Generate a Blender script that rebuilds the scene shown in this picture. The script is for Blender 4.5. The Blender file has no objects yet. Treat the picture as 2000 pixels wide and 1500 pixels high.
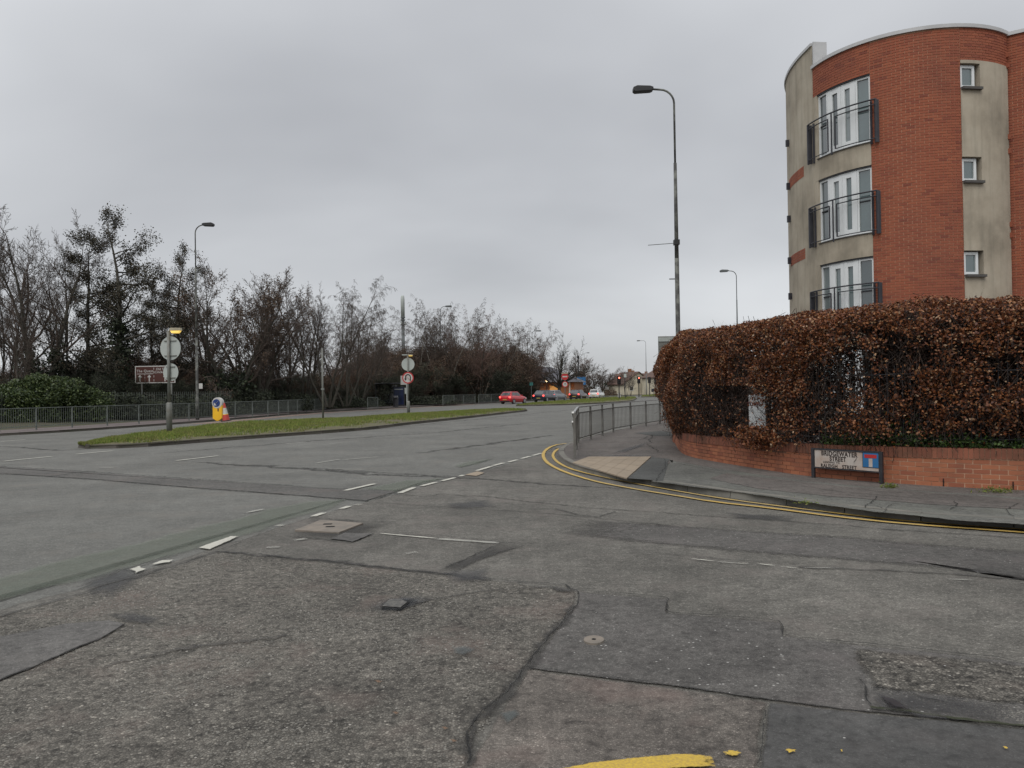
import bpy, bmesh, math, random
import numpy as np
from mathutils import Vector, Matrix
R = math.radians
scene = bpy.context.scene
col = scene.collection
rng = np.random.default_rng(7)
random.seed(7)

# ---------------------------------------------------------------- camera, sky, sun, exposure
EYE, FPX, ROLL, PITCH = 1.6, 1500.0, R(0.9), math.atan(12 / 1500.0)
FW = Vector((0, math.cos(PITCH), math.sin(PITCH)))
U0 = Vector((0, -math.sin(PITCH), math.cos(PITCH)))
R0 = Vector((1, 0, 0))
RT = R0 * math.cos(ROLL) - U0 * math.sin(ROLL)
UP = R0 * math.sin(ROLL) + U0 * math.cos(ROLL)
cam_d = bpy.data.cameras.new('camera')
cam = bpy.data.objects.new('camera', cam_d)
col.objects.link(cam)
cam_d.sensor_width = 36
cam_d.lens = 36 * FPX / 2000
cam_d.clip_end = 9000
cam_d.clip_start = 0.05
cam.matrix_world = Matrix(((RT.x, UP.x, -FW.x, 0), (RT.y, UP.y, -FW.y, 0), (RT.z, UP.z, -FW.z, EYE), (0, 0, 0, 1)))
scene.camera = cam

SUN_EL, SUN_AZ = R(52), R(200)
w = bpy.data.worlds.new('World')
scene.world = w
w.use_nodes = True
nt = w.node_tree
nt.nodes.clear()
N = nt.nodes.new
L = nt.links.new
out = N('ShaderNodeOutputWorld')
bg = N('ShaderNodeBackground')
bg.inputs['Strength'].default_value = 0.1
sky = N('ShaderNodeTexSky')
sky.sky_type = 'NISHITA'
sky.sun_disc = False
sky.sun_elevation = SUN_EL
sky.sun_rotation = SUN_AZ
tc = N('ShaderNodeTexCoord')
sep = N('ShaderNodeSeparateXYZ')
L(tc.outputs['Generated'], sep.inputs[0])
zz = N('ShaderNodeMath'); zz.operation = 'MAXIMUM'; zz.inputs[1].default_value = 0.0
L(sep.outputs['Z'], zz.inputs[0])
za = N('ShaderNodeMath'); za.operation = 'ADD'; za.inputs[1].default_value = 0.40
L(zz.outputs[0], za.inputs[0])
dx = N('ShaderNodeMath'); dx.operation = 'DIVIDE'
dy = N('ShaderNodeMath'); dy.operation = 'DIVIDE'
L(sep.outputs['X'], dx.inputs[0]); L(za.outputs[0], dx.inputs[1])
L(sep.outputs['Y'], dy.inputs[0]); L(za.outputs[0], dy.inputs[1])
cmb = N('ShaderNodeCombineXYZ')
L(dx.outputs[0], cmb.inputs[0]); L(dy.outputs[0], cmb.inputs[1])
mp = N('ShaderNodeMapping')
mp.inputs['Scale'].default_value = (0.42, 0.75, 1)
mp.inputs['Rotation'].default_value = (0, 0, R(-12))
mp.inputs['Location'].default_value = (3.35, 1.2, 0)
L(cmb.outputs[0], mp.inputs[0])
n1 = N('ShaderNodeTexNoise'); n1.inputs['Scale'].default_value = 1.15; n1.inputs['Detail'].default_value = 5
n1.inputs['Roughness'].default_value = 0.45; n1.inputs['Distortion'].default_value = 0.3
L(mp.outputs[0], n1.inputs['Vector'])
cr = N('ShaderNodeValToRGB')
cr.color_ramp.elements[0].position = 0.30
cr.color_ramp.elements[0].color = (4.6, 4.72, 4.98, 1)
cr.color_ramp.elements[1].position = 0.72
cr.color_ramp.elements[1].color = (9.4, 9.6, 9.85, 1)
L(n1.outputs['Fac'], cr.inputs[0])
# overcast brightens smoothly from the horizon to the zenith
gr = N('ShaderNodeMapRange')
gr.inputs['From Min'].default_value = 0.0; gr.inputs['From Max'].default_value = 0.9
gr.inputs['To Min'].default_value = 0.80; gr.inputs['To Max'].default_value = 1.35
L(zz.outputs[0], gr.inputs['Value'])
mul = N('ShaderNodeVectorMath'); mul.operation = 'SCALE'
L(cr.outputs[0], mul.inputs[0]); L(gr.outputs[0], mul.inputs['Scale'])
mx = N('ShaderNodeMixRGB'); mx.inputs['Fac'].default_value = 0.94
L(sky.outputs[0], mx.inputs[1]); L(mul.outputs[0], mx.inputs[2])
L(mx.outputs[0], bg.inputs['Color'])
L(bg.outputs[0], out.inputs[0])

sd = bpy.data.lights.new('sun', 'SUN')
sd.energy = 1.5
sd.angle = R(40)
sd.color = (1.0, 0.97, 0.93)
so = bpy.data.objects.new('sun', sd)
col.objects.link(so)
so.rotation_euler = (R(90) - SUN_EL, 0, R(180) - SUN_AZ)
so.location = (0, 0, 60)
scene.view_settings.view_transform = 'Standard'
scene.view_settings.look = 'None'
scene.view_settings.exposure = 0
scene.view_settings.gamma = 1
scene.view_settings.use_curve_mapping = False
scene.cycles.max_bounces = 6
scene.cycles.transparent_max_bounces = 16

# ---------------------------------------------------------------- helpers
def ray(px, py):
    return FW + RT * ((px - 1000) / FPX) + UP * ((750 - py) / FPX)

def G(px, py, z=0.0):
    "where the line of sight through a point of the photograph meets the level z"
    d = ray(px, py)
    t = (z - EYE) / d.z
    return Vector((d.x * t, d.y * t, z))

def at(px, py, Y):
    d = ray(px, py)
    t = Y / d.y
    return Vector((d.x * t, Y, EYE + d.z * t))

def fastmesh(name, V, F, attrs=None, smooth=False):
    V = np.asarray(V, dtype=np.float32)
    me = bpy.data.meshes.new(name)
    if isinstance(F, np.ndarray):
        n, k = F.shape
        me.vertices.add(len(V)); me.vertices.foreach_set('co', V.ravel())
        me.loops.add(n * k); me.loops.foreach_set('vertex_index', F.astype(np.int32).ravel())
        me.polygons.add(n)
        me.polygons.foreach_set('loop_start', np.arange(n, dtype=np.int32) * k)
        me.polygons.foreach_set('loop_total', np.full(n, k, dtype=np.int32))
        me.update(calc_edges=True)
    else:
        me.from_pydata([tuple(map(float, v)) for v in V], [], F)
        me.update()
    if attrs:
        for k, v in attrs.items():
            a = me.attributes.new(k, 'FLOAT', 'POINT')
            a.data.foreach_set('value', np.asarray(v, dtype=np.float32))
    if smooth:
        me.polygons.foreach_set('use_smooth', [True] * len(me.polygons))
    return me

def link(name, me, mat=None, parent=None, loc=(0, 0, 0), rot=(0, 0, 0), scale=None):
    o = bpy.data.objects.new(name, me)
    if mat is not None and me is not None and len(me.materials) == 0:
        me.materials.append(mat)
    col.objects.link(o)
    o.location = loc
    o.rotation_euler = rot
    if scale: o.scale = scale
    if parent is not None: o.parent = parent
    return o

def thing(name, label, cat, loc=(0, 0, 0), rz=0, group=None, kind=None):
    o = bpy.data.objects.new(name, None)
    col.objects.link(o)
    o.location = loc
    o.rotation_euler = (0, 0, rz)
    o.empty_display_size = 0.2
    tag(o, label, cat, group, kind)
    return o

def tag(o, label=None, cat=None, group=None, kind=None):
    if label: o['label'] = label
    if cat: o['category'] = cat
    if group: o['group'] = group
    if kind: o['kind'] = kind
    return o

class MB:
    "collects shapes into one mesh"
    def __init__(s): s.V = []; s.F = []
    def add(s, V, F):
        b = len(s.V)
        s.V += [Vector(v) for v in V]
        s.F += [tuple(i + b for i in f) for f in F]
        return s
    def box(s, c, size, rz=0, M=None):
        hx, hy, hz = [q / 2 for q in size]
        V = [Vector((x, y, z)) for x in (-hx, hx) for y in (-hy, hy) for z in (-hz, hz)]
        m = M if M is not None else Matrix.Rotation(rz, 3, 'Z')
        V = [m @ v + Vector(c) for v in V]
        return s.add(V, [(0, 1, 3, 2), (4, 6, 7, 5), (0, 4, 5, 1), (2, 3, 7, 6), (0, 2, 6, 4), (1, 5, 7, 3)])
    def bar(s, a, b, w, h=None):
        a, b = Vector(a), Vector(b)
        h = h or w
        d = (b - a); ln = d.length; d.normalize()
        up = Vector((0, 0, 1)) if abs(d.z) < 0.95 else Vector((0, 1, 0))
        x = d.cross(up).normalized(); y = x.cross(d)
        V = [p + x * i * w / 2 + y * j * h / 2 for p in (a, b) for i, j in ((-1, -1), (1, -1), (1, 1), (-1, 1))]
        return s.add(V, [(0, 3, 2, 1), (4, 5, 6, 7), (0, 1, 5, 4), (1, 2, 6, 5), (2, 3, 7, 6), (3, 0, 4, 7)])
    def tube(s, pts, rad, n=8, caps=True):
        pts = [Vector(p) for p in pts]
        if not hasattr(rad, '__len__'): rad = [rad] * len(pts)
        V = []
        d0 = (pts[1] - pts[0]).normalized()
        ref = Vector((1, 0, 0)) if abs(d0.x) < 0.9 else Vector((0, 1, 0))
        for i, p in enumerate(pts):
            d = (pts[min(i + 1, len(pts) - 1)] - pts[max(i - 1, 0)]).normalized()
            x = (ref - d * ref.dot(d)).normalized(); y = d.cross(x); ref = x
            V += [p + (x * math.cos(2 * math.pi * k / n) + y * math.sin(2 * math.pi * k / n)) * rad[i] for k in range(n)]
        F = [(i * n + k, i * n + (k + 1) % n, (i + 1) * n + (k + 1) % n, (i + 1) * n + k) for i in range(len(pts) - 1) for k in range(n)]
        if caps:
            F += [tuple(range(n))[::-1], tuple((len(pts) - 1) * n + k for k in range(n))]
        return s.add(V, F)
    def prism(s, outline, axis_o, ax, ay, depth):
        "outline of 2D points in the plane (ax, ay) at axis_o, extruded by depth along ax x ay"
        ax, ay, o = Vector(ax), Vector(ay), Vector(axis_o)
        nz = ax.cross(ay).normalized() * depth
        n = len(outline)
        V = [o + ax * a + ay * b for a, b in outline] + [o + ax * a + ay * b + nz for a, b in outline]
        return s.add(V, [tuple(range(n))[::-1], tuple(range(n, 2 * n))] + [(i, (i + 1) % n, (i + 1) % n + n, i + n) for i in range(n)])
    def build(s, name, mat, parent=None, world=False, smooth=False, bevel=0):
        off = Vector(parent.location) if (world and parent is not None) else Vector((0, 0, 0))
        V = [v - off for v in s.V]
        me = fastmesh(name, np.array([tuple(v) for v in V]), s.F, smooth=smooth)
        o = link(name, me, mat, parent)
        if bevel:
            m = o.modifiers.new('bevel', 'BEVEL'); m.width = bevel; m.segments = 2; m.limit_method = 'ANGLE'
        return o

def circ(r, n=24, a0=0, a1=2 * math.pi, c=(0, 0)):
    full = abs(a1 - a0 - 2 * math.pi) < 1e-6
    m = n if full else n + 1
    return [(c[0] + r * math.cos(a0 + (a1 - a0) * k / n), c[1] + r * math.sin(a0 + (a1 - a0) * k / n)) for k in range(m)]

def catmull(P, step):
    P = [Vector(p) for p in P]
    Q = [P[0] * 2 - P[1]] + P + [P[-1] * 2 - P[-2]]
    out_ = []
    for i in range(1, len(Q) - 2):
        a, b, c, d = Q[i - 1:i + 3]
        n = max(1, int((c - b).length / step))
        for k in range(n):
            t = k / n
            out_.append(0.5 * ((2 * b) + (c - a) * t + (2 * a - 5 * b + 4 * c - d) * t * t + (3 * b - a - 3 * c + d) * t ** 3))
    out_.append(P[-1])
    return out_

def resample(P, step, z=None):
    P = [Vector(p) for p in P]
    d = [0.0]
    for a, b in zip(P, P[1:]): d.append(d[-1] + (b - a).length)
    n = max(1, int(round(d[-1] / step)))
    res = []; j = 0
    for k in range(n + 1):
        s_ = d[-1] * k / n
        while j < len(P) - 2 and d[j + 1] < s_: j += 1
        t = (s_ - d[j]) / max(1e-9, d[j + 1] - d[j])
        res.append(P[j].lerp(P[j + 1], t))
    return res

def normals2(P):
    "unit normals to the left of the direction of travel"
    res = []
    for i in range(len(P)):
        t = (P[min(i + 1, len(P) - 1)] - P[max(i - 1, 0)]); t.z = 0
        t.normalize()
        res.append(Vector((-t.y, t.x, 0)))
    return res

def value_noise(x, y, seed=0):
    g = np.random.default_rng(seed).random((64, 64))
    xi = np.floor(x).astype(int); yi = np.floor(y).astype(int)
    fx = x - xi; fy = y - yi
    fx = fx * fx * (3 - 2 * fx); fy = fy * fy * (3 - 2 * fy)
    a = g[xi % 64, yi % 64]; b = g[(xi + 1) % 64, yi % 64]; c = g[xi % 64, (yi + 1) % 64]; d = g[(xi + 1) % 64, (yi + 1) % 64]
    return (a * (1 - fx) + b * fx) * (1 - fy) + (c * (1 - fx) + d * fx) * fy

# ---------------------------------------------------------------- materials
def newmat(name):
    m = bpy.data.materials.new(name)
    m.use_nodes = True
    nt_ = m.node_tree
    return m, nt_, nt_.nodes['Principled BSDF'], nt_.nodes['Material Output']

def node(nt_, t, **kw):
    n = nt_.nodes.new(t)
    for k, v in kw.items():
        if k in n.inputs: n.inputs[k].default_value = v
        else: setattr(n, k, v)
    return n

def noise(nt_, scale, detail=4, rough=0.55, vec=None):
    n = node(nt_, 'ShaderNodeTexNoise')
    n.inputs['Scale'].default_value = scale
    n.inputs['Detail'].default_value = detail
    n.inputs['Roughness'].default_value = rough
    if vec is None:
        t = node(nt_, 'ShaderNodeTexCoord'); vec = t.outputs['Object']
    nt_.links.new(vec, n.inputs['Vector'])
    return n.outputs['Fac']

def ramp(nt_, fac, stops):
    r = node(nt_, 'ShaderNodeValToRGB')
    e = r.color_ramp.elements
    while len(e) < len(stops): e.new(0.5)
    for el, (p, c) in zip(e, stops):
        el.position = p
        el.color = (*c, 1) if hasattr(c, '__len__') else (c, c, c, 1)
    nt_.links.new(fac, r.inputs[0])
    return r.outputs['Color']

def mixc(nt_, a, b, fac, mode='MIX'):
    m = node(nt_, 'ShaderNodeMixRGB', blend_type=mode)
    for i, v in ((0, fac), (1, a), (2, b)):
        if isinstance(v, (int, float)) and i == 0: m.inputs[0].default_value = v
        elif hasattr(v, '__len__'): m.inputs[i].default_value = (*v, 1)
        else: nt_.links.new(v, m.inputs[i])
    return m.outputs[0]

def bump(nt_, bs, h, strength, dist=0.01):
    b = node(nt_, 'ShaderNodeBump')
    b.inputs['Strength'].default_value = strength
    b.inputs['Distance'].default_value = dist
    nt_.links.new(h, b.inputs['Height'])
    nt_.links.new(b.outputs[0], bs.inputs['Normal'])

def M(name, c, rough=0.7, c2=None, scale=4, bmp=0, metal=0, emit=None, es=1, detail=5, lo=0.35, hi=0.65, spec=None, bdist=0.01):
    m, t, bs, o = newmat(name)
    bs.inputs['Roughness'].default_value = rough
    bs.inputs['Metallic'].default_value = metal
    if spec is not None: bs.inputs['Specular IOR Level'].default_value = spec
    if c2 is None: c2 = tuple(v * 0.75 for v in c)
    f = noise(t, scale, detail)
    t.links.new(ramp(t, f, [(lo, c), (hi, c2)]), bs.inputs['Base Color'])
    if bmp: bump(t, bs, noise(t, scale * 6, 5), bmp, bdist)
    if emit:
        bs.inputs['Emission Color'].default_value = (*emit, 1)
        bs.inputs['Emission Strength'].default_value = es
    return m

def random_mat(name, stops, rough=0.7, island=True, transl=0, dirt=None):
    "colour drawn per loose piece (island) or per object"
    m, t, bs, o = newmat(name)
    if island:
        g = node(t, 'ShaderNodeNewGeometry'); f = g.outputs['Random Per Island']
    else:
        g = node(t, 'ShaderNodeObjectInfo'); f = g.outputs['Random']
    c = ramp(t, f, stops)
    if dirt:
        gp = node(t, 'ShaderNodeNewGeometry')
        n = noise(t, dirt[0], 5, 0.6, gp.outputs['Position'])
        c = mixc(t, c, dirt[1], ramp(t, n, [(0.45, 0.0), (0.75, dirt[2])]))
    t.links.new(c, bs.inputs['Base Color'])
    bs.inputs['Roughness'].default_value = rough
    if transl:
        tr = node(t, 'ShaderNodeBsdfTranslucent'); t.links.new(c, tr.inputs[0])
        mxs = node(t, 'ShaderNodeMixShader'); mxs.inputs[0].default_value = transl
        t.links.new(bs.outputs[0], mxs.inputs[1]); t.links.new(tr.outputs[0], mxs.inputs[2]); t.links.new(mxs.outputs[0], o.inputs[0])
    return m

def asphalt(name, base, pits=0.25, chip=0.5, cell=85.0, tint=(0.17, 0.12, 0.10), blot=0.35, dark=0.45, bmp=0.5, edge=False, fleck=0.0, soft=0.5, wetpatch=0.0):
    "bound stone surface: chips in a darker matrix, blotches, stains"
    m, t, bs, o = newmat(name)
    tcn = node(t, 'ShaderNodeTexCoord'); vec = tcn.outputs['Object']
    v = node(t, 'ShaderNodeTexVoronoi'); v.inputs['Scale'].default_value = cell
    t.links.new(vec, v.inputs['Vector'])
    v2 = node(t, 'ShaderNodeTexVoronoi', feature='DISTANCE_TO_EDGE'); v2.inputs['Scale'].default_value = cell
    t.links.new(vec, v2.inputs['Vector'])
    sepc = node(t, 'ShaderNodeSeparateColor'); t.links.new(v.outputs['Color'], sepc.inputs[0])
    chipc = ramp(t, sepc.outputs[0], [(0.0, tuple(c * (1 - chip) for c in base)), (0.55, base), (0.93, tuple(c * (1 + chip) for c in base)), (1.0, tuple(min(0.6, c * (1 + chip * 3)) for c in base))])
    mat_f = ramp(t, v2.outputs['Distance'], [(0.02, 1.0), (0.22, 0.0)])
    c = mixc(t, chipc, tuple(q * dark for q in base), mat_f)
    c = mixc(t, chipc, c, 0.75)
    big = noise(t, 0.55, 6, 0.6, vec)
    c = mixc(t, c, ramp(t, big, [(0.3, 1 - blot), (0.7, 1 + blot * 0.5)]), 1.0, 'MULTIPLY')
    mid = noise(t, 4.5, 6, 0.65, vec)
    c = mixc(t, c, ramp(t, mid, [(0.3, 1 - blot * 0.8), (0.72, 1.0 + blot * 0.35)]), 1.0, 'MULTIPLY')
    small = noise(t, 17, 4, 0.7, vec)
    c = mixc(t, c, ramp(t, small, [(0.32, 1 - pits * 1.6), (0.52, 1.0), (0.75, 1 + pits * 0.5)]), 1.0, 'MULTIPLY')
    tn = noise(t, 1.4, 4, 0.6, vec)
    c = mixc(t, c, tint, ramp(t, tn, [(0.52, 0.0), (0.8, 0.55)]))
    if fleck:
        fl = node(t, 'ShaderNodeTexVoronoi'); fl.inputs['Scale'].default_value = 34
        t.links.new(vec, fl.inputs['Vector'])
        fs = node(t, 'ShaderNodeSeparateColor'); t.links.new(fl.outputs['Color'], fs.inputs[0])
        on = node(t, 'ShaderNodeMath', operation='GREATER_THAN'); on.inputs[1].default_value = 1 - fleck
        t.links.new(fs.outputs[1], on.inputs[0])
        nr = node(t, 'ShaderNodeMath', operation='LESS_THAN'); nr.inputs[1].default_value = 0.24
        t.links.new(fl.outputs['Distance'], nr.inputs[0])
        both = node(t, 'ShaderNodeMath', operation='MULTIPLY'); t.links.new(on.outputs[0], both.inputs[0]); t.links.new(nr.outputs[0], both.inputs[1])
        c = mixc(t, c, (0.34, 0.33, 0.31), both.outputs[0])
    t.links.new(c, bs.inputs['Base Color'])
    bs.inputs['Roughness'].default_value = 0.88
    bs.inputs['Specular IOR Level'].default_value = 0.35
    hgt = node(t, 'ShaderNodeMath', operation='ADD')
    sc = node(t, 'ShaderNodeMath', operation='MINIMUM'); sc.inputs[1].default_value = 0.25
    t.links.new(v2.outputs['Distance'], sc.inputs[0])
    t.links.new(sc.outputs[0], hgt.inputs[0])
    s2 = node(t, 'ShaderNodeMath', operation='MULTIPLY'); s2.inputs[1].default_value = 0.5
    t.links.new(sepc.outputs[1], s2.inputs[0]); t.links.new(s2.outputs[0], hgt.inputs[1])
    bump(t, bs, hgt.outputs[0], bmp, 0.012)
    if edge: edge_alpha(t, bs, o, vec, soft)
    return m

def edge_alpha(t, bs, o, vec, soft=0.5, wear=0.35, scale=14.0, thr=0.42):
    at_ = node(t, 'ShaderNodeAttribute'); at_.attribute_name = 'edge'
    n = noise(t, scale, 6, 0.7, vec)
    a = node(t, 'ShaderNodeMath', operation='MULTIPLY_ADD'); a.inputs[1].default_value = 1.0
    t.links.new(at_.outputs['Fac'], a.inputs[0])
    b = node(t, 'ShaderNodeMath', operation='SUBTRACT'); b.inputs[1].default_value = 0.5
    t.links.new(n, b.inputs[0])
    t.links.new(b.outputs[0], a.inputs[2])
    r = node(t, 'ShaderNodeMapRange')
    r.inputs['From Min'].default_value = thr - soft * 0.5; r.inputs['From Max'].default_value = thr + soft * 0.5
    t.links.new(a.outputs[0], r.inputs['Value'])
    al = node(t, 'ShaderNodeMath', operation='MULTIPLY'); al.inputs[1].default_value = 1 - wear if wear < 0 else 1.0
    t.links.new(r.outputs[0], al.inputs[0])
    tr = node(t, 'ShaderNodeBsdfTransparent')
    ms = node(t, 'ShaderNodeMixShader')
    t.links.new(al.outputs[0], ms.inputs[0]); t.links.new(tr.outputs[0], ms.inputs[1]); t.links.new(bs.outputs[0], ms.inputs[2])
    t.links.new(ms.outputs[0], o.inputs[0])
    return al

def soft_mat(name, c, rough=0.9, soft=0.6, scale=9.0, thr=0.45, opacity=1.0, c2=None, spec=None):
    "thin film on the road (paint, seal, stain) with ragged worn borders"
    m, t, bs, o = newmat(name)
    tcn = node(t, 'ShaderNodeTexCoord'); vec = tcn.outputs['Object']
    f = noise(t, scale * 2, 5, 0.6, vec)
    t.links.new(ramp(t, f, [(0.35, c), (0.65, c2 or tuple(v * 0.7 for v in c))]), bs.inputs['Base Color'])
    bs.inputs['Roughness'].default_value = rough
    if spec is not None: bs.inputs['Specular IOR Level'].default_value = spec
    al = edge_alpha(t, bs, o, vec, soft, scale=scale, thr=thr)
    al.inputs[1].default_value = opacity
    return m

ROAD_C = (0.150, 0.148, 0.140)
m_main = asphalt('asphalt_main', (0.178, 0.176, 0.160), pits=0.12, chip=0.28, cell=80, tint=(0.17, 0.155, 0.135), blot=0.26, dark=0.65, bmp=0.22)
m_coarse = asphalt('asphalt_coarse', (0.188, 0.173, 0.148), pits=0.42, chip=0.42, cell=66, tint=(0.19, 0.14, 0.12), blot=0.46, dark=0.42, bmp=0.7, edge=True, soft=0.5)
m_fleck = asphalt('asphalt_flecked', (0.138, 0.130, 0.120), chip=0.28, cell=95, tint=(0.14, 0.12, 0.115), blot=0.36, dark=0.6, bmp=0.35, edge=True, fleck=0.06)
m_fine = asphalt('asphalt_fine', (0.190, 0.168, 0.146), pits=0.3, chip=0.32, cell=110, tint=(0.21, 0.145, 0.125), blot=0.42, dark=0.55, bmp=0.4, edge=True)
m_rubble = asphalt('asphalt_open', (0.165, 0.152, 0.130), pits=0.55, chip=0.50, cell=56, tint=(0.15, 0.12, 0.10), blot=0.45, dark=0.28, bmp=0.9, edge=True, fleck=0.03)
m_smooth = asphalt('asphalt_smooth', (0.098, 0.096, 0.092), chip=0.16, cell=120, tint=(0.10, 0.09, 0.085), blot=0.35, dark=0.75, bmp=0.2, edge=True, fleck=0.008)
m_patch = asphalt('asphalt_repair', (0.150, 0.143, 0.134), chip=0.24, cell=110, tint=(0.14, 0.13, 0.12), blot=0.3, dark=0.65, bmp=0.25, edge=True)
m_trench = asphalt('asphalt_trench', (0.135, 0.129, 0.119), chip=0.2, cell=90, tint=(0.145, 0.12, 0.105), blot=0.28, dark=0.65, bmp=0.25, edge=True)
m_sidero = asphalt('asphalt_side_road', (0.176, 0.166, 0.146), pits=0.2, chip=0.32, cell=85, tint=(0.175, 0.15, 0.135), blot=0.38, dark=0.55, bmp=0.35, edge=True)
m_pave = asphalt('asphalt_footway', (0.170, 0.152, 0.138), chip=0.22, cell=120, tint=(0.18, 0.145, 0.13), blot=0.32, dark=0.65, bmp=0.2)
m_pave2 = asphalt('asphalt_footway_grey', (0.168, 0.167, 0.150), chip=0.22, cell=120, tint=(0.15, 0.155, 0.125), blot=0.32, dark=0.65, bmp=0.2, edge=True)
m_pave3 = asphalt('asphalt_footway_dark', (0.100, 0.101, 0.096), chip=0.2, cell=120, tint=(0.105, 0.11, 0.10), blot=0.3, dark=0.65, bmp=0.2, edge=True)
m_green = soft_mat('green_surfacing', (0.165, 0.195, 0.150), 0.9, soft=0.9, scale=3.0, thr=0.78, opacity=0.5, c2=(0.16, 0.175, 0.135))
m_red_lane = soft_mat('red_surfacing', (0.25, 0.165, 0.14), 0.9, soft=0.8, scale=1.5, thr=0.45, opacity=0.9, c2=(0.24, 0.19, 0.15))
m_white = soft_mat('white_road_paint', (0.58, 0.57, 0.50), 0.75, soft=0.45, scale=36, thr=0.68, opacity=0.90, c2=(0.46, 0.44, 0.38))
m_white_thin = soft_mat('worn_white_paint', (0.48, 0.47, 0.42), 0.8, soft=0.5, scale=12, thr=0.60, opacity=0.6)
m_yellow = soft_mat('yellow_road_paint', (0.50, 0.33, 0.07), 0.75, soft=0.3, scale=10, thr=0.48, c2=(0.42, 0.29, 0.09))
m_yellow_worn = soft_mat('worn_yellow_paint', (0.46, 0.32, 0.09), 0.8, soft=0.35, scale=7, thr=0.66, c2=(0.36, 0.26, 0.10))
m_yellow_near = soft_mat('chipped_yellow_paint', (0.58, 0.40, 0.045), 0.75, soft=0.22, scale=38, thr=0.62, c2=(0.40, 0.27, 0.06))
m_crack = soft_mat('crack', (0.016, 0.016, 0.015), 0.95, soft=0.6, scale=22, thr=0.55, opacity=0.9)
m_seam = soft_mat('sealed_seam', (0.055, 0.052, 0.048), 0.9, soft=1.0, scale=9, thr=0.55, opacity=0.68)
m_stain = soft_mat('damp_stain', (0.05, 0.05, 0.052), 0.55, soft=0.9, scale=6, thr=0.6, opacity=0.5)
m_wet = soft_mat('wet_hollow', (0.028, 0.03, 0.034), 0.3, soft=0.6, scale=7, thr=0.55, opacity=0.9, spec=0.7)
m_moss = soft_mat('mossy_joint', (0.035, 0.04, 0.018), 0.95, soft=0.5, scale=12, thr=0.5)
m_tar = soft_mat('tar_spot', (0.10, 0.115, 0.112), 0.6, soft=0.8, scale=8, thr=0.5, opacity=0.6)
m_rust = soft_mat('rust_speck', (0.24, 0.14, 0.08), 0.8, soft=0.9, scale=60, thr=0.6, opacity=0.7)
m_kerb = random_mat('kerb_stone', [(0, (0.13, 0.125, 0.11)), (1, (0.19, 0.18, 0.155))], 0.85, island=False, dirt=(3.0, (0.07, 0.065, 0.055), 0.7))
m_kerb_dark = random_mat('dark_kerb', [(0, (0.060, 0.052, 0.044)), (1, (0.10, 0.088, 0.075))], 0.9, island=False, dirt=(2.0, (0.05, 0.06, 0.03), 0.6))
m_tactile = random_mat('buff_tactile_paving', [(0, (0.27, 0.215, 0.155)), (1, (0.30, 0.24, 0.175))], 0.9, island=False, dirt=(5.0, (0.2, 0.17, 0.13), 0.6))
m_cover = M('buff_cover', (0.225, 0.19, 0.155), 0.85, (0.165, 0.145, 0.122), 7, 0.3)
m_iron = M('cast_iron', (0.145, 0.138, 0.125), 0.8, (0.07, 0.068, 0.065), 30, 0.5, metal=0.1)
m_black = M('black_void', (0.006, 0.006, 0.006), 0.95)
m_grassbase = M('turf_soil', (0.105, 0.105, 0.045), 0.95, (0.095, 0.075, 0.045), 1.4, 0.5)
m_grass = random_mat('grass_blade', [(0, (0.085, 0.125, 0.022)), (0.6, (0.17, 0.235, 0.038)), (0.85, (0.24, 0.27, 0.055)), (1, (0.30, 0.25, 0.10))], 0.8, transl=0.25, dirt=(0.9, (0.16, 0.13, 0.055), 0.85))
m_soil = M('leaf_litter', (0.065, 0.05, 0.035), 0.95, (0.05, 0.06, 0.025), 2, 0.5)
m_brick = random_mat('wall_brick', [(0, (0.29, 0.098, 0.050)), (0.5, (0.37, 0.135, 0.066)), (1, (0.25, 0.080, 0.044))], 0.85, island=False, dirt=(2.2, (0.12, 0.055, 0.035), 0.55))
m_brick_i = random_mat('wall_brick_mass', [(0, (0.29, 0.098, 0.050)), (0.5, (0.37, 0.135, 0.066)), (1, (0.25, 0.080, 0.044))], 0.85, island=True, dirt=(2.2, (0.12, 0.055, 0.035), 0.55))
m_tbrick = random_mat('tower_brick', [(0, (0.255, 0.070, 0.036)), (0.5, (0.315, 0.094, 0.046)), (0.9, (0.27, 0.074, 0.038)), (1, (0.19, 0.050, 0.030))], 0.85, island=False, dirt=(0.7, (0.15, 0.05, 0.035), 0.5))
m_tbrick_i = random_mat('tower_brick_mass', [(0, (0.255, 0.070, 0.036)), (0.5, (0.315, 0.094, 0.046)), (0.9, (0.27, 0.074, 0.038)), (1, (0.19, 0.050, 0.030))], 0.85, island=True, dirt=(0.7, (0.15, 0.05, 0.035), 0.5))
m_cope_i = random_mat('coping_brick', [(0, (0.20, 0.070, 0.042)), (1, (0.28, 0.10, 0.058))], 0.9, island=False, dirt=(2.5, (0.05, 0.04, 0.025), 0.85))
m_mortar = M('mortar', (0.12, 0.06, 0.04), 0.95, (0.26, 0.13, 0.08), 0.9, 0, lo=0.42, hi=0.62)
m_tmortar = M('tower_mortar', (0.60, 0.38, 0.25), 0.95, (0.40, 0.21, 0.13), 0.5, lo=0.42, hi=0.62)
m_white_frame = M('white_upvc', (0.72, 0.74, 0.74), 0.4, (0.66, 0.68, 0.68), 2)
m_greymetal = M('galvanised_steel', (0.30, 0.31, 0.31), 0.5, (0.20, 0.205, 0.205), 5, 0.15, metal=0.35)
m_rail = M('dull_galvanised_rail', (0.16, 0.155, 0.14), 0.55, (0.095, 0.09, 0.08), 3, 0.15, metal=0.2)
m_railtop = M('bright_galvanised_rail', (0.38, 0.38, 0.37), 0.4, (0.26, 0.26, 0.25), 3, 0.1, metal=0.4)
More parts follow.
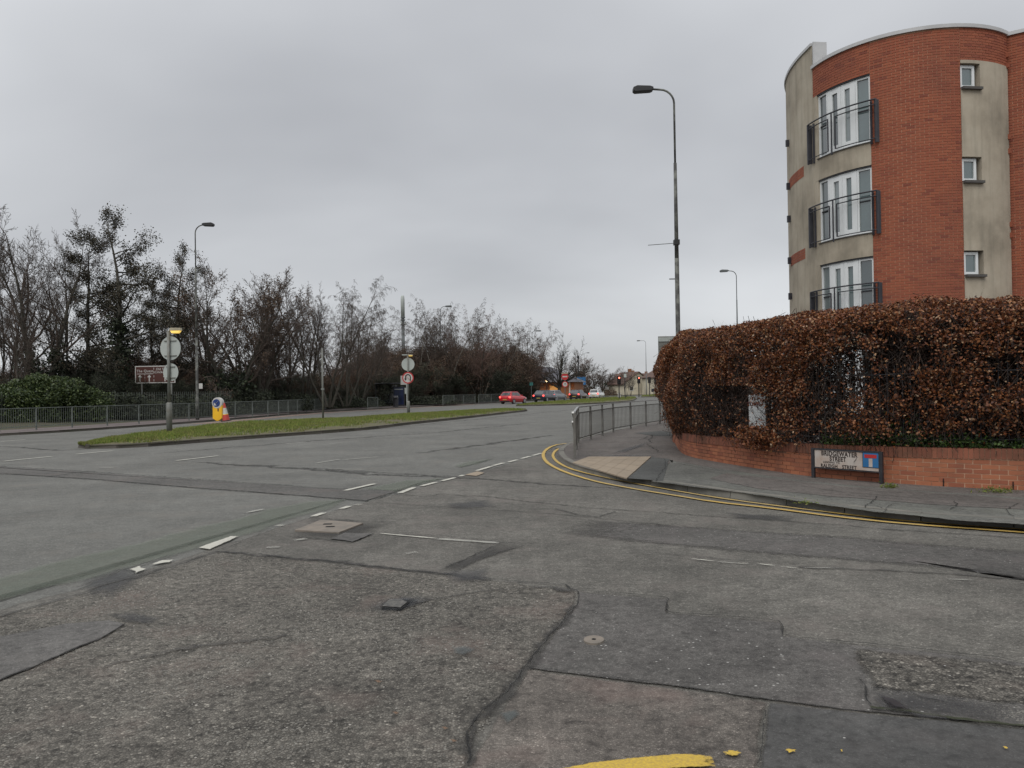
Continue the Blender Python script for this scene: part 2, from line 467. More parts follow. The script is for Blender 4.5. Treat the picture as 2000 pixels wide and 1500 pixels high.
m_farrail = M('faded_green_rail', (0.15, 0.17, 0.155), 0.6, (0.10, 0.11, 0.10), 3, metal=0.1)
m_blackpaint = M('black_paint', (0.018, 0.018, 0.022), 0.45, (0.03, 0.03, 0.035), 6)
m_darkrail = M('dark_balcony_paint', (0.022, 0.022, 0.030), 0.5, (0.035, 0.035, 0.042), 6)
m_lamp_pole = M('weathered_lamp_column', (0.055, 0.055, 0.052), 0.75, (0.16, 0.165, 0.145), 2.6, 0.2, lo=0.45, hi=0.6)
m_lamp_grey = M('grey_lamp_column', (0.12, 0.13, 0.13), 0.65, (0.09, 0.10, 0.10), 2)
m_head = M('lamp_head_black', (0.012, 0.012, 0.013), 0.5, (0.02, 0.02, 0.02), 4)
m_discback = M('sign_back_grey', (0.42, 0.45, 0.42), 0.6, (0.36, 0.39, 0.37), 3)
m_pole = M('grey_sign_pole', (0.20, 0.21, 0.20), 0.6, (0.16, 0.155, 0.13), 4, 0.1, metal=0.2)
m_amber = M('lit_amber_lens', (0.7, 0.5, 0.1), 0.4, emit=(1.0, 0.66, 0.16), es=0.75)
m_cream_cap = M('lantern_cap', (0.45, 0.40, 0.28), 0.5)
m_brown = M('brown_sign_face', (0.075, 0.022, 0.015), 0.45, (0.062, 0.018, 0.013), 3)
m_signwhite = M('sign_white', (0.50, 0.50, 0.47), 0.5, (0.44, 0.42, 0.40), 4)
m_platewhite = M('rusty_nameplate', (0.44, 0.395, 0.355), 0.6, (0.34, 0.22, 0.15), 4, lo=0.42, hi=0.75)
m_blue = M('sign_blue', (0.025, 0.14, 0.32), 0.4, (0.02, 0.12, 0.28), 5)
m_darkblue = M('keep_left_blue', (0.015, 0.045, 0.20), 0.4)
m_red = M('sign_red', (0.45, 0.025, 0.025), 0.45, (0.38, 0.02, 0.02), 5)
m_letter = M('black_lettering', (0.03, 0.018, 0.015), 0.6)
m_yellowp = M('bollard_yellow', (0.85, 0.48, 0.015), 0.45, (0.78, 0.42, 0.015), 3)
m_orange = M('cone_red', (0.48, 0.05, 0.035), 0.55, (0.40, 0.05, 0.04), 4)
m_conewhite = M('cone_white', (0.55, 0.55, 0.50), 0.5)
m_bark = M('bark', (0.062, 0.056, 0.043), 0.95, (0.036, 0.033, 0.026), 3, 0.5)
m_twig = M('twig', (0.085, 0.063, 0.050), 0.95, (0.060, 0.047, 0.038), 1)
m_twig_red = M('red_twig', (0.135, 0.080, 0.062), 0.95, (0.10, 0.065, 0.052), 0.4)
m_birch = M('birch_bark', (0.20, 0.18, 0.15), 0.8, (0.05, 0.045, 0.04), 2, lo=0.42, hi=0.6)
m_cone = random_mat('alder_cones', [(0, (0.030, 0.029, 0.020)), (0.7, (0.052, 0.048, 0.030)), (1, (0.08, 0.055, 0.032))], 0.9)
m_leafbrown = random_mat('dead_leaf_flecks', [(0, (0.060, 0.042, 0.030)), (0.6, (0.10, 0.062, 0.042)), (1, (0.14, 0.095, 0.055))], 0.9)
m_ivy = random_mat('ivy_leaves', [(0, (0.008, 0.013, 0.006)), (0.7, (0.018, 0.027, 0.010)), (1, (0.04, 0.055, 0.02))], 0.7)
m_laurel = random_mat('laurel_leaves', [(0, (0.018, 0.034, 0.010)), (0.6, (0.050, 0.078, 0.022)), (1, (0.12, 0.15, 0.05))], 0.5, transl=0.15)
m_bramble = random_mat('dark_evergreen_leaves', [(0, (0.014, 0.019, 0.011)), (0.75, (0.028, 0.036, 0.019)), (1, (0.06, 0.07, 0.035))], 0.8)
m_beech = random_mat('beech_leaves', [(0, (0.030, 0.010, 0.005)), (0.35, (0.12, 0.036, 0.013)), (0.62, (0.22, 0.070, 0.022)), (0.85, (0.32, 0.125, 0.042)), (0.96, (0.38, 0.23, 0.12)), (1, (0.50, 0.36, 0.24))], 0.55, transl=0.2)
m_htwig = M('hedge_twig', (0.055, 0.034, 0.024), 0.9, (0.022, 0.016, 0.013), 5)
m_hgreen = random_mat('low_evergreen_leaves', [(0, (0.012, 0.022, 0.006)), (0.6, (0.035, 0.065, 0.014)), (1, (0.09, 0.15, 0.03))], 0.5, transl=0.15)

def glass_mat(name, c, rough=0.06):
    m, t, bs, o = newmat(name)
    f = noise(t, 0.8, 3)
    t.links.new(ramp(t, f, [(0.35, c), (0.65, tuple(v * 1.5 for v in c))]), bs.inputs['Base Color'])
    bs.inputs['Roughness'].default_value = rough
    bs.inputs['Specular IOR Level'].default_value = 0.9
    bs.inputs['IOR'].default_value = 1.8
    return m
m_glass = glass_mat('window_glass', (0.065, 0.095, 0.095), 0.04)
m_glass_b = glass_mat('window_glass_dim', (0.035, 0.05, 0.052), 0.05)
m_glass_c = glass_mat('window_glass_blind', (0.13, 0.155, 0.155), 0.08)
m_carglass = glass_mat('car_glass', (0.015, 0.018, 0.02))

def render_mat():
    m, t, bs, o = newmat('cement_render')
    g = node(t, 'ShaderNodeTexCoord'); vec = g.outputs['Object']
    f = noise(t, 0.9, 6, 0.6, vec)
    c = ramp(t, f, [(0.3, (0.27, 0.235, 0.18)), (0.5, (0.385, 0.335, 0.26)), (0.7, (0.46, 0.41, 0.325))])
    mpn = node(t, 'ShaderNodeMapping'); mpn.inputs['Scale'].default_value = (5, 5, 0.5)
    t.links.new(vec, mpn.inputs[0])
    st = noise(t, 1.0, 5, 0.6, mpn.outputs[0])
    c = mixc(t, c, (0.15, 0.14, 0.11), ramp(t, st, [(0.48, 0.0), (0.75, 0.42)]))
    t.links.new(c, bs.inputs['Base Color'])
    bs.inputs['Roughness'].default_value = 0.95
    bump(t, bs, noise(t, 60, 4, 0.6, vec), 0.3, 0.01)
    return m
m_render = render_mat()
m_cap = M('pale_metal_coping', (0.50, 0.50, 0.50), 0.45, (0.42, 0.42, 0.42), 2)
m_sill = M('concrete_sill', (0.07, 0.065, 0.06), 0.9, (0.10, 0.095, 0.09), 5)

def text(body, size, mat, parent, loc, rot, name='lettering', align='CENTER', ext=0.002, bold=0.0, sx=1.0):
    c = bpy.data.curves.new(name, 'FONT')
    c.body = body; c.size = size; c.extrude = ext; c.align_x = align; c.align_y = 'CENTER'
    c.offset = bold
    c.resolution_u = 3
    c.space_character = 1.08
    tmp = bpy.data.objects.new(name + '_outline', c)
    me = bpy.data.meshes.new_from_object(tmp)
    bpy.data.objects.remove(tmp)
    me.name = name
    me.materials.clear(); me.materials.append(mat)
    o = bpy.data.objects.new(name, me)
    col.objects.link(o)
    o.parent = parent; o.location = loc; o.rotation_euler = rot
    o.scale = (sx, 1, 1)
    return o

# ---------------------------------------------------------------- ground and road
def big_sheet(name, pts, z, mat, kind='structure'):
    o = link(name, fastmesh(name, np.array([(p[0], p[1], z) for p in pts]), [tuple(range(len(pts)))]), mat)
    tag(o, kind=kind)
    return o

ground = big_sheet('ground', [(-4000, -4000), (4000, -4000), (4000, 4000), (-4000, 4000)], -0.03, m_soil)
far_kerb_px = [(-330, 868), (-150, 860), (0, 851.5), (176, 841), (400, 824.5), (600, 807.5), (720, 800.5), (800, 796), (900, 790.5), (984, 786)]
far_kerb = [G(x, y, 0) for x, y in far_kerb_px]
far_kerb += [Vector((5.0, 116, 0)), Vector((13, 136, 0)), Vector((24, 160, 0)), Vector((40, 190, 0))]
far_kerb = catmull(far_kerb, 1.0)
road_pts = [(-70, -12)] + [(-70, 22)] + [(p.x - .1, p.y) for p in far_kerb] + [(110, 260), (130, 120), (60, 20), (40, -12)]
road = big_sheet('road', road_pts, 0.0, m_main)

def jitter_line(P, step, amp, seed=0):
    P = resample(P, step)
    r = random.Random(seed)
    nn = normals2(P)
    off = 0.0; res = []
    for i, p in enumerate(P):
        off = off * 0.7 + r.uniform(-amp, amp)
        res.append(p + nn[i] * (off if 0 < i < len(P) - 1 else 0))
    return res

SOFT = (m_stain, m_wet, m_tar, m_seam, m_rust)
def layer(k): return 0.004 * k

def sheet(name, px, mat, k=1, fade=0.04, jit=0.02, parent=None, z0=0.0, world=None, step=None, cen=None):
    "thin patch of surfacing: outline given in the photograph, laid on the road"
    P = world if world is not None else [G(x, y, z0) for x, y in px]
    n0 = len(P)
    area = sum(P[i].x * P[(i + 1) % n0].y - P[(i + 1) % n0].x * P[i].y for i in range(n0))
    if area < 0: P = P[::-1]
    Q = []
    for i in range(n0):
        a, b = P[i], P[(i + 1) % n0]
        st = step or max(0.12, 0.012 * (a + b).length / 2)
        seg = jitter_line([a, b], st, jit * 0.6, seed=i * 7 + n0)
        Q += seg[:-1]
    n = len(Q)
    inner = []
    for i in range(n):
        t = (Q[(i + 1) % n] - Q[i - 1]); t.z = 0; t.normalize()
        inner.append(Q[i] + Vector((-t.y, t.x, 0)) * fade)
    if cen is None and mat in SOFT: cen = 0.6
    if cen:
        mid = sum(P, Vector()) / n0
        inner = [p.lerp(mid, cen) for p in Q]
    z = z0 + layer(k)
    V = [(p.x, p.y, z) for p in Q + inner]
    F = [(i, (i + 1) % n, (i + 1) % n + n, i + n) for i in range(n)] + [tuple(range(n, 2 * n))]
    me = fastmesh(name, np.array(V), F, {'edge': [0.0] * n + [1.0] * n})
    return link(name, me, mat, parent or road)

def ribbon(name, px, width, mat, k=2, jit=0.3, parent=None, z0=0.0, world=None, smooth=False, step=None, taper=False, seed=0):
    "long thin mark with soft sides: a crack, a seam or a painted line"
    P = world if world is not None else [G(x, y, z0) for x, y in px]
    if smooth: P = catmull(P, 0.3)
    Ln = sum((b - a).length for a, b in zip(P, P[1:]))
    st = step or max(0.06, Ln / 160)
    P = jitter_line(P, min(st, Ln / 2), (jit * width * 0.6 + 0.004 + 0.0006 * P[0].length) if jit > 0 else 0, seed=seed + len(P))
    nn = normals2(P); r = random.Random(seed + 5)
    V = []; E = []
    z = z0 + layer(k)
    for i, p in enumerate(P):
        wv = width * (0.5 + (r.uniform(-0.3, 0.3) if jit > 0 else 0))
        if taper:
            u = i / (len(P) - 1); wv *= 0.25 + 0.75 * math.sin(math.pi * min(1, max(0, u))) ** 0.5
        for s_, e in ((-1, 0.0), (0, 1.0), (1, 0.0)):
            q = p + nn[i] * wv * s_ * (1.0 if jit > 0 else 1.0)
            V.append((q.x, q.y, z)); E.append(e)
    F = []
    for i in range(len(P) - 1):
        a = i * 3
        F += [(a, a + 3, a + 4, a + 1), (a + 1, a + 4, a + 5, a + 2)]
    return link(name, fastmesh(name, np.array(V), F, {'edge': E}), mat, parent or road)

def line(name, px, width, mat, k=3, world=None, parent=None, z0=0.0, fade=0.012, smooth=False, jit=0.0, ends=0.6):
    "painted line of constant width with crisp but slightly worn sides"
    P = world if world is not None else [G(x, y, z0) for x, y in px]
    if smooth: P = catmull(P, 0.25)
    else: P = resample(P, max(0.1, sum((b - a).length for a, b in zip(P, P[1:])) / 12))
    nn = normals2(P); fade = min(fade, width * 0.22)
    z = z0 + layer(k); r = random.Random(len(P))
    V = []; E = []
    for i, p in enumerate(P):
        h = width / 2 + r.uniform(-jit, jit)
        endv = ends if i in (0, len(P) - 1) else 1.0
        for s_, e in ((-h, 0.0), (-h + fade, 1.0), (h - fade, 1.0), (h, 0.0)):
            q = p + nn[i] * s_
            V.append((q.x, q.y, z)); E.append(e * endv)
    F = []
    for i in range(len(P) - 1):
        for j in range(3):
            a = i * 4 + j
            F.append((a, a + 4, a + 5, a + 1))
    return link(name, fastmesh(name, np.array(V), F, {'edge': E}), mat, parent or road)

# big surfacing areas
sheet('asphalt_patch', [(1057, 889), (780, 962), (600, 1012), (420, 1068), (230, 1130), (0, 1190), (-300, 1260), (-900, 1420), (-900, 3000), (3000, 3000), (3400, 1050), (2000, 1000), (1500, 960), (1250, 915), (1150, 882), (1080, 874)], m_sidero, 1, 0.10, 0.03)
sheet('asphalt_patch', [(430, 1080), (620, 1098), (860, 1125), (1010, 1140), (1125, 1157), (1126, 1180), (1080, 1240), (1030, 1303), (985, 1360), (950, 1420), (915, 1500), (880, 1700), (-900, 1900), (-900, 1360), (0, 1204), (110, 1176), (250, 1136)], m_coarse, 2, 0.05, 0.02)
sheet('asphalt_patch', [(1125, 1158), (1305, 1173), (1303, 1200), (1525, 1219), (1533, 1246), (1660, 1262), (1850, 1280), (2000, 1298), (2600, 1370), (2600, 1560), (2000, 1425), (1700, 1396), (1500, 1372), (1300, 1343), (1030, 1309), (1080, 1240), (1126, 1180)], m_fleck, 3, 0.03, 0.012)
sheet('asphalt_patch', [(1030, 1311), (1300, 1346), (1500, 1375), (1490, 1420), (1480, 1520), (1460, 1700), (880, 1700), (915, 1500), (985, 1380)], m_fine, 3, 0.04, 0.015)
sheet('asphalt_patch', [(1500, 1376), (1700, 1398), (2000, 1428), (2600, 1560), (2600, 1900), (1460, 1900), (1482, 1500), (1492, 1420)], m_smooth, 3, 0.03, 0.012)
sheet('asphalt_patch', [(1660, 1268), (2000, 1302), (2400, 1350), (2400, 1480), (2000, 1385), (1850, 1368), (1700, 1352), (1682, 1320)], m_rubble, 4, 0.10, 0.03)
sheet('asphalt_patch', [(-60, 1262), (0, 1246), (130, 1221), (215, 1215), (246, 1222), (220, 1240), (160, 1268), (60, 1312), (0, 1336), (-80, 1366)], m_patch, 4, 0.03, 0.02)
sheet('asphalt_patch', [(-200, 900), (0, 911), (180, 922), (390, 937), (600, 952), (700, 957), (790, 957), (716, 980), (600, 970), (390, 955), (180, 937), (0, 926), (-200, 914)], m_trench, 2, 0.10, 0.03)
sheet('asphalt_patch', [(1100, 1010), (1340, 1026), (1640, 1045), (2000, 1075), (2400, 1110), (2400, 1200), (2000, 1128), (1560, 1092), (1200, 1060), (1040, 1040)], m_fleck, 2, 0.4, 0.03, cen=0.5)
sheet('asphalt_patch', [(880, 1099), (980, 1062), (1038, 1064), (925, 1104), (880, 1127), (840, 1122)], m_seam, 3, 0.10, 0.04)
# green lane surfacing, worn through
sheet('green_surfacing', [(-250, 1180), (0, 1126), (120, 1093), (240, 1066), (330, 1042), (450, 1016), (520, 994), (600, 979), (690, 975), (650, 998), (590, 1012), (540, 1030), (420, 1066), (210, 1129), (105, 1150), (0, 1177), (-250, 1250)], m_green, 3, 0.14, 0.05)
sheet('green_surfacing', [(700, 955), (790, 938), (830, 937), (870, 934), (820, 948), (775, 963)], m_green, 3, 0.12, 0.05)
sheet('green_surfacing', [(880, 912), (910, 902), (965, 896), (940, 908), (900, 915)], m_green, 3, 0.12, 0.05)
# red lane along the far kerb
rl = [p for p in far_kerb if p.y > 42 and p.y < 92]
nn_ = normals2(rl)
ln_out = [p - n * 0.35 for p, n in zip(rl, nn_)]
ln_in = [p - n * 1.7 for p, n in zip(rl, nn_)]
sheet('red_surfacing', None, m_red_lane, 2, 0.2, 0.03, world=ln_out[::3] + ln_in[::-3], step=1.5)
# seams, bands and cracks
RB = [
 ([(384, 904), (600, 916), (710, 926), (800, 930), (860, 932)], 0.30, m_seam, 2),
 ([(860, 930), (960, 938), (1100, 949), (1220, 955)], 0.16, m_seam, 2),
 ([(590, 914), (700, 921), (830, 929), (900, 935)], 0.10, m_seam, 3),
 ([(0, 911), (180, 922), (390, 937), (600, 952), (700, 957)], 0.05, m_crack, 3),
 ([(0, 926), (180, 937), (390, 955), (600, 970), (716, 980)], 0.05, m_crack, 3),
 ([(716, 980), (745, 972), (775, 963)], 0.06, m_crack, 3),
 ([(90, 932), (180, 921)], 0.06, m_crack, 3),
 ([(770, 967), (839, 971), (854, 966), (950, 971), (1100, 988), (1160, 994), (1340, 1006), (1640, 1027), (1800, 1040), (2000, 1052)], 0.032, m_crack, 3),
 ([(722, 982), (860, 991), (1000, 1000), (1100, 1007), (1310, 1028)], 0.022, m_crack, 3),
 ([(1085, 995), (1130, 1008), (1170, 1012), (1200, 1000)], 0.05, m_seam, 3),
 ([(420, 1079), (500, 1085), (668, 1102), (860, 1123), (1010, 1139), (1100, 1146), (1125, 1156)], 0.030, m_crack, 4),
 ([(420, 1079), (560, 1090), (700, 1106), (860, 1124), (960, 1135)], 0.11, m_seam, 3),
 ([(1125, 1156), (1215, 1164), (1305, 1172), (1304, 1200), (1400, 1206), (1525, 1218), (1530, 1244), (1560, 1250), (1750, 1268), (1950, 1288), (2000, 1300)], 0.016, m_crack, 5),
 ([(1126, 1157), (1126, 1182), (1080, 1240), (1045, 1285), (1028, 1306), (985, 1365), (930, 1400), (912, 1440), (912, 1500)], 0.014, m_crack, 5),
 ([(1120, 1185), (1080, 1240), (1045, 1290), (1010, 1335), (990, 1375), (930, 1420), (918, 1500)], 0.08, m_seam, 4),
 ([(950, 1300), (1028, 1308), (1160, 1325), (1300, 1343), (1500, 1372), (1640, 1392), (1700, 1397)], 0.013, m_crack, 5),
 ([(1495, 1395), (1488, 1440), (1480, 1500)], 0.009, m_crack, 5),
 ([(0, 1334), (60, 1310), (120, 1284), (185, 1258), (246, 1222)], 0.020, m_crack, 5),
 ([(215, 1208), (245, 1216), (330, 1224), (430, 1237), (425, 1250)], 0.018, m_seam, 5),
 ([(1680, 1335), (1695, 1362), (1702, 1385)], 0.018, m_crack, 6),
 ([(1702, 1352), (1770, 1355), (1800, 1372), (1850, 1380)], 0.012, m_crack, 6),
 ([(1850, 1372), (1900, 1378), (1960, 1385), (1985, 1382)], 0.012, m_crack, 6),
 ([(1700, 1390), (1760, 1400), (1850, 1412), (1920, 1420), (2010, 1428)], 0.035, m_moss, 6),
 ([(1708, 1370), (1740, 1395), (1800, 1410), (1850, 1412)], 0.06, m_stain, 6),
 ([(1560, 1110), (1667, 1113), (1800, 1120), (2010, 1134)], 0.06, m_seam, 3),
 ([(1300, 1083), (1420, 1095), (1560, 1103)], 0.02, m_seam, 3),
 ([(690, 1060), (731, 1044)], 0.025, m_crack, 4),
 ([(644, 1057), (690, 1062)], 0.025, m_crack, 4),
 ([(602, 1012), (690, 1019), (774, 1022)], 0.03, m_crack, 4),
 ([(560, 1049), (600, 1053), (644, 1057)], 0.04, m_crack, 4),
 ([(736, 1043), (860, 1048), (980, 1060), (1043, 1064)], 0.02, m_seam, 3),
 ([(870, 1111), (925, 1086), (985, 1062)], 0.022, m_crack, 4),
 ([(0, 1208), (110, 1176), (250, 1134), (330, 1108), (420, 1080)], 0.045, m_seam, 4),
 ([(250, 1137), (345, 1108), (420, 1079), (480, 1058)], 0.02, m_crack, 4),
 ([(150, 1152), (230, 1122), (330, 1088)], 0.03, m_seam, 5),
 ([(805, 1183), (860, 1172), (930, 1160), (1010, 1152), (1090, 1150)], 0.03, m_seam, 4),
 ([(200, 1310), (300, 1285), (420, 1262), (560, 1245)], 0.05, m_seam, 5),
 ([(0, 872), (120, 880), (200, 876)], 0.2, m_seam, 3),
 ([(600, 850), (800, 832), (1000, 812), (1120, 800)], 0.25, m_seam, 1),
 ([(300, 886), (600, 862), (850, 845), (1050, 825)], 0.22, m_seam, 1),
 ([(820, 885), (950, 868), (1080, 850)], 0.3, m_seam, 1),
]
for i, (p, wd, mt, k) in enumerate(RB):
    ribbon('crack' if mt is m_crack else 'seam', p, wd * (1.05 if mt is m_crack else 1.2), mt, k, seed=i * 13, jit=0.35, taper=(wd > 0.1))
ST = [
 ([(700, 1192), (740, 1172), (800, 1165), (860, 1168), (835, 1182), (800, 1196), (740, 1206)], m_stain, 5, 0.07),
 ([(722, 1192), (760, 1176), (806, 1172), (838, 1178), (812, 1190), (770, 1201)], m_stain, 6, 0.02),
 ([(1065, 1146), (1125, 1155), (1122, 1163), (1080, 1160)], m_seam, 5, 0.03),
 ([(735, 1188), (762, 1174), (800, 1171), (825, 1176), (806, 1188), (772, 1198)], m_wet, 6, 0.03),
 ([(880, 1268), (910, 1264), (935, 1275), (905, 1288), (885, 1284)], m_tar, 5, 0.03),
 ([(970, 1400), (1010, 1390), (1020, 1402), (990, 1425)], m_tar, 5, 0.04),
 ([(1690, 1345), (1800, 1352), (2000, 1390), (2020, 1426), (1850, 1411), (1715, 1392)], m_stain, 5, 0.10),
 ([(1705, 1358), (1750, 1372), (1790, 1400), (1730, 1394)], m_wet, 6, 0.04),
 ([(200, 1205), (260, 1196), (330, 1212), (300, 1228), (240, 1222)], m_stain, 5, 0.08),
 ([(150, 1135), (260, 1100), (300, 1120), (220, 1180), (150, 1175)], m_stain, 4, 0.15),
 ([(850, 1120), (960, 1110), (970, 1140), (870, 1148)], m_stain, 5, 0.14),
 ([(1400, 1000), (1560, 1010), (1560, 1022), (1420, 1014)], m_stain, 3, 0.2),
 ([(560, 1049), (602, 1012), (774, 1022), (736, 1043), (690, 1062), (644, 1056)], m_seam, 3, 0.05),
 ([(855, 985), (960, 975), (980, 992), (880, 998)], m_stain, 3, 0.2),
]
for p, mt, k, fd in ST: sheet('stain', p, mt, k, fd, 0.03)
sheet('concrete_patch', [(644, 1055), (672, 1043), (729, 1044), (690, 1061)], m_patch, 4, 0.02, 0.01)
sheet('concrete_patch', [(908, 929), (932, 922), (946, 925), (930, 931)], m_tactile, 4, 0.02, 0.01)
# road markings
def dash(px, wd=0.12, mt=None, k=4, jit=0.006): return line('road_marking', px, wd, mt or m_white, k, jit=jit)
for a, b in [((780, 965), (810, 953)), ((822, 951), (853, 943)), ((862, 941), (890, 934)), ((897, 932), (906, 929)), ((930, 921), (960, 912)), ((962, 911), (985, 905)), ((992, 904), (1011, 899)), ((1018, 897), (1036, 892)), ((1040, 891), (1058, 886)), ((610, 1011), (634, 1003)), ((665, 996), (684, 990)), ((695, 989), (704, 986)), ((541, 1030), (552, 1027))]:
    dash([a, b], 0.11)
for a, b in [((5, 902), (105, 892)), ((147, 888), (223, 881)), ((342, 901), (427, 891)), ((0, 863), (52, 859)), ((672, 960), (733, 946))]:
    dash([a, b], 0.11)
for a, b in [((194, 914), (226, 914)), ((482, 1003), (516, 996)), ((556, 868), (600, 864)), ((615, 906), (665, 898)), ((640, 868), (670, 865)), ((870, 825), (890, 823)), ((900, 835), (930, 832)), ((670, 899), (740, 893)), ((575, 1058), (600, 1054)), ((520, 1072), (546, 1071)), ((793, 1084), (815, 1081)), ((855, 1055), (975, 1063)), ((1030, 803), (1090, 799))]:
    dash([a, b], 0.09, m_white_thin)
dash([(742, 1044), (852, 1054)], 0.05)
for a, b in [((1350, 1094), (1396, 1099)), ((1440, 1103), (1462, 1104)), ((1480, 1104), (1515, 1108)), ((1526, 1109), (1556, 1113))]: dash([a, b], 0.035, m_white, 4)
for a, b in [((1400, 1100), (1440, 1103)), ((1570, 1112), (1640, 1113)), ((1850, 1134), (1900, 1136))]: dash([a, b], 0.03, m_white_thin, 4)
sheet('road_marking', [(384, 1073), (412, 1077), (470, 1050), (448, 1050)], m_white, 5, 0.03, 0.012, step=0.04)
sheet('road_marking', [(247, 1116), (263, 1127), (291, 1114), (277, 1112), (272, 1107)], m_white, 5, 0.03, 0.02, step=0.04, cen=0.45)
sheet('road_marking', [(288, 1108), (318, 1096), (346, 1095), (336, 1102), (300, 1107)], m_white, 5, 0.03, 0.02, step=0.04, cen=0.45)
sheet('road_marking', [(636, 1038), (645, 1035), (663, 1037), (655, 1040)], m_white, 5, 0.008, 0.006)
# yellow paint at the near edge
line('road_marking', [(1100, 1522), (1170, 1512), (1250, 1503), (1330, 1496), (1394, 1497)], 0.135, m_yellow_near, 6, fade=0.045, jit=0.010, smooth=True)
for q in ([(1403, 1476), (1420, 1472), (1450, 1474), (1459, 1482), (1445, 1490), (1410, 1488)], [(1527, 1475), (1538, 1470), (1556, 1472), (1562, 1482), (1540, 1484)], [(1640, 1474), (1646, 1473), (1647, 1478), (1641, 1479)], [(1956, 1468), (1966, 1467), (1972, 1472), (1960, 1473)]):
    sheet('road_marking', q, m_yellow_near, 6, 0.016, 0.016, step=0.010, cen=0.7)
for x, y in [(738, 1338), (772, 1400), (868, 1430), (885, 1455)]:
    sheet('rust_speck', [(x - 9, y - 2), (x + 2, y - 4), (x + 10, y), (x, y + 4)], m_rust, 5, 0.012, 0.006, step=0.01)

# covers in the road
def cover(px, h, mat, name, label, loc_k=5):
    P = [G(x, y) for x, y in px]
    c = sum(P, Vector()) / len(P)
    t = thing(name, label, 'manhole cover', (c.x, c.y, 0))
    b = MB(); n = len(P)
    b.add([(p.x, p.y, 0.002) for p in P] + [(p.x, p.y, h) for p in P], [tuple(range(n, 2 * n))] + [(i, (i + 1) % n, (i + 1) % n + n, i + n) for i in range(n)])
    b.build('cover_plate', mat, t, world=True)
    return t, c
t, c = cover([(576, 1039), (662, 1044), (709, 1025.5), (627, 1019)], 0.026, m_cover, 'manhole_cover', 'square buff inspection cover with two dark keyholes in the asphalt by the faded green lane')
for x, y in ((645, 1033), (640, 1028)):
    p = G(x, y)
    MB().box((p.x, p.y, 0.028), (0.10, 0.05, 0.006)).build('keyhole', m_black, t, world=True)
t, c = cover([(745, 1193), (783, 1195.5), (799, 1184.5), (780, 1179), (760, 1179)], 0.030, m_black, 'manhole_cover', 'small tilted iron stopcock cover standing proud of a wet hollow')
Pq = [G(x, y) for x, y in [(747, 1191.5), (782, 1193.5), (796, 1184.5), (780, 1180), (761, 1180)]]
MB().add([(p.x, p.y, 0.035) for p in Pq], [tuple(range(5))]).build('lid', m_iron, t, world=True)
t.rotation_euler = (R(4), 0, 0)
P = [G(1160 + 20 * math.cos(a), 1256 + 8 * math.sin(a)) for a in np.linspace(0, 2 * math.pi, 16, endpoint=False)]
c = sum(P, Vector()) / 16
t = thing('manhole_cover', 'tiny pale round stopcock lid with a black hole in the dark flecked patch', 'manhole cover', (c.x, c.y, 0))
b = MB(); b.add([(p.x, p.y, 0.0) for p in P[::-1]] + [(p.x, p.y, 0.024) for p in P[::-1]], [tuple(range(16, 32))] + [(i, (i + 1) % 16, (i + 1) % 16 + 16, i + 16) for i in range(16)])
b.build('cover_plate', m_cover, t, world=True)
MB().tube([(c.x, c.y, 0.02), (c.x, c.y, 0.0265)], 0.014, 8).build('keyhole', m_black, t, world=True)

# stones plucked from the surface and loose chippings near the camera
def chips(n, poly_px, size, seed, mat, name):
    r = np.random.default_rng(seed)
    xs = []; 
    P = [G(x, y) for x, y in poly_px]
    lo = (min(p.x for p in P), min(p.y for p in P)); hi = (max(p.x for p in P), max(p.y for p in P))
    x = r.uniform(lo[0], hi[0], n * 3); y = r.uniform(lo[1], hi[1], n * 3)
    inside = np.zeros(len(x), bool)
    m = len(P)
    for i in range(m):
        a, b_ = P[i], P[(i + 1) % m]
        cond = ((a.y > y) != (b_.y > y)) & (x < (b_.x - a.x) * (y - a.y) / (b_.y - a.y + 1e-9) + a.x)
        inside ^= cond
    nz_ = value_noise(x * 1.7 + 9, y * 1.7 + 4, seed) * 0.7 + value_noise(x * 6, y * 6, seed + 1) * 0.3
    keep = inside & (nz_ > r.uniform(0.2, 0.75, len(x)))
    x = x[keep][:n]; y = y[keep][:n]; k = len(x)
    s_ = size * r.uniform(0.5, 1.2, k)
    a = r.uniform(0, 6.28, k)
    base = np.array([[1, 0, 0], [0.2, 0.8, 0], [-0.9, 0.4, 0], [-0.6, -0.7, 0], [0.5, -0.8, 0], [0.1, 0.05, 0.62]])
    V = np.zeros((k, 6, 3))
    ca, sa = np.cos(a), np.sin(a)
    jit = r.uniform(0.7, 1.3, (k, 6, 1))
    bb = base[None] * jit
    V[:, :, 0] = x[:, None] + s_[:, None] * (bb[:, :, 0] * ca[:, None] - bb[:, :, 1] * sa[:, None])
    V[:, :, 1] = y[:, None] + s_[:, None] * (bb[:, :, 0] * sa[:, None] + bb[:, :, 1] * ca[:, None])
    V[:, :, 2] = 0.009 + s_[:, None] * bb[:, :, 2] * 0.8
    f = np.array([[0, 1, 5], [1, 2, 5], [2, 3, 5], [3, 4, 5], [4, 0, 5]])
    F = (np.arange(k)[:, None, None] * 6 + f[None]).reshape(-1, 3)
    o = link(name, fastmesh(name, V.reshape(-1, 3), F), mat, road)
    tag(o, kind='stuff')
    return o
m_chip = random_mat('chippings', [(0, (0.10, 0.095, 0.085)), (0.6, (0.165, 0.155, 0.135)), (0.95, (0.20, 0.19, 0.165)), (1, (0.34, 0.32, 0.29))], 0.9)
chips(16000, [(100, 1190), (430, 1084), (1010, 1142), (1120, 1165), (1020, 1310), (900, 1520), (-60, 1520), (-60, 1250)], 0.0075, 3, m_chip, 'loose_chippings')
chips(5000, [(1665, 1270), (2000, 1304), (2020, 1420), (1860, 1390), (1700, 1350)], 0.010, 5, m_chip, 'loose_chippings')

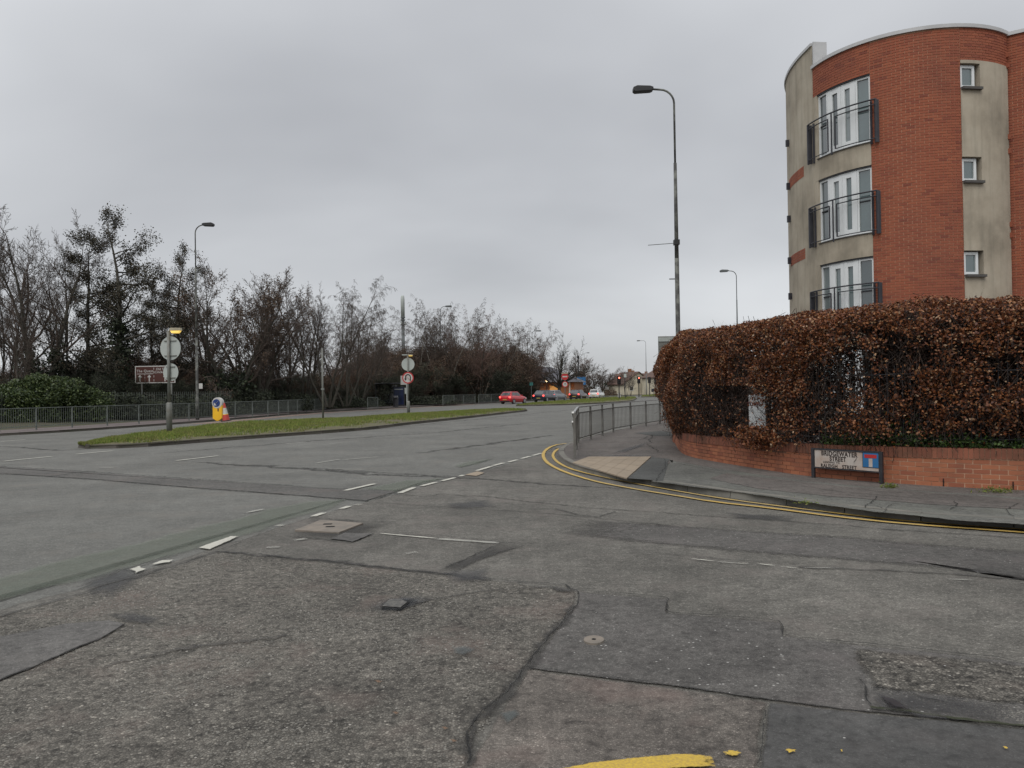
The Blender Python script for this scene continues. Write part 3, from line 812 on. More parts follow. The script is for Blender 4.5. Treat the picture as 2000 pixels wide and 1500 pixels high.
# ---------------------------------------------------------------- near pavement
kerb_px = [(1300, 822), (1232, 838.5), (1190, 848), (1150, 858), (1118, 868), (1098, 878), (1090, 888), (1097, 903), (1130, 920), (1200, 938), (1300, 953), (1400, 970), (1550, 989), (1700, 1012), (1850, 1025), (2000, 1034)]
kerb = [G(x, y) for x, y in kerb_px]
d_main = Vector((0.62, 0.785, 0)).normalized()
kerb = [kerb[0] + d_main * q for q in (40, 25, 12, 5)] + kerb
kerb += [Vector((7.3, 7.0, 0)), Vector((10, 5.6, 0)), Vector((14, 3.8, 0))]
kerb = catmull(kerb, 0.2)
pts = [(p.x, p.y) for p in kerb] + [(40, 4), (60, 30), (60, 90)]
pv = fastmesh('pavement', np.array([(x, y, 0.1) for x, y in pts]), [tuple(range(len(pts)))])
# face must look up
if pv.polygons[0].normal.z < 0: pv.flip_normals()
pavement = link('pavement', pv, m_pave)
tag(pavement, kind='structure')

def kerbstones(P, ln, w_, h0, h1, mat, parent, side=1, limit=300, gap=0.012):
    "single stones laid end to end along a curve; side: +1 keeps them left of travel"
    Q = resample(P, ln)
    nn = normals2(Q)
    cnt = 0
    for i in range(len(Q) - 1):
        a, b_ = Q[i], Q[i + 1]
        na, nb = nn[i] * side, nn[i + 1] * side
        d = (b_ - a).normalized() * gap / 2
        a2, b2 = a + d, b_ - d
        r = random.uniform(-0.006, 0.006)
        V = []
        for z in (h0, h1 + r):
            ch = 0.02 if z > h0 else 0
            V += [a2 + na * ch + Vector((0, 0, z)), b2 + nb * ch + Vector((0, 0, z)), b2 + nb * w_ + Vector((0, 0, z)), a2 + na * w_ + Vector((0, 0, z))]
        m_ = MB().add(V, [(0, 1, 5, 4), (1, 2, 6, 5), (2, 3, 7, 6), (3, 0, 4, 7), (4, 5, 6, 7)])
        m_.build('kerbstone', mat, parent, world=True)
        cnt += 1
kerb_vis = [p for p in kerb if p.y < 48 and p.x < 11]
# kerb height: dropped at the crossing point
nk = normals2(kerb_vis)
kerbstones(kerb_vis, 0.9, 0.14, -0.01, 0.108, m_kerb, pavement, side=1)
# channel line of dark grit along the kerb foot
inner_off = 0.0
yl = [p for p in kerb if p.y < 19.5]
ny = normals2(yl)
def offs(P, d): 
    n_ = normals2(P)
    return [p - n * d for p, n in zip(P, n_)]
def yline(px, mats, wd):
    P = catmull([G(x, y) for x, y in px], 0.25)
    n = len(P)
    for (a, b_, mt) in mats:
        line('road_marking', None, wd, mt, 5, world=P[int(a * n):max(int(b_ * n) + 1, int(a * n) + 3)], fade=0.022, jit=0.005, ends=1.0)
yline([(1116, 866), (1082, 871), (1062, 885), (1067, 903), (1100, 922), (1160, 941), (1240, 957), (1320, 970), (1400, 983), (1500, 994), (1620, 1010), (1760, 1025), (1880, 1034), (2000, 1043), (2300, 1068)], [(0, 0.55, m_yellow), (0.55, 0.72, m_yellow_worn), (0.72, 1, m_yellow)], 0.105)
yline([(1118, 871), (1092, 877), (1080, 889), (1088, 903), (1120, 919), (1200, 938), (1300, 957), (1400, 974), (1500, 988), (1620, 1003), (1760, 1019), (1880, 1029), (2000, 1037), (2300, 1060)], [(0, 0.5, m_yellow), (0.5, 0.8, m_yellow_worn), (0.8, 1, m_yellow)], 0.09)
ribbon('channel_grit', None, 0.14, m_stain, 2, world=[p for p in offs(kerb_vis, 0.07)[::4] if p.y < 16], jit=0.1)
# pavement surfaces
Z1 = 0.1
sheet('asphalt_patch', [(1308, 898), (1400, 915), (1586, 941), (1721, 953), (2000, 972), (2400, 995), (2400, 1070), (2000, 1026), (1850, 1016), (1700, 1000), (1550, 979), (1400, 957), (1270, 941)], m_pave2, 1, 0.08, 0.04, pavement, Z1)
sheet('asphalt_patch', [(1420, 925), (1640, 950), (1800, 962), (2100, 985), (2100, 1000), (1850, 988), (1640, 972), (1480, 955), (1385, 935)], m_pave, 2, 0.06, 0.04, pavement, Z1)
o = sheet('asphalt_patch', [(1272, 893), (1308, 897), (1296, 940), (1225, 935)], m_pave3, 2, 0.02, 0.01, pavement, Z1)
sheet('asphalt_patch', [(1235, 846), (1290, 842), (1330, 846), (1320, 852), (1280, 852)], m_pave3, 2, 0.1, 0.03, pavement, Z1)
sheet('stain', [(1180, 889), (1240, 870), (1272, 861), (1262, 872), (1215, 888)], m_stain, 3, 0.1, 0.03, pavement, Z1)
sheet('stain', [(1126, 893), (1210, 888), (1290, 890), (1290, 894), (1140, 897)], m_stain, 3, 0.05, 0.03, pavement, Z1)
for i, (p, wd) in enumerate([([(1500, 955), (1560, 950), (1640, 962), (1800, 975)], 0.02), ([(1480, 938), (1420, 928), (1330, 915)], 0.02), ([(1690, 993), (1712, 972), (1725, 970)], 0.025), ([(1712, 990), (1730, 996), (1745, 985), (1860, 998), (1870, 985), (1865, 980)], 0.02), ([(1730, 996), (1725, 1004)], 0.02), ([(1980, 1010), (1960, 998), (1990, 985)], 0.02), ([(1250, 860), (1275, 850), (1268, 870), (1285, 884)], 0.04), ([(1520, 940), (1600, 948), (1720, 962), (1900, 972)], 0.018), ([(1320, 905), (1380, 917), (1480, 928)], 0.02), ([(1560, 962), (1680, 970), (1850, 985), (2000, 993)], 0.016), ([(1840, 992), (1930, 1002), (2000, 1008)], 0.016), ([(1300, 898), (1296, 920), (1284, 942)], 0.02)]):
    ribbon('crack', p, wd, m_crack, 4, seed=100 + i, jit=0.5, parent=pavement, z0=Z1)
# tactile paving: slabs with blisters
A, B, C, D = G(1150, 893, Z1), G(1272, 893, Z1), G(1224, 936, Z1), G(1118, 905, Z1)
nx, ny_ = 6, 4
slab_mesh = {}
for i in range(nx):
    for j in range(ny_):
        def q(u, v): return A.lerp(B, u).lerp(D.lerp(C, u), v)
        e = 0.004
        p = [q((i + e * nx / 2) / nx, (j + e * ny_) / ny_), q((i + 1 - e * nx / 2) / nx, (j + e * ny_) / ny_), q((i + 1 - e * nx / 2) / nx, (j + 1 - e * ny_) / ny_), q((i + e * nx / 2) / nx, (j + 1 - e * ny_) / ny_)]
        b = MB(); zt = 0.1 + 0.018
        b.add([(v.x, v.y, zt) for v in p] + [(v.x, v.y, 0.095) for v in p], [(3, 2, 1, 0), (0, 1, 5, 4), (1, 2, 6, 5), (2, 3, 7, 6), (3, 0, 4, 7)])
        for a_ in range(4):
            for b2 in range(4):
                c_ = p[0].lerp(p[1], (a_ + .5) / 4).lerp(p[3].lerp(p[2], (a_ + .5) / 4), (b2 + .5) / 4)
                b.add([(c_.x + .018, c_.y, zt), (c_.x, c_.y + .018, zt), (c_.x - .018, c_.y, zt), (c_.x, c_.y - .018, zt), (c_.x, c_.y, zt + .003)], [(0, 1, 4), (1, 2, 4), (2, 3, 4), (3, 0, 4)])
        b.build('tactile_slab', m_tactile, pavement, world=True)

# ---------------------------------------------------------------- far pavement
fk = [p for p in far_kerb if p.y < 150]
nf = normals2(fk)
outer = [p + n * 3.6 for p, n in zip(fk, nf)]
V = [(p.x, p.y, 0.1) for p in fk] + [(p.x, p.y, 0.1) for p in outer]
n = len(fk)
F = [(i, i + 1, n + i + 1, n + i) for i in range(n - 1)]
me = fastmesh('far_pavement', np.array(V), F)
m_farpave = M('far_footway_asphalt', (0.15, 0.12, 0.115), 0.9, (0.12, 0.10, 0.095), 1.5, 0.2)
farpav = link('far_pavement', me, m_farpave); tag(farpav, kind='structure')
kerbstones(fk[::1], 0.91, 0.14, -0.01, 0.11, m_kerb_dark, farpav, side=1)
# verge behind the far pavement, gently rising
V = []; F = []
rows = [0, 1.5, 5, 12, 30, 80]
hs = [0.095, 0.16, 0.35, 0.5, 0.5, 0.4]
for r_, h_ in zip(rows, hs):
    V += [(p.x + nn__.x * r_, p.y + nn__.y * r_, h_ + random.uniform(-.03, .05) * (r_ > 0)) for p, nn__ in zip(outer, nf)]
for j in range(len(rows) - 1):
    F += [(j * n + i, j * n + i + 1, (j + 1) * n + i + 1, (j + 1) * n + i) for i in range(n - 1)]
verge = link('verge', fastmesh('verge', np.array(V), F), m_soil); tag(verge, kind='structure')

# ---------------------------------------------------------------- grass medians
def median(near_px, far_px, label_name='median', z=0.12, dense=1.0, extra=None):
    near = catmull([G(x, y, 0) for x, y in near_px], 0.5)
    far = catmull([G(x, y, z) for x, y in far_px], 0.5)
    m_ = 40
    A_ = resample(near, sum((b - a).length for a, b in zip(near, near[1:])) / m_)
    B_ = resample(far, sum((b - a).length for a, b in zip(far, far[1:])) / m_)
    B_ = [Vector((p.x, p.y, 0)) for p in B_]
    V = []; F = []; K = 7
    for a, b_ in zip(A_, B_):
        for k in range(K):
            u = k / (K - 1); q = a.lerp(b_, u)
            V.append((q.x, q.y, z - 0.02 + 0.10 * math.sin(math.pi * u) ** 0.7 * min(1, (b_ - a).length / 3)))
    for i in range(len(A_) - 1):
        for k in range(K - 1):
            a = i * K + k
            F.append((a, a + K, a + K + 1, a + 1))
    me = fastmesh(label_name, np.array(V), F, smooth=True)
    if me.polygons[10].normal.z < 0: me.flip_normals()
    o = link(label_name, me, m_grassbase); tag(o, kind='structure')
    kerbstones(A_, 0.915, 0.14, -0.01, z + 0.005, m_kerb_dark, o, side=1)
    kerbstones(B_[::-1], 0.915, 0.14, -0.01, z + 0.005, m_kerb_dark, o, side=1)
    # grass blades
    n_ = int(70000 * dense)
    u = rng.random(n_) * (len(A_) - 1.001); v = rng.random(n_) * 0.96 + 0.02
    i0 = u.astype(int); f = u - i0
    An = np.array([tuple(p) for p in A_]); Bn = np.array([tuple(p) for p in B_])
    a = An[i0] * (1 - f)[:, None] + An[i0 + 1] * f[:, None]; b_ = Bn[i0] * (1 - f)[:, None] + Bn[i0 + 1] * f[:, None]
    P_ = a * (1 - v)[:, None] + b_ * v[:, None]
    wid = np.linalg.norm(b_ - a, axis=1)
    bare = value_noise(P_[:, 0] * 0.8 + 11, P_[:, 1] * 0.8 + 5, 9) * 0.6 + value_noise(P_[:, 0] * 3, P_[:, 1] * 3, 10) * 0.4
    live = (bare + np.clip(v * 2.2, 0, 0.75)) > rng.uniform(0.58, 1.15, n_)
    P_ = P_[live]; v = v[live]; wid = wid[live]; n_ = len(P_)
    P_[:, 2] = z - 0.03 + 0.10 * np.sin(np.pi * v) ** 0.7 * np.minimum(1, wid / 3)
    tuft = value_noise(P_[:, 0] * 1.5, P_[:, 1] * 1.5, 4)
    h = rng.uniform(0.04, 0.10, n_) * (0.6 + tuft)
    ang = rng.uniform(0, 6.28, n_); wv = 0.018
    dx_ = np.stack([np.cos(ang) * wv, np.sin(ang) * wv, np.zeros(n_)], 1)
    lean = rng.normal(0, 0.03, (n_, 3)); lean[:, 2] = 0
    top = P_ + lean; top[:, 2] += h
    V = np.stack([P_ - dx_, P_ + dx_, top], 1).reshape(-1, 3)
    F = np.arange(n_ * 3).reshape(-1, 3)
    g = link('grass', fastmesh('grass', V, F), m_grass, o); tag(g, kind='stuff')
    return o
median([(152, 874), (200, 877), (300, 872), (400, 864), (600, 849), (720, 839.5), (800, 829.5), (900, 818.5), (1020, 804.5), (1030, 802.5)],
       [(165, 869), (190, 860), (250, 850), (320, 841), (420, 828), (520, 822), (640, 818), (720, 813), (800, 808), (940, 801), (1010, 800)], dense=1.2)
median([(1008, 793.5), (1062, 792.5), (1130, 790.5), (1181, 788), (1232, 784), (1244, 779)],
       [(1014, 791), (1040, 786.5), (1104, 781.5), (1181, 776.5), (1215, 775), (1238, 775.5)], dense=0.7)
median([(1252, 776.2), (1270, 775.8), (1300, 775), (1330, 774)], [(1256, 772.5), (1275, 770), (1300, 768), (1330, 767)], dense=0.25)

# ---------------------------------------------------------------- brick garden wall with hedge
wall_px = [(1330, 883), (1352, 892.5), (1400, 902), (1505, 919), (1587, 930.5), (1722, 942), (1844, 950), (2000, 957.5)]
wall_w = [G(x, y, 0.1) for x, y in wall_px]
c0 = G(1318.5, 866, 0.1)
back = [c0 + Vector((0.16, 1.0, 0)), c0 + Vector((1.0, 3.2, 0)), c0 + Vector((2.2, 5.6, 0)), c0 + Vector((5.5, 11.5, 0)), c0 + Vector((10, 19.0, 0))]
front = [wall_w[-1] + Vector((1.4, -0.72, 0)), wall_w[-1] + Vector((3.2, -1.7, 0))]
wall_path = catmull(back[::-1] + [c0] + wall_w + front, 0.1)          # travels towards the camera; street on its right
for p in wall_path: p.z = 0
WPATH = resample(wall_path, 0.05)
WN = normals2(WPATH)      # left of travel = into the garden
WLEN = 0.05 * (len(WPATH) - 1)
def wp(s_):
    i = min(max(int(s_ / 0.05), 0), len(WPATH) - 2)
    f = s_ / 0.05 - i
    return WPATH[i].lerp(WPATH[i + 1], f), WN[i].lerp(WN[i + 1], f).normalized()
def near_s(P):
    return min(range(len(WPATH)), key=lambda i: (WPATH[i] - Vector((P.x, P.y, 0))).length) * 0.05
S_corner = near_s(c0)
def wtop(s_):
    "the wall top drops slightly towards the far corner"
    u = min(1, max(0, (s_ - S_corner) / (near_s_end - S_corner)))
    return 0.42 + 0.155 * u
near_s_end = near_s(wall_w[-1])
wall = thing('brick_wall', 'low curved red brick garden wall under the brown hedge with soldier coping', 'brick wall', (wall_w[3].x, wall_w[3].y, 0.1))
# mortar core: darkened joints left of the nameplate, pale repointed joints to its right
m_mortar_pale = M('repointed_mortar', (0.58, 0.40, 0.27), 0.95, (0.30, 0.15, 0.09), 1.6, 0, lo=0.45, hi=0.62)
s_split = near_s(wall_w[5])
for nm_, sa_, sb__, mt_ in (('mortar_core', 0.0, s_split, m_mortar), ('repointed_mortar', s_split, WLEN - 0.05, m_mortar_pale)):
    b = MB(); V = []; F = []
    ss = np.arange(sa_, sb__, 0.1)
    for s_ in ss:
        p, nn_v = wp(s_)
        h = wtop(s_) - 0.01
        for off, z in ((0.006, 0.05), (0.006, 0.1 + h), (0.2, 0.1 + h), (0.2, 0.05)):
            q = p + nn_v * off
            V.append((q.x, q.y, z))
    for i in range(len(ss) - 1):
        for k in range(3):
            a = i * 4 + k
            F.append((a, a + 1, a + 5, a + 4))
    b.add(V, F); b.build(nm_, mt_, wall, world=True)
CH, BL, MJ = 0.069, 0.212, 0.0105
bricks = []
for cidx in range(7):
    s_ = (cidx % 2) * BL / 2 + 0.01
    while s_ < WLEN - BL - 0.1:
        zb = 0.1 + cidx * CH
        lim = wtop(s_) - 0.155
        hh = min(CH - MJ, lim - cidx * CH - 0.004)
        if hh > 0.02:
            bricks.append((s_, BL - MJ, zb, hh, 0))
        s_ += BL
s_ = 0.0
while s_ < WLEN - 0.2:
    bricks.append((s_, 0.066 - 0.007, 0.1 + wtop(s_) - 0.152, 0.152, 1)); s_ += 0.066
def brick_verts(s_, ln, zb, hh, coping, proud):
    a, na = wp(s_); c, nc = wp(s_ + ln)
    f = -0.012 - proud if coping else -proud
    dep = 0.20 if coping else 0.06
    V = []
    for z in (zb, zb + hh):
        V += [a + na * f + Vector((0, 0, z)), c + nc * f + Vector((0, 0, z)), c + nc * dep + Vector((0, 0, z)), a + na * dep + Vector((0, 0, z))]
    return V
BF = [(0, 1, 5, 4), (4, 5, 6, 7), (3, 0, 4, 7), (1, 2, 6, 5), (3, 2, 1, 0)]
def bdist(bk):
    p, _ = wp(bk[0]); return p.length
vis = [bk for bk in bricks if bk[0] > S_corner - 1.0]
hid = [bk for bk in bricks if bk[0] <= S_corner - 1.0]
body = sorted([bk for bk in vis if bk[4] == 0 and wp(bk[0])[0].x < 8.6], key=bdist)
cop = sorted([bk for bk in vis if bk[4] == 1 and wp(bk[0])[0].x < 8.6], key=bdist)
single = body[:285]
single_ids = set(id(q) for q in single)
copsingle = cop[:200]
for q in copsingle: single_ids.add(id(q))
for bk in single + copsingle:
    MB().add(brick_verts(*bk, random.uniform(0, 0.004)), BF).build('coping_brick' if bk[4] else 'brick', m_cope_i if bk[4] else m_brick, wall, world=True)
mass = MB()
for bk in bricks:
    if id(bk) not in single_ids: mass.add(brick_verts(*bk, random.uniform(0, 0.004)), BF)
o = mass.build('brick_courses', m_brick_i, wall, world=True); tag(o, kind='stuff')
# weep slots
for px_, py_ in ((1844, 945), (1976, 952)):
    s_ = near_s(G(px_, py_ + 5, 0.1)); p, nv = wp(s_)
    q = p - nv * 0.006
    MB().box((q.x, q.y, 0.16), (0.014, 0.012, 0.11), math.atan2(-nv.x, nv.y)).build('weep_slot', m_black, wall, world=True)

# hedge
hedge = thing('hedge', 'tall clipped beech hedge in dead copper-brown leaf curving round the corner on the low wall', 'hedge', (wall_w[3].x, wall_w[3].y, 0.6))
HB = Vector(hedge.location)
HT = 2.82
def hedge_points(n, smin, smax, seed, depth_scale, top_share=0.25):
    r = np.random.default_rng(seed)
    s_ = r.uniform(smin, smax, n)
    z = r.uniform(0.0, 1.0, n)
    istop = r.random(n) < top_share
    idx = np.clip((s_ / 0.05).astype(int), 0, len(WPATH) - 2)
    PA = np.array([tuple(p) for p in WPATH]); NA = np.array([tuple(p) for p in WN])
    TA = np.stack([NA[:, 1], -NA[:, 0], np.zeros(len(NA))], 1)
    base = PA[idx] + TA[idx] * (s_ - idx * 0.05)[:, None]; nv = NA[idx]
    zt = 0.1 + np.array([wtop(q) for q in s_])
    Hh = HT - zt
    # profile of the front face: pinched at the foot, bulging at the shoulder, rounded at the top
    bulge = 0.05 + 0.30 * np.sin(np.clip(z, 0, 1) * np.pi * 0.62) ** 0.8
    bulge -= 0.30 * np.clip((z - 0.86) / 0.14, 0, 1) ** 2
    lump = (value_noise(s_ * 1.1 + 3, z * 2.6, 11) - 0.5) * 0.34 + (value_noise(s_ * 3.2, z * 7, 12) - 0.5) * 0.20
    corner = -np.exp(-((s_ - S_corner) / 2.5) ** 2) * 0.04
    dpt = r.exponential(depth_scale, n)
    front_off = -(bulge + lump + corner) + dpt
    Wd = 1.15
    topoff = r.uniform(-0.18, Wd, n)
    topz = HT + (value_noise(s_ * 1.3, topoff * 3, 13) - 0.5) * 0.16 + (value_noise(s_ * 5, topoff * 6, 14) - 0.5) * 0.09
    edge_drop = np.clip((0.10 - topoff) / 0.3, 0, 1) ** 2 * 0.22
    off = np.where(istop, topoff, np.minimum(front_off, Wd))
    zz_ = np.where(istop, topz - edge_drop - r.exponential(depth_scale * 0.8, n), zt - 0.04 + z * Hh)
    P = base + nv * off[:, None]; P[:, 2] = zz_
    return P, s_, z, dpt, istop, nv, r
def leaf_quads(P, r, size, outward=None, aspect=0.62, up=0.2):
    n = len(P)
    d = r.normal(0, 1, (n, 3)); d[:, 2] = d[:, 2] * 0.7 - 0.25
    d /= np.linalg.norm(d, axis=1)[:, None]
    nn2 = r.normal(0, 1, (n, 3))
    if outward is not None: nn2 += outward * 0.9; nn2[:, 2] += up
    x = np.cross(d, nn2); x /= np.linalg.norm(x, axis=1)[:, None] + 1e-9
    sz = size * r.uniform(0.6, 1.25, n)[:, None]
    nrm = np.cross(x, d)
    a = P - d * sz * 0.5
    b_ = P + x * sz * aspect * 0.5 + nrm * sz * 0.12
    c = P + d * sz * 0.5
    e = P - x * sz * aspect * 0.5 + nrm * sz * 0.12
    V = np.stack([a, b_, c, e], 1).reshape(-1, 3)
    F = np.arange(n * 4).reshape(-1, 4)
    return V, F
# where the leaves are thin: dark hollows and the see-through gaps
def hollow(P):
    d = P - np.array([0, 0, EYE])
    fw = np.array(FW); rt = np.array(RT); up = np.array(UP)
    t = d @ fw
    return 1000 + FPX * (d @ rt) / t, 750 - FPX * (d @ up) / t
s_b, s_e = S_corner - 9.0, near_s_end + 2.4
P, s_, z, dpt, istop, nv, r = hedge_points(430000, s_b, s_e, 21, 0.11, 0.30)
clump = value_noise(s_ * 1.6, z * 4.0, 31) * 0.55 + value_noise(s_ * 5, z * 12, 32) * 0.45
keepp = np.clip((clump - 0.30) * 3.2, 0.06, 1.0)
# lower and middle zones are barer, as the photograph shows
keepp *= np.where(istop, 1.0, np.clip(0.22 + 0.95 * z + 0.45 * (value_noise(s_ * 0.9 + 7, z * 3, 33) - 0.4), 0.18, 1))
sA = near_s(G(1452, 912, .1)); sH0, sH1 = near_s(G(1385, 900, .1)), near_s(G(1458, 912, .1))
hole = (~istop) & (s_ > sH0) & (s_ < sH1) & (z > 0.12) & (z < 0.48)
keepp = np.where(hole, 0.03, keepp)
board = (~istop) & (s_ > sH1) & (s_ < near_s(G(1500, 917, .1))) & (z > 0.14) & (z < 0.47)
keepp = np.where(board, keepp * 0.04, keepp)
sW0, sW1 = near_s(G(1625, 934, .1)), near_s(G(1715, 941, .1))
gap = (~istop) & (s_ > sW0) & (s_ < sW1) & (z > 0.22) & (z < 0.74)
keepp = np.where(gap, keepp * 0.5, keepp)
sR = near_s(G(1730, 943, .1))
keepp = np.where((~istop) & (s_ > sR) & (z > 0.55) & (z < 0.80), keepp * 0.5, keepp)
keepp = np.where((~istop) & (s_ > near_s(G(1560, 925, .1))) & (z < 0.10), keepp * 0.25, keepp)
# the parts behind the corner need fewer leaves
keepp = np.where(s_ < S_corner - 2.5, keepp * 0.6, keepp)
kmask = r.random(len(P)) < keepp
V, F = leaf_quads(P[kmask], r, 0.049, -nv[kmask])
o = link('leaves', fastmesh('leaves', V - np.array(HB), F), m_beech, hedge); tag(o, kind='stuff')
# low ends hanging over the wall by the white board
n = 1500
rr = np.random.default_rng(5)
sc_ = near_s(G(1490, 917, .1))
Pc = []
for k in range(n):
    p, nv_ = wp(sc_ + rr.normal(0, 0.32)); q = p - nv_ * (0.12 + rr.normal(0, 0.10)); Pc.append((q.x, q.y, 0.68 + rr.normal(0, 0.10)))
V, F = leaf_quads(np.array(Pc), rr, 0.062)
o = link('leaf_spray', fastmesh('leaf_spray', V - np.array(HB), F), m_beech, hedge); tag(o, kind='stuff')
# inner mass of the hedge: dark twigs and shaded leaves through the depth
P, s_, z, dpt, istop, nv, r = hedge_points(170000, s_b, s_e, 22, 0.5, 0.0)
PA = P.copy(); base_off = r.uniform(0.15, 1.05, len(P))
idx = np.clip((s_ / 0.05).astype(int), 0, len(WPATH) - 2)
WPn = np.array([tuple(p) for p in WPATH]); 
TAn = np.array([(p.y, -p.x, 0.0) for p in WN])
PA = WPn[idx] + TAn[idx] * (s_ - idx * 0.05)[:, None] + nv * base_off[:, None]; PA[:, 2] = P[:, 2] * 0.97
gap = (s_ > sW0) & (s_ < sW1) & (z > 0.22) & (z < 0.74)
hole = (s_ > sH0) & (s_ < near_s(G(1500, 917, .1))) & (z > 0.12) & (z < 0.48) & (base_off < 0.5)
kp = (r.random(len(P)) < np.where(gap, 0.30, 0.95)) & ~hole
V, F = leaf_quads(PA[kp], r, 0.06)
m_beech_in = random_mat('shaded_inner_leaves', [(0, (0.010, 0.006, 0.004)), (0.7, (0.030, 0.014, 0.009)), (1, (0.07, 0.03, 0.016))], 0.8)  # darker copy of the beech leaves, the hedge's inner shade put into the colour
o = link('shaded_inner_leaves', fastmesh('shaded_inner_leaves', V - np.array(HB), F), m_beech_in, hedge); tag(o, kind='stuff')
n = 45000
rr = np.random.default_rng(99)
s_ = rr.uniform(sR - 0.5, s_e, n); idx = np.clip((s_ / 0.05).astype(int), 0, len(WPATH) - 2)
NAn = np.array([tuple(p) for p in WN])
PA = WPn[idx] + TAn[idx] * (s_ - idx * 0.05)[:, None] + NAn[idx] * rr.uniform(0.3, 1.1, n)[:, None]; PA[:, 2] = rr.uniform(0.62, 2.72, n)
V, F = leaf_quads(PA, rr, 0.075)
o = link('shaded_inner_leaves', fastmesh('shaded_inner_leaves', V - np.array(HB), F), m_beech_in, hedge); tag(o, kind='stuff')
# twigs
def twigs(n, smin, smax, seed, length, rad, zr=(0, 1), topspray=False):
    r = np.random.default_rng(seed)
    P, s_, z, dpt, istop, nv, r = hedge_points(n, smin, smax, seed, 0.25, 1.0 if topspray else 0.12)
    d = r.normal(0, 0.55, (n, 3)) - nv * 0.35; d[:, 2] += 0.75
    d /= np.linalg.norm(d, axis=1)[:, None]
    ln = length * r.uniform(0.4, 1.3, n)[:, None]
    x = np.cross(d, r.normal(0, 1, (n, 3))); x /= np.linalg.norm(x, axis=1)[:, None]
    y = np.cross(d, x)
    a = P - d * ln * 0.6; c = P + d * ln * 0.4
    V = np.stack([a + x * rad, a - x * rad * 0.5 + y * rad * 0.87, a - x * rad * 0.5 - y * rad * 0.87, c], 1)
    f = np.array([[0, 1, 3], [1, 2, 3], [2, 0, 3]])
    F = (np.arange(n)[:, None, None] * 4 + f[None]).reshape(-1, 3)
    return V.reshape(-1, 3), F
V, F = twigs(16000, s_b, s_e, 41, 0.42, 0.0045)
V2, F2 = twigs(2600, S_corner - 1, s_e, 42, 0.30, 0.0022, topspray=True)
V = np.concatenate([V, V2]); F = np.concatenate([F, F2 + len(V) - len(V2)])
o = link('twigs', fastmesh('twigs', V - np.array(HB), F), m_htwig, hedge); tag(o, kind='stuff')
b = MB()
rr = random.Random(8)
s_ = S_corner - 8
while s_ < s_e:
    p, nv_ = wp(s_)
    base = p + nv_ * rr.uniform(0.35, 0.7)
    pts_ = [Vector((base.x, base.y, 0.4))]
    for k in range(5): pts_.append(pts_[-1] + Vector((rr.uniform(-.12, .12), rr.uniform(-.12, .12), 0.42)))
    b.tube(pts_, [0.028, 0.024, 0.02, 0.015, 0.01, 0.005], 5)
    for k in range(7):
        a = pts_[rr.randint(0, 4)]
        e = a + Vector((rr.uniform(-.5, .5), rr.uniform(-.5, .5), rr.uniform(.2, .7)))
        b.tube([a, a.lerp(e, .5) + Vector((rr.uniform(-.05, .05),) * 3), e], [0.010, 0.007, 0.003], 4)
    s_ += rr.uniform(0.22, 0.36)
b.build('stems', m_htwig, hedge, world=True)
# railings standing in the face of the hedge
rail = thing('railing', 'black iron railings standing in the face of the brown hedge above the wall', 'railing', tuple(wp(near_s(G(1721, 942, .1)))[0] + Vector((0, 0, .6))))
sa, sb_ = near_s(G(1470, 914, .1)), near_s_end + 2.2
s_ = sa; k = 0
barmesh = None
tops = []
while s_ < sb_:
    p, nv_ = wp(s_)
    q = p + nv_ * 0.12
    zt = 0.1 + wtop(s_)
    if barmesh is None:
        barmesh = MB().tube([(0, 0, 0), (0, 0, 1.22), (0, 0, 1.27)], [0.007, 0.007, 0.002], 5)
        o = barmesh.build('bar', m_blackpaint, rail)
        barmesh = o.data
    else:
        o = link('bar', barmesh, None, rail)
    o.location = Vector((q.x, q.y, zt - 0.02)) - Vector(rail.location)
    tops.append(Vector((q.x, q.y, zt)))
    s_ += 0.115
for hz_ in (0.12, 1.10):
    MB().tube([t_ + Vector((0, 0, hz_)) for t_ in tops[::3]], 0.012, 5).build('rail', m_blackpaint, rail, world=True)
# low evergreen leaves at the foot of the hedge
n = 9000
rr = np.random.default_rng(77)
s_ = rr.uniform(near_s(G(1600, 932, .1)), near_s_end + 2, n)
Pc = np.zeros((n, 3)); cl = value_noise(s_ * 2.3, s_ * 0 + 3, 51)
for k in range(n):
    p, nv_ = wp(s_[k]); q = p + nv_ * rr.uniform(-0.03, 0.5)
    Pc[k] = (q.x, q.y, 0.1 + wtop(s_[k]) + abs(rr.normal(0, 0.10)) * (0.4 + 1.3 * cl[k]) + 0.01)
V, F = leaf_quads(Pc, rr, 0.05)
ev = thing('shrub', 'low dark green evergreen shoots along the wall top beneath the brown hedge', 'shrub', (wall_w[-2].x, wall_w[-2].y, 0.65))
o = link('leaves', fastmesh('leaves', V - np.array(Vector(ev.location)), F), m_hgreen, ev); tag(o, kind='stuff')
# white board in the hollow of the hedge
pa, nva = wp(near_s(G(1478, 915, .1)))
pc_ = at(1479, 804, (pa + nva * 0.02).y)
brd = thing('notice_board', 'white notice board with dark red lettering in the dark hollow of the hedge', 'notice board', (pc_.x, pc_.y, 0.55), math.atan2(-nva.x, nva.y) + R(6))
hb = 0.62; zc = pc_.z - 0.55
MB().box((0, 0, zc), (0.44, 0.02, hb)).build('board', m_white_frame, brd, bevel=0.003)
MB().box((-0.12, 0.03, zc / 2), (0.04, 0.04, zc + 0.3)).box((0.12, 0.03, zc / 2), (0.04, 0.04, zc + 0.3)).build('post', m_signwhite, brd)
m_redlet = M('dark_red_lettering', (0.14, 0.02, 0.02), 0.6)
text('TOWN', 0.10, m_redlet, brd, (-0.08, -0.014, zc + 0.13), (R(90), 0, 0), bold=0.003)

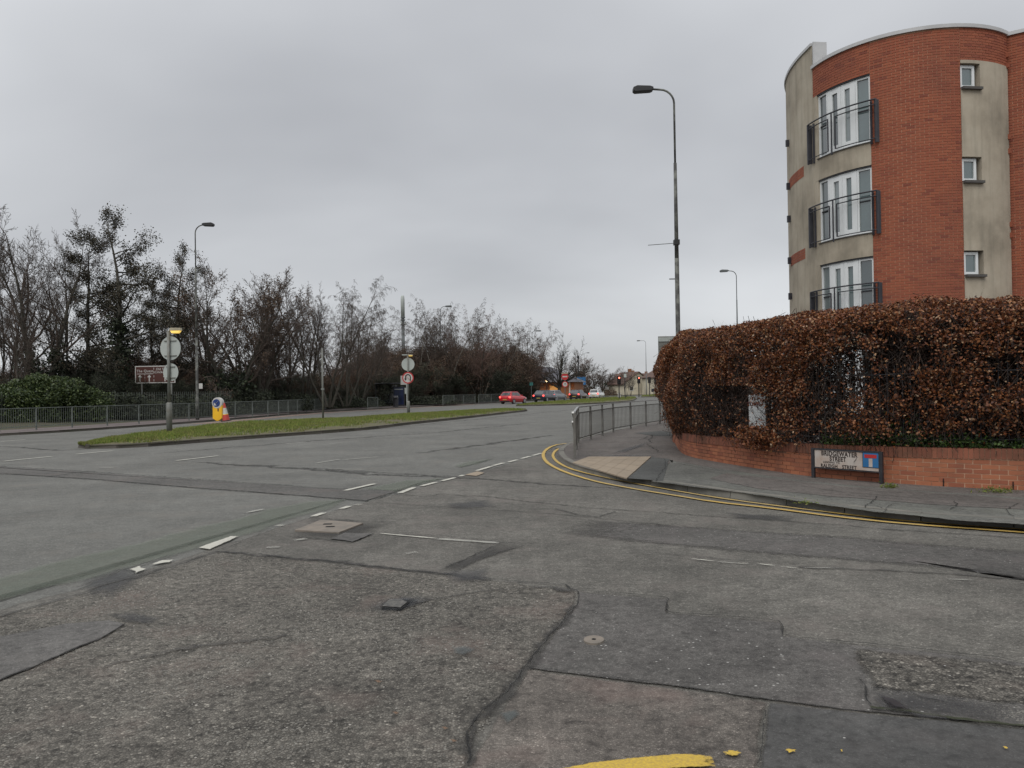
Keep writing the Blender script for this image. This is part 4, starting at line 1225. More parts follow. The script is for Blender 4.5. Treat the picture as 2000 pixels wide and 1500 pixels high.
# street nameplate
P1, P2 = G(1589, 933, 0.1), G(1722, 945, 0.1)
dv = (P2 - P1); ang = math.atan2(dv.y, dv.x); ln = dv.length
zt = at(1589, 873, P1.y).z; zt2 = at(1722, 884, P2.y).z
sg = thing('street_sign', 'low street nameplate on black posts against the brick wall with blue panel', 'street sign', tuple(P1), ang)
ztop = (zt + zt2) / 2 - 0.1
b = MB()
b.box((0, 0, ztop / 2), (0.05, 0.05, ztop)); b.build('post', m_blackpaint, sg, bevel=0.004)
b = MB(); b.box((ln, 0, ztop / 2), (0.05, 0.05, ztop)); b.build('post', m_blackpaint, sg, bevel=0.004)
ph = ztop * 0.66
zb = ztop - ph
MB().box((ln / 2, 0.006, ztop - ph / 2), (ln - 0.05, 0.02, ph)).build('backboard', m_blackpaint, sg)
MB().box((ln / 2 + 0.0, -0.008, ztop - ph / 2 - 0.004), (ln - 0.07, 0.008, ph - 0.045)).build('nameplate', m_platewhite, sg)
b = MB()
b.box((ln / 2, -0.012, ztop - 0.012), (ln - 0.05, 0.02, 0.024)).box((ln / 2, -0.012, zb + 0.008), (ln - 0.05, 0.02, 0.018))
b.build('frame', m_blackpaint, sg)
pw = (ln) * 0.215; phh = (ph - 0.045) * 0.80
px0 = ln - 0.035 - pw
MB().box((px0 + pw / 2, -0.0145, ztop - 0.026 - phh / 2), (pw, 0.005, phh)).build('symbol_panel', m_blue, sg)
MB().box((px0 - 0.004, -0.0145, ztop - 0.026 - phh / 2), (0.008, 0.005, phh)).box((px0 + pw / 2, -0.0145, ztop - 0.030 - phh), (pw + 0.016, 0.005, 0.008)).build('panel_border', m_blackpaint, sg)
MB().box((px0 + pw / 2, -0.0185, ztop - 0.05 - phh * 0.13), (pw * 0.78, 0.004, phh * 0.24)).build('red_bar', m_red, sg)
MB().box((px0 + pw / 2, -0.0180, ztop - 0.05 - phh * 0.58), (pw * 0.24, 0.003, phh * 0.58)).build('road_stem', m_platewhite, sg)
tc_x = (px0) / 2 + 0.03
H_ = ph
text('BRIDGEWATER', 0.105, m_letter, sg, (tc_x, -0.014, ztop - 0.03 - H_ * 0.145), (R(90), 0, 0), bold=0.0025, sx=0.80)
text('STREET', 0.10, m_letter, sg, (tc_x - 0.02, -0.014, ztop - 0.03 - H_ * 0.395), (R(90), 0, 0), bold=0.0025, sx=0.80)
text('LEADING TO', 0.045, m_letter, sg, (tc_x - 0.13, -0.014, ztop - 0.03 - H_ * 0.575), (R(90), 0, 0))
text('RALEIGH', 0.082, m_letter, sg, (tc_x - 0.17, -0.014, ztop - 0.03 - H_ * 0.765), (R(90), 0, 0), bold=0.0015, sx=0.84)
text('STREET', 0.082, m_letter, sg, (tc_x + 0.17, -0.014, ztop - 0.03 - H_ * 0.765), (R(90), 0, 0), bold=0.0015, sx=0.84)

# weeds on the pavement by the wall
def weed(px, py, n, sz, label, spread):
    c = G(px, py, 0.1)
    t = thing('weed', label, 'weed', tuple(c))
    r = np.random.default_rng(int(px))
    P = r.normal(0, 1, (n, 3)) * np.array([spread, spread * 0.5, 0.0]); P[:, 2] = np.abs(r.normal(0, 0.03, n)) + 0.01
    V, F = leaf_quads(P, r, sz, None, 0.3)
    o = link('leaves', fastmesh('leaves', V, F), m_grass, t); tag(o, kind='stuff')
weed(1738, 953, 110, 0.05, 'small green weed on the footway just right of the street nameplate', 0.06)
weed(1946, 962, 160, 0.05, 'ragged weed with pale litter at the wall foot near the second weep slot', 0.12)
weed(1572, 985, 60, 0.035, 'tiny yellowing weed on the kerb top below the street nameplate', 0.08)

# ---------------------------------------------------------------- guardrail on the near corner
rail_px = [(1123, 896), (1126.5, 879), (1130, 866), (1154, 858.5), (1177, 851), (1198, 844.5), (1232, 838), (1262, 832.5), (1289, 828)]
RP = [G(x, y, 0.1) for x, y in rail_px]
RP.append(RP[-1] + (RP[-1] - RP[-2]).normalized() * 2); RP.append(RP[-1] + (RP[-1] - RP[-2]).normalized() * 2)
RP.append(RP[-1] + (RP[-1] - RP[-2]).normalized() * 2)
def guardrail(RP, label, mt, mtop, H=1.0, bars=True, spacing=0.105, bar_r=0.0065, lo=0.14, mid=True, group=None, gap_top=0.16):
    g = thing('guardrail', label, 'guardrail', tuple(RP[0]), group=group)
    o0 = Vector(g.location)
    pm = MB().box((0, 0, H / 2 - 0.02), (0.052, 0.052, H)).build('post', mt, g).data
    bpy.data.objects.remove([o for o in g.children if o.name.startswith('post')][0])
    for i, p in enumerate(RP):
        d = RP[min(i + 1, len(RP) - 1)] - RP[max(i - 1, 0)]
        link('post', pm, None, g, loc=p - o0, rot=(0, 0, math.atan2(d.y, d.x)))
    zt = H - (gap_top if mid else 0.0)
    bm_ = None; cnt = 0; rest = MB()
    for a, c in zip(RP, RP[1:]):
        d = c - a; L_ = d.length; u = d.normalized()
        a2, c2 = a + u * 0.03, c - u * 0.03
        b = MB()
        b.bar(a2 + Vector((0, 0, H)), c2 + Vector((0, 0, H)), 0.05, 0.035)
        b.build('top_rail', mtop, g, world=True)
        if mid: MB().bar(a2 + Vector((0, 0, zt)), c2 + Vector((0, 0, zt)), 0.03, 0.03).build('mid_rail', mt, g, world=True)
        MB().bar(a2 + Vector((0, 0, lo)), c2 + Vector((0, 0, lo)), 0.03, 0.03).build('bottom_rail', mt, g, world=True)
        nb = int(L_ / spacing)
        for k in range(1, nb):
            q = a + d * (k / nb)
            if cnt < 290:
                if bm_ is None:
                    ob = MB().tube([(0, 0, lo), (0, 0, zt)], bar_r, 5, caps=False).build('bar', mt, g); bm_ = ob.data
                else: ob = link('bar', bm_, None, g)
                ob.location = q - o0; cnt += 1
            else: rest.tube([q + Vector((0, 0, lo)), q + Vector((0, 0, zt))], bar_r, 4, caps=False)
    if rest.V:
        o = rest.build('bars', mt, g, world=True); tag(o, kind='stuff')
    return g
gr_ = guardrail(RP, 'galvanised pedestrian guardrail curving round the near corner beside the hedge', m_rail, m_railtop, bar_r=0.0085, spacing=0.165)
# bent end panel
e0 = RP[0]
b = MB()
b.bar(e0 + Vector((-0.03, 0, 1.0)), e0 + Vector((0.03, 0.35, 0.86)), 0.05, 0.04)
b.bar(e0 + Vector((-0.03, 0.0, 0.80)), e0 + Vector((0.03, 0.4, 0.62)), 0.05, 0.04)
b.build('bent_rail', m_railtop, gr_, world=True)

# ---------------------------------------------------------------- apartment tower
TC = Vector((12.30, 23.83, 0)); TR = 2.95
tower = thing('apartment_building', 'four storey red brick apartment block with a round corner tower', 'apartment building', (TC.x, TC.y, 0.1))
def arc(a, z, r=TR, c=TC): return Vector((c.x + r * math.cos(R(a)), c.y + r * math.sin(R(a)), z))
FL = [0.10, 2.60, 5.20, 7.80]         # window feet per storey (approx.)
WT = [2.62, 5.20, 7.78, 10.38]        # window heads
WB = [0.70, 3.30, 5.88, 8.45]
TOPZ = 11.30
A_R, A_B1, A_W = -55.0, -88.8, -133.5     # right end, brick/render joint, window right jamb
A_WL, A_RL = -169.5, -174.5
def cyl_panel(a0, a1, z0, z1, r, th, mat, name, parent=tower, step=3.0, c=TC):
    n = max(1, int(abs(a1 - a0) / step))
    V = []; F = []
    for i in range(n + 1):
        a = a0 + (a1 - a0) * i / n
        for rr_, z in ((r, z0), (r, z1), (r - th, z1), (r - th, z0)):
            q = arc(a, z, rr_, c); V.append(q)
    for i in range(n):
        for k in range(4):
            F.append((i * 4 + k, i * 4 + (k + 1) % 4, (i + 1) * 4 + (k + 1) % 4, (i + 1) * 4 + k))
    F += [(0, 1, 2, 3), (n * 4 + 3, n * 4 + 2, n * 4 + 1, n * 4)]
    return MB().add(V, F).build(name, mat, parent, world=True, smooth=False)
# bricks on curves
def brick_field(a0, a1, z0, z1, r, c, collect, skip=None):
    cw = 0.225 / r * 180 / math.pi
    k = 0
    z = z0
    while z < z1 - 0.03:
        a = a0 + (cw / 2 if k % 2 else 0) - (cw if k % 2 else 0)
        while a < a1 - 0.001:
            b0, b1 = max(a, a0), min(a + cw, a1)
            if b1 - b0 > cw * 0.15 and not (skip and skip((b0 + b1) / 2, z + .03)):
                collect.append((b0 + 0.5 * 0.013 / r * 57.3, b1 - 0.5 * 0.013 / r * 57.3, z, min(0.062, z1 - z), r, c))
            a += cw
        z += 0.075; k += 1
def tb_verts(b0, b1, z, h, r, c, proud):
    V = []
    for zz_ in (z, z + h):
        V += [arc(b0, zz_, r + proud, c), arc(b1, zz_, r + proud, c), arc(b1, zz_, r - 0.04, c), arc(b0, zz_, r - 0.04, c)]
    return V
tb = []
brick_field(A_W, A_B1, 0.1, TOPZ, TR, TC, tb)
brick_field(A_WL - 4.5, A_W, 10.42, TOPZ, TR, TC, tb)
brick_field(A_B1, A_R, 10.42, TOPZ, TR, TC, tb)
C2 = Vector((16.6, 24.75, 0)); R2 = 4.12
brick_field(-136, -60, 0.1, TOPZ + 0.02, R2, C2, tb)
tb_vis = [q for q in tb if 3.2 < q[2] < 8.5 and q[4] == TR and A_W < q[0] < A_B1]
tb_vis.sort(key=lambda q: q[2] * 10 + abs((q[0] + q[1]) / 2 + 111) * 0.02)
chosen = set(id(q) for q in tb_vis[:295])
mass = MB()
for q in tb:
    if id(q) in chosen:
        MB().add(tb_verts(*q, random.uniform(0, .003)), BF).build('brick', m_tbrick, tower, world=True)
    else: mass.add(tb_verts(*q, random.uniform(0, .003)), BF)
o = mass.build('brickwork', m_tbrick_i, tower, world=True); tag(o, kind='stuff')
cyl_panel(A_W, A_B1, 0.05, TOPZ, TR - 0.012, 0.25, m_tmortar, 'mortar_core')
cyl_panel(A_WL - 4.5, A_W, 10.42, TOPZ, TR - 0.012, 0.25, m_tmortar, 'mortar_core')
cyl_panel(A_B1, A_R, 10.42, TOPZ, TR - 0.012, 0.25, m_tmortar, 'mortar_core')
cyl_panel(-136, -60, 0.05, TOPZ, R2 - 0.012, 0.25, m_tmortar, 'mortar_core', c=C2)
# right hand render strip with small windows
SW0, SW1 = -88.6, -77.6
STOP = [10.30, 7.74, 5.18, 2.62]
cyl_panel(SW1, A_R, 0.05, 10.418, TR + 0.004, 0.25, m_render, 'render_strip', step=2)
zs = [10.418]
for zt in STOP: zs += [zt + 0.03, zt - 0.66]
zs.append(0.05)
for i in range(0, len(zs), 2):
    cyl_panel(A_B1 + 0.05, SW1, zs[i + 1], zs[i], TR + 0.004, 0.25, m_render, 'render_panel', step=2)
def flat_frame(parent, a0, a1, zb, zt, r, fw, mat, name='frame'):
    p0, p1 = arc(a0, 0, r), arc(a1, 0, r)
    return p0, p1
for zt in STOP:
    wnd = link('window', MB().build('tmp', None).data if False else None, None, tower) if False else None
    p0, p1 = arc(SW0, 0, TR - 0.10), arc(SW1, 0, TR - 0.10)
    d = p1 - p0; Lw = d.length; an = math.atan2(d.y, d.x)
    base = p0 + Vector((0, 0, zt - 0.62))
    fr = MB()
    Wd, Hd, f_ = Lw - 0.10, 0.62, 0.075
    fr.box((f_ / 2, 0, Hd / 2), (f_, 0.06, Hd)).box((Wd - f_ / 2, 0, Hd / 2), (f_, 0.06, Hd)).box((Wd / 2, 0.001, f_ / 2), (Wd - 2 * f_, 0.058, f_)).box((Wd / 2, 0.001, Hd - f_ / 2), (Wd - 2 * f_, 0.058, f_))
    w_ = fr.build('window', m_white_frame, tower)
    w_.location = base - Vector(tower.location); w_.rotation_euler = (0, 0, an)
    g_ = MB().box((Wd / 2, 0.015, Hd / 2), (Wd - 2 * f_, 0.012, Hd - 2 * f_)).build('pane', m_glass, w_)
    rv = MB().box((Wd / 2, 0.14, Hd / 2), (Wd + 0.2, 0.1, Hd + 0.1)).build('reveal', m_sill, w_)
    s__ = MB().box((Wd / 2 + 0.06, -0.09, -0.045), (Wd + 0.14, 0.22, 0.07)).build('sill', m_sill, w_)
# window bay: spandrels and French doors
for i in range(4):
    z0 = 0.05 if i == 0 else WT[i - 1] + 0.04
    cyl_panel(A_WL - 4.5, A_W, z0, WB[i], TR, 0.22, m_render, 'spandrel', step=3)
    # left jamb pier
    cyl_panel(A_WL - 4.5, A_WL, WB[i] + 0.002, (WT[i] + 0.042), TR - 0.004, 0.22, m_render, 'pier', step=2)
    cyl_panel(A_WL, A_W, WB[i] + 0.002, WB[i] + 0.03, TR + 0.03, 0.16, m_sill, 'threshold', step=3)
    zb, zt = WB[i] + 0.03, WT[i]
    rr_ = TR - 0.09
    angs = [A_WL, A_WL + 8.4, A_WL + 18.2, A_WL + 27.4, A_W]     # side light, door, door, side light
    kinds = ['light', 'door', 'door', 'light']
    for j in range(4):
        p0, p1 = arc(angs[j], 0, rr_), arc(angs[j + 1], 0, rr_)
        d = p1 - p0; Lw = d.length - 0.004; an = math.atan2(d.y, d.x); Hd = zt - zb
        base = p0 + Vector((0, 0, zb))
        if kinds[j] == 'light':
            fl_, fr_, ft, fb = 0.05, 0.05, 0.06, 0.06
            nm = 'side_light'
        else:
            fl_, fr_, ft, fb = (0.17, 0.12, 0.17, 0.20) if j == 1 else (0.12, 0.17, 0.17, 0.20)
            nm = 'door'
        m_ = MB()
        m_.box((fl_ / 2, 0, Hd / 2), (fl_, 0.07, Hd)).box((Lw - fr_ / 2, 0, Hd / 2), (fr_, 0.07, Hd))
        m_.box(((fl_ + Lw - fr_) / 2, 0.001, fb / 2), (Lw - fl_ - fr_, 0.066, fb)).box(((fl_ + Lw - fr_) / 2, 0.001, Hd - ft / 2), (Lw - fl_ - fr_, 0.066, ft))
        if nm == 'door':
            m_.box((fl_ * 0.45, -0.04, Hd / 2), (0.012, 0.012, Hd - 0.08))
        w_ = m_.build(nm, m_white_frame, tower, bevel=0.004)
        w_.location = base - Vector(tower.location); w_.rotation_euler = (0, 0, an)
        MB().box(((fl_ + Lw - fr_) / 2, 0.02, (fb + Hd - ft) / 2), (Lw - fl_ - fr_, 0.012, Hd - fb - ft)).build('pane', (m_glass, m_glass_b, m_glass, m_glass_c, m_glass_b)[(i * 3 + j * 2) % 5], w_)
        if nm == 'light' or kinds[j] == 'light':
            MB().box(((fl_ + Lw - fr_) / 2, -0.002, Hd * 0.50), (Lw - fl_ - fr_, 0.03, 0.03)).build('transom', m_blackpaint, w_)
    cyl_panel(A_WL, A_W, WT[i] + 0.003, WT[i] + 0.0395, TR - 0.02, 0.2, m_blackpaint, 'lintel_shadow_strip', step=3)  # black strip stands in for the shadow in the gap above the windows
    # dark backing sheet added for the unlit rooms behind the panes
    cyl_panel(A_WL, A_W, WB[i] + 0.05, WT[i], TR - 0.16, 0.02, m_sill, 'room_backing', step=4)
# balconies (bowed railings)
for i in range(4):
    zt = WB[i] + 1.16; zb = WB[i] + 0.06
    rb = TR + 0.13
    a0, a1 = -175.5, -130.0
    bal = thing_part = bpy.data.objects.new('balcony_railing', None); col.objects.link(bal); bal.parent = tower
    def arcl(x0, x1, z, r=rb, st=3.0):
        n = max(2, int(abs(x1 - x0) / st)); return [arc(x0 + (x1 - x0) * k / n, z, r) - Vector(tower.location) for k in range(n + 1)]
    MB().tube(arcl(a0, a1, zt), 0.022, 6).build('top_rail', m_darkrail, bal)
    MB().tube(arcl(a0, -157.5, zt - 0.15), 0.016, 6).build('second_rail', m_darkrail, bal)
    MB().tube(arcl(-152.5, a1, zt - 0.15), 0.016, 6).build('second_rail', m_darkrail, bal)
    MB().tube(arcl(a0, -157.5, zb), 0.014, 6).build('bottom_rail', m_darkrail, bal)
    MB().tube(arcl(-152.5, a1, zb), 0.014, 6).build('bottom_rail', m_darkrail, bal)
    for a, ext in ((-157.5, 0), (-155.0, 0.14), (-152.5, 0)):
        p = arc(a, 0, rb) - Vector(tower.location)
        ztp = zt if ext else zt - 0.15
        MB().bar(p + Vector((0, 0, zb - ext)), p + Vector((0, 0, ztp)), 0.035, 0.03).build('upright', m_darkrail, bal)
    for a in (a0, a1):
        p = arc(a, 0, rb) - Vector(tower.location); q = arc(a, 0, TR + 0.0) - Vector(tower.location)
        MB().bar(p + Vector((0, 0, zb - 0.12)), p + Vector((0, 0, zt)), 0.05, 0.05).build('end_post', m_darkrail, bal)
        w_ = (q - p)
        MB().bar(p + w_ * 0.5 + Vector((0, 0, zb - 0.1)), p + w_ * 0.5 + Vector((0, 0, zt)), 0.13, 0.012).build('fixing_plate', m_darkrail, bal)
        MB().bar(arc(a + (3 if a < -150 else -3), 0, TR + 0.03) - Vector(tower.location) + Vector((0, 0, zb - 0.12)), arc(a + (3 if a < -150 else -3), 0, TR + 0.03) - Vector(tower.location) + Vector((0, 0, zt)), 0.05, 0.04).build('end_post', m_darkrail, bal)
# coping of the brick parapet
cyl_panel(A_WL - 4.5, A_R, TOPZ + 0.002, TOPZ + 0.10, TR + 0.05, 0.40, m_cap, 'coping', step=2)
cyl_panel(-131, -60, TOPZ + 0.022, TOPZ + 0.12, R2 + 0.05, 0.40, m_cap, 'coping', c=C2, step=2)
# left flank: render wall running back from the tower, higher than the parapet
FLK = [arc(-173.5, 0, TR), Vector((9.345, 23.9, 0)), Vector((9.33, 24.6, 0)), Vector((9.42, 25.6, 0)), Vector((9.75, 26.8, 0)), Vector((10.6, 28.2, 0)), Vector((12.5, 29.6, 0))]
FLK = catmull(FLK, 0.25)
def flank(z0, z1, off0, off1, mat, name):
    V = []; F = []; nn_f = normals2(FLK)
    for p, q in zip(FLK, nn_f):
        for o_, z in ((off0, z0), (off0, z1), (off1, z1), (off1, z0)):
            V.append(p + q * o_ + Vector((0, 0, z)))
    for i in range(len(FLK) - 1):
        for k in range(4):
            F.append((i * 4 + k, (i + 1) * 4 + k, (i + 1) * 4 + (k + 1) % 4, i * 4 + (k + 1) % 4))
    e = (len(FLK) - 1) * 4
    F += [(0, 1, 2, 3), (e + 3, e + 2, e + 1, e)]
    return MB().add(V, F).build(name, mat, tower, world=True)
FT = 12.02
fl = flank(0.05, FT, 0.004, -0.30, m_render, 'flank_wall')
flank(FT + 0.002, FT + 0.09, 0.05, -0.34, m_cap, 'flank_coping')
# the pale metal cheek that closes the raised end
p0 = arc(-173.2, 0, TR + 0.01); p1 = arc(-173.2, 0, TR - 0.42)
MB().prism([(0, 0), (0.44, 0), (0.44, FT + 0.09 - TOPZ - 0.06), (0, FT + 0.09 - TOPZ - 0.06)], (p0.x, p0.y - 0.03, TOPZ + 0.06), ((p1 - p0).normalized()), (0, 0, 1), 0.05).build('metal_cheek', m_cap, tower, world=True)
# brick bands on the flank
for zt in (8.55, 5.95, 3.35):
    V = []; F = []
    seg = [p for p in FLK if 23.95 < p.y < 25.9]
    ns = normals2(seg)
    bm2 = MB()
    for cidx in range(4):
        q = resample(seg, 0.225); nq = normals2(q)
        for i in range(len(q) - 1):
            a, c = q[i].lerp(q[i + 1], 0.03), q[i].lerp(q[i + 1], 0.97)
            z0 = zt - 0.34 + cidx * 0.085
            bm2.add([a + nq[i] * 0.012 + Vector((0, 0, z0)), c + nq[i] * 0.012 + Vector((0, 0, z0)), c + nq[i] * 0.012 + Vector((0, 0, z0 + 0.075)), a + nq[i] * 0.012 + Vector((0, 0, z0 + 0.075)), a + Vector((0, 0, z0 - .0)) - nq[i] * 0.01, c + Vector((0, 0, z0)) - nq[i] * 0.01, c + Vector((0, 0, z0 + .075)) - nq[i] * 0.01, a + Vector((0, 0, z0 + .075)) - nq[i] * 0.01], [(0, 3, 2, 1), (3, 7, 6, 2), (0, 1, 5, 4), (0, 4, 7, 3), (1, 2, 6, 5)])
    bm2.build('brick_band', m_tbrick_i, tower, world=True)
# small dark bracket ends on the far side of the flank and toothed bricks in the right hand joint
for z in (9.75, 8.30, 7.2, 5.8, 4.6):
    q = Vector((9.40, 25.75, z))
    MB().box(tuple(q + Vector((-0.02, 0, 0))), (0.10, 0.08, 0.22)).build('bracket', m_darkrail, tower, world=True)
for z in (10.75, 10.45, 8.45, 8.05, 6.0, 5.70):
    q = arc(-55.6, z, TR + 0.03)
    MB().box(tuple(q), (0.07, 0.07, 0.14), R(35)).build('bracket', m_tbrick, tower, world=True)
# flat roof and rear block
MB().prism([(p.x, p.y) for p in [arc(a, 0, TR - 0.3) for a in range(-170, -54, 10)] + [Vector((14.5, 22.2, 0)), Vector((20, 23, 0)), Vector((22, 34, 0)), Vector((14, 34, 0)), Vector((10.9, 28.3, 0)), Vector((9.8, 26.5, 0))]], (0, 0, TOPZ - 0.35), (1, 0, 0), (0, 1, 0), 0.06).build('roof', m_sill, tower, world=True)
b = MB(); pp = [Vector((18.66, 21.18, 0)), Vector((24, 23, 0)), Vector((26, 34, 0)), Vector((14, 34, 0)), Vector((12.4, 29.5, 0))]
for a, c in zip(pp, pp[1:]):
    b.add([(a.x, a.y, 0), (c.x, c.y, 0), (c.x, c.y, TOPZ), (a.x, a.y, TOPZ)], [(0, 1, 2, 3)])
b.build('rear_wall', m_tbrick_i, tower, world=True)

# ---------------------------------------------------------------- street lamps
def street_lamp(base_px, top_px, Y, H, side, label, mt, head_len=0.75, lean=0, arm=1.15, r0=0.095, extra=False, cyl=0.42):
    b0 = at(base_px[0], base_px[1], Y) if base_px else None
    p = at(top_px[0], top_px[1], Y)
    # the foot stands straight below the top
    t = thing('street_lamp', label, 'street lamp', (p.x, Y, 0.1), group='street lamps along the road')
    h = p.z - 0.1
    MB().tube([(0, 0, 0), (0, 0, h * 0.10), (0, 0, h * 0.12), (0, 0, h * cyl)], [r0, r0, r0 * 0.85, r0 * 0.75], 10).build('lower_column', mt, t, smooth=True)
    MB().tube([(0, 0, h * cyl), (0, 0, h * 0.78)], [r0 * 0.72, r0 * 0.55], 10).build('upper_column', mt, t, smooth=True)
    pts_ = [(0, 0, h * 0.775), (0, 0, h - 0.55)]
    for k in range(1, 7):
        a = R(90) * k / 6
        pts_.append((side * 0.5 * (1 - math.cos(a)), 0, h - 0.55 + 0.5 * math.sin(a)))
    pts_.append((side * arm, 0, h - 0.03))
    MB().tube(pts_, r0 * 0.36, 8).build('arm', mt, t, smooth=True)
    b = MB()
    prof = [(0, -0.06), (0.1, -0.10), (head_len * 0.9, -0.13), (head_len, -0.08), (head_len, 0.04), (head_len * 0.8, 0.10), (0.12, 0.08), (0, 0.04)]
    b.prism([(side * q[0] , q[1]) for q in (prof if side > 0 else prof[::-1])], (side * arm, 0.14, h - 0.02), (1, 0, 0), (0, 0, 1), 0.28)
    b.build('lamp_head', m_head if mt is m_lamp_pole else mt, t, bevel=0.02)
    MB().box((0, 0, 1.1), (0.16, 0.165, 0.5)).build('access_door', mt, t)
    if extra:
        MB().bar((-0.03, 0, h * 0.545), (-1.02, 0, h * 0.545 - 0.06), 0.02).build('bracket', m_lamp_grey, t)
        MB().box((0, 0, h * 0.547), (0.2, 0.2, 0.18)).build('clamp', m_head, t)
        MB().bar((-0.03, 0, h * 0.44), (-0.28, 0, h * 0.44), 0.035).build('bracket', m_lamp_grey, t)
    return t
street_lamp(None, (1316, 172), 27.5, 12, -1, 'tall dark weathered street lamp rising behind the far end of the brown hedge', m_lamp_pole, r0=0.105, extra=True, arm=0.75, head_len=0.72, cyl=0.5)
street_lamp(None, (1438, 528), 68, 12, -1, 'slim street lamp whose top shows above the hedge beside the brick block', m_lamp_grey, arm=0.7, head_len=0.75)
street_lamp(None, (1261, 665), 170, 12, -1, 'distant street lamp by the far traffic lights with its arm to the left', m_lamp_grey, arm=1.2)
street_lamp(None, (381, 438), 46.7, 12, 1, 'street lamp behind the left railing with a small white plate on its column', m_lamp_pole, arm=0.45, head_len=0.7, r0=0.10)
street_lamp(None, (860, 598), 94.5, 12, 1, 'street lamp half hidden among the birch tops beyond the bus shelter', m_lamp_grey, arm=0.6, head_len=0.8)
street_lamp(None, (1039, 646), 134, 12, 1, 'street lamp in front of the last dark birches above the dark blue car', m_lamp_grey, arm=0.7, head_len=0.9)
street_lamp(None, (1141, 689), 223, 12, 1, 'most distant street lamp above the blue sign', m_lamp_grey, arm=0.7, head_len=0.8)
# white plate with number on the left lamp
lampL = [o for o in bpy.data.objects if o.get('label', '').startswith('street lamp behind the left railing')][0]
p = at(392, 754, 46.55); MB().box(tuple(p - Vector(lampL.location)), (0.22, 0.01, 0.32)).build('number_plate', m_signwhite, lampL)

# ---------------------------------------------------------------- signs on the medians
def gz(px, py, z): return G(px, py, z)
def disc(mb, c, r, rz, th=0.012, n=28):
    "vertical disc facing along the local -y after turning by rz"
    ax = Vector((math.cos(rz), math.sin(rz), 0)); ay = Vector((0, 0, 1))
    return mb.prism(circ(r, n), tuple(c), ax, ay, th)
P0 = gz(331, 845, 0.15)
sp = thing('road_sign', 'grey backs of two round signs on a thick pole with a small lit lamp', 'road sign', tuple(P0))
topz = at(333, 646, P0.y).z - P0.z
zb_ = at(331, 786, P0.y).z - P0.z
MB().tube([(0, 0, 0), (0, 0, zb_ - 0.05), (0, 0, zb_), ], [0.105, 0.105, 0.075], 14).build('base_column', m_pole, sp, smooth=True)
MB().tube([(0, 0, zb_ - 0.02), (0, 0, topz)], 0.055, 12).build('pole', m_pole, sp, smooth=True)
z1 = at(335, 680, P0.y).z - P0.z; z2 = at(337, 727, P0.y).z - P0.z
ra = R(-15)
for zc, rr_ , nm in ((z1, 0.47, 'sign_disc'), (z2, 0.35, 'sign_disc')):
    c = Vector((0.05, 0.075, zc))
    o = disc(MB(), c, rr_, ra).build(nm, m_discback, sp)
    ax = Vector((math.cos(ra), math.sin(ra), 0))
    for dz in (rr_ * 0.62, -rr_ * 0.62):
        MB().bar(c + ax * -rr_ * 0.6 + Vector((0, -0.03, dz)), c + ax * rr_ * 0.6 + Vector((0, -0.03, dz)), 0.035, 0.03).build('bracket', m_pole, sp)
b = MB(); b.tube([(0, 0, topz - 0.02), (0.10, 0, topz + 0.02)], 0.025, 6); b.build('lamp_arm', m_pole, sp)
MB().prism([(0.06, 0.02), (0.52, 0.02), (0.50, 0.12), (0.1, 0.13)], (0, 0.09, topz - 0.02), (1, 0, 0), (0, 0, 1), 0.18).build('lamp_hood', m_cream_cap, sp, bevel=0.01)
MB().prism([(0.10, 0.0), (0.15, -0.10), (0.42, -0.10), (0.50, 0.0)], (0, 0.08, topz - 0.002), (1, 0, 0), (0, 0, 1), 0.16).build('lens', m_amber, sp, bevel=0.015)

P0 = gz(798, 806, 0.15)
sp = thing('road_sign', 'no U-turn sign under a blank backed disc and small lit lamp on the median', 'road sign', tuple(P0))
topz = at(798, 694, P0.y).z - P0.z; zb_ = at(798, 783, P0.y).z - P0.z
MB().tube([(0, 0, 0), (0, 0, zb_ - 0.06), (0, 0, zb_)], [0.105, 0.105, 0.07], 12).build('base_column', m_pole, sp, smooth=True)
MB().tube([(0, 0, zb_ - 0.02), (0, 0, topz)], 0.05, 10).build('pole', m_pole, sp, smooth=True)
zc = at(797, 711.5, P0.y).z - P0.z
MB().prism(circ(0.45, 28), (0, 0.08, zc), (1, 0, 0), (0, 0, 1), 0.012).build('sign_disc', m_discback, sp)
zc = at(797, 738, P0.y).z - P0.z
rr_ = 0.40
MB().box((0, -0.068, zc), (0.86, 0.012, 0.86)).build('backing_plate', m_red, sp, bevel=0.002) if False else None
MB().prism(circ(rr_, 28), (0, -0.06, zc), (1, 0, 0), (0, 0, 1), 0.012).build('sign_face', m_red, sp)
MB().prism(circ(rr_ * 0.80, 28), (0, -0.074, zc), (1, 0, 0), (0, 0, 1), 0.004).build('sign_ground', m_signwhite, sp)
ua = [(0.17 * math.cos(a), 0.06 + 0.17 * math.sin(a)) for a in np.linspace(0, math.pi, 10)]
b = MB(); b.tube([(0.17, -0.083, zc - 0.2)] + [(x, -0.083, zc + y) for x, y in ua] + [(-0.17, -0.083, zc - 0.05)], 0.035, 6)
b.prism([(-0.27, -0.05), (-0.07, -0.05), (-0.17, -0.19)][::-1], (0, -0.080, zc), (1, 0, 0), (0, 0, 1), 0.01)
b.build('u_turn_arrow', m_letter, sp)
MB().bar((-0.27, -0.095, zc + 0.27), (0.27, -0.095, zc - 0.27), 0.055, 0.006).build('red_slash', m_red, sp)
MB().box((0.16, 0, topz + 0.02), (0.34, 0.16, 0.07)).build('lamp_hood', m_cream_cap, sp, bevel=0.01)
MB().box((0.20, 0, topz - 0.035), (0.24, 0.12, 0.05)).build('lens', m_amber, sp, bevel=0.01)
MB().box((-0.22, 0, topz + 0.03), (0.36, 0.14, 0.06)).build('lamp_hood', m_discback, sp, bevel=0.01)

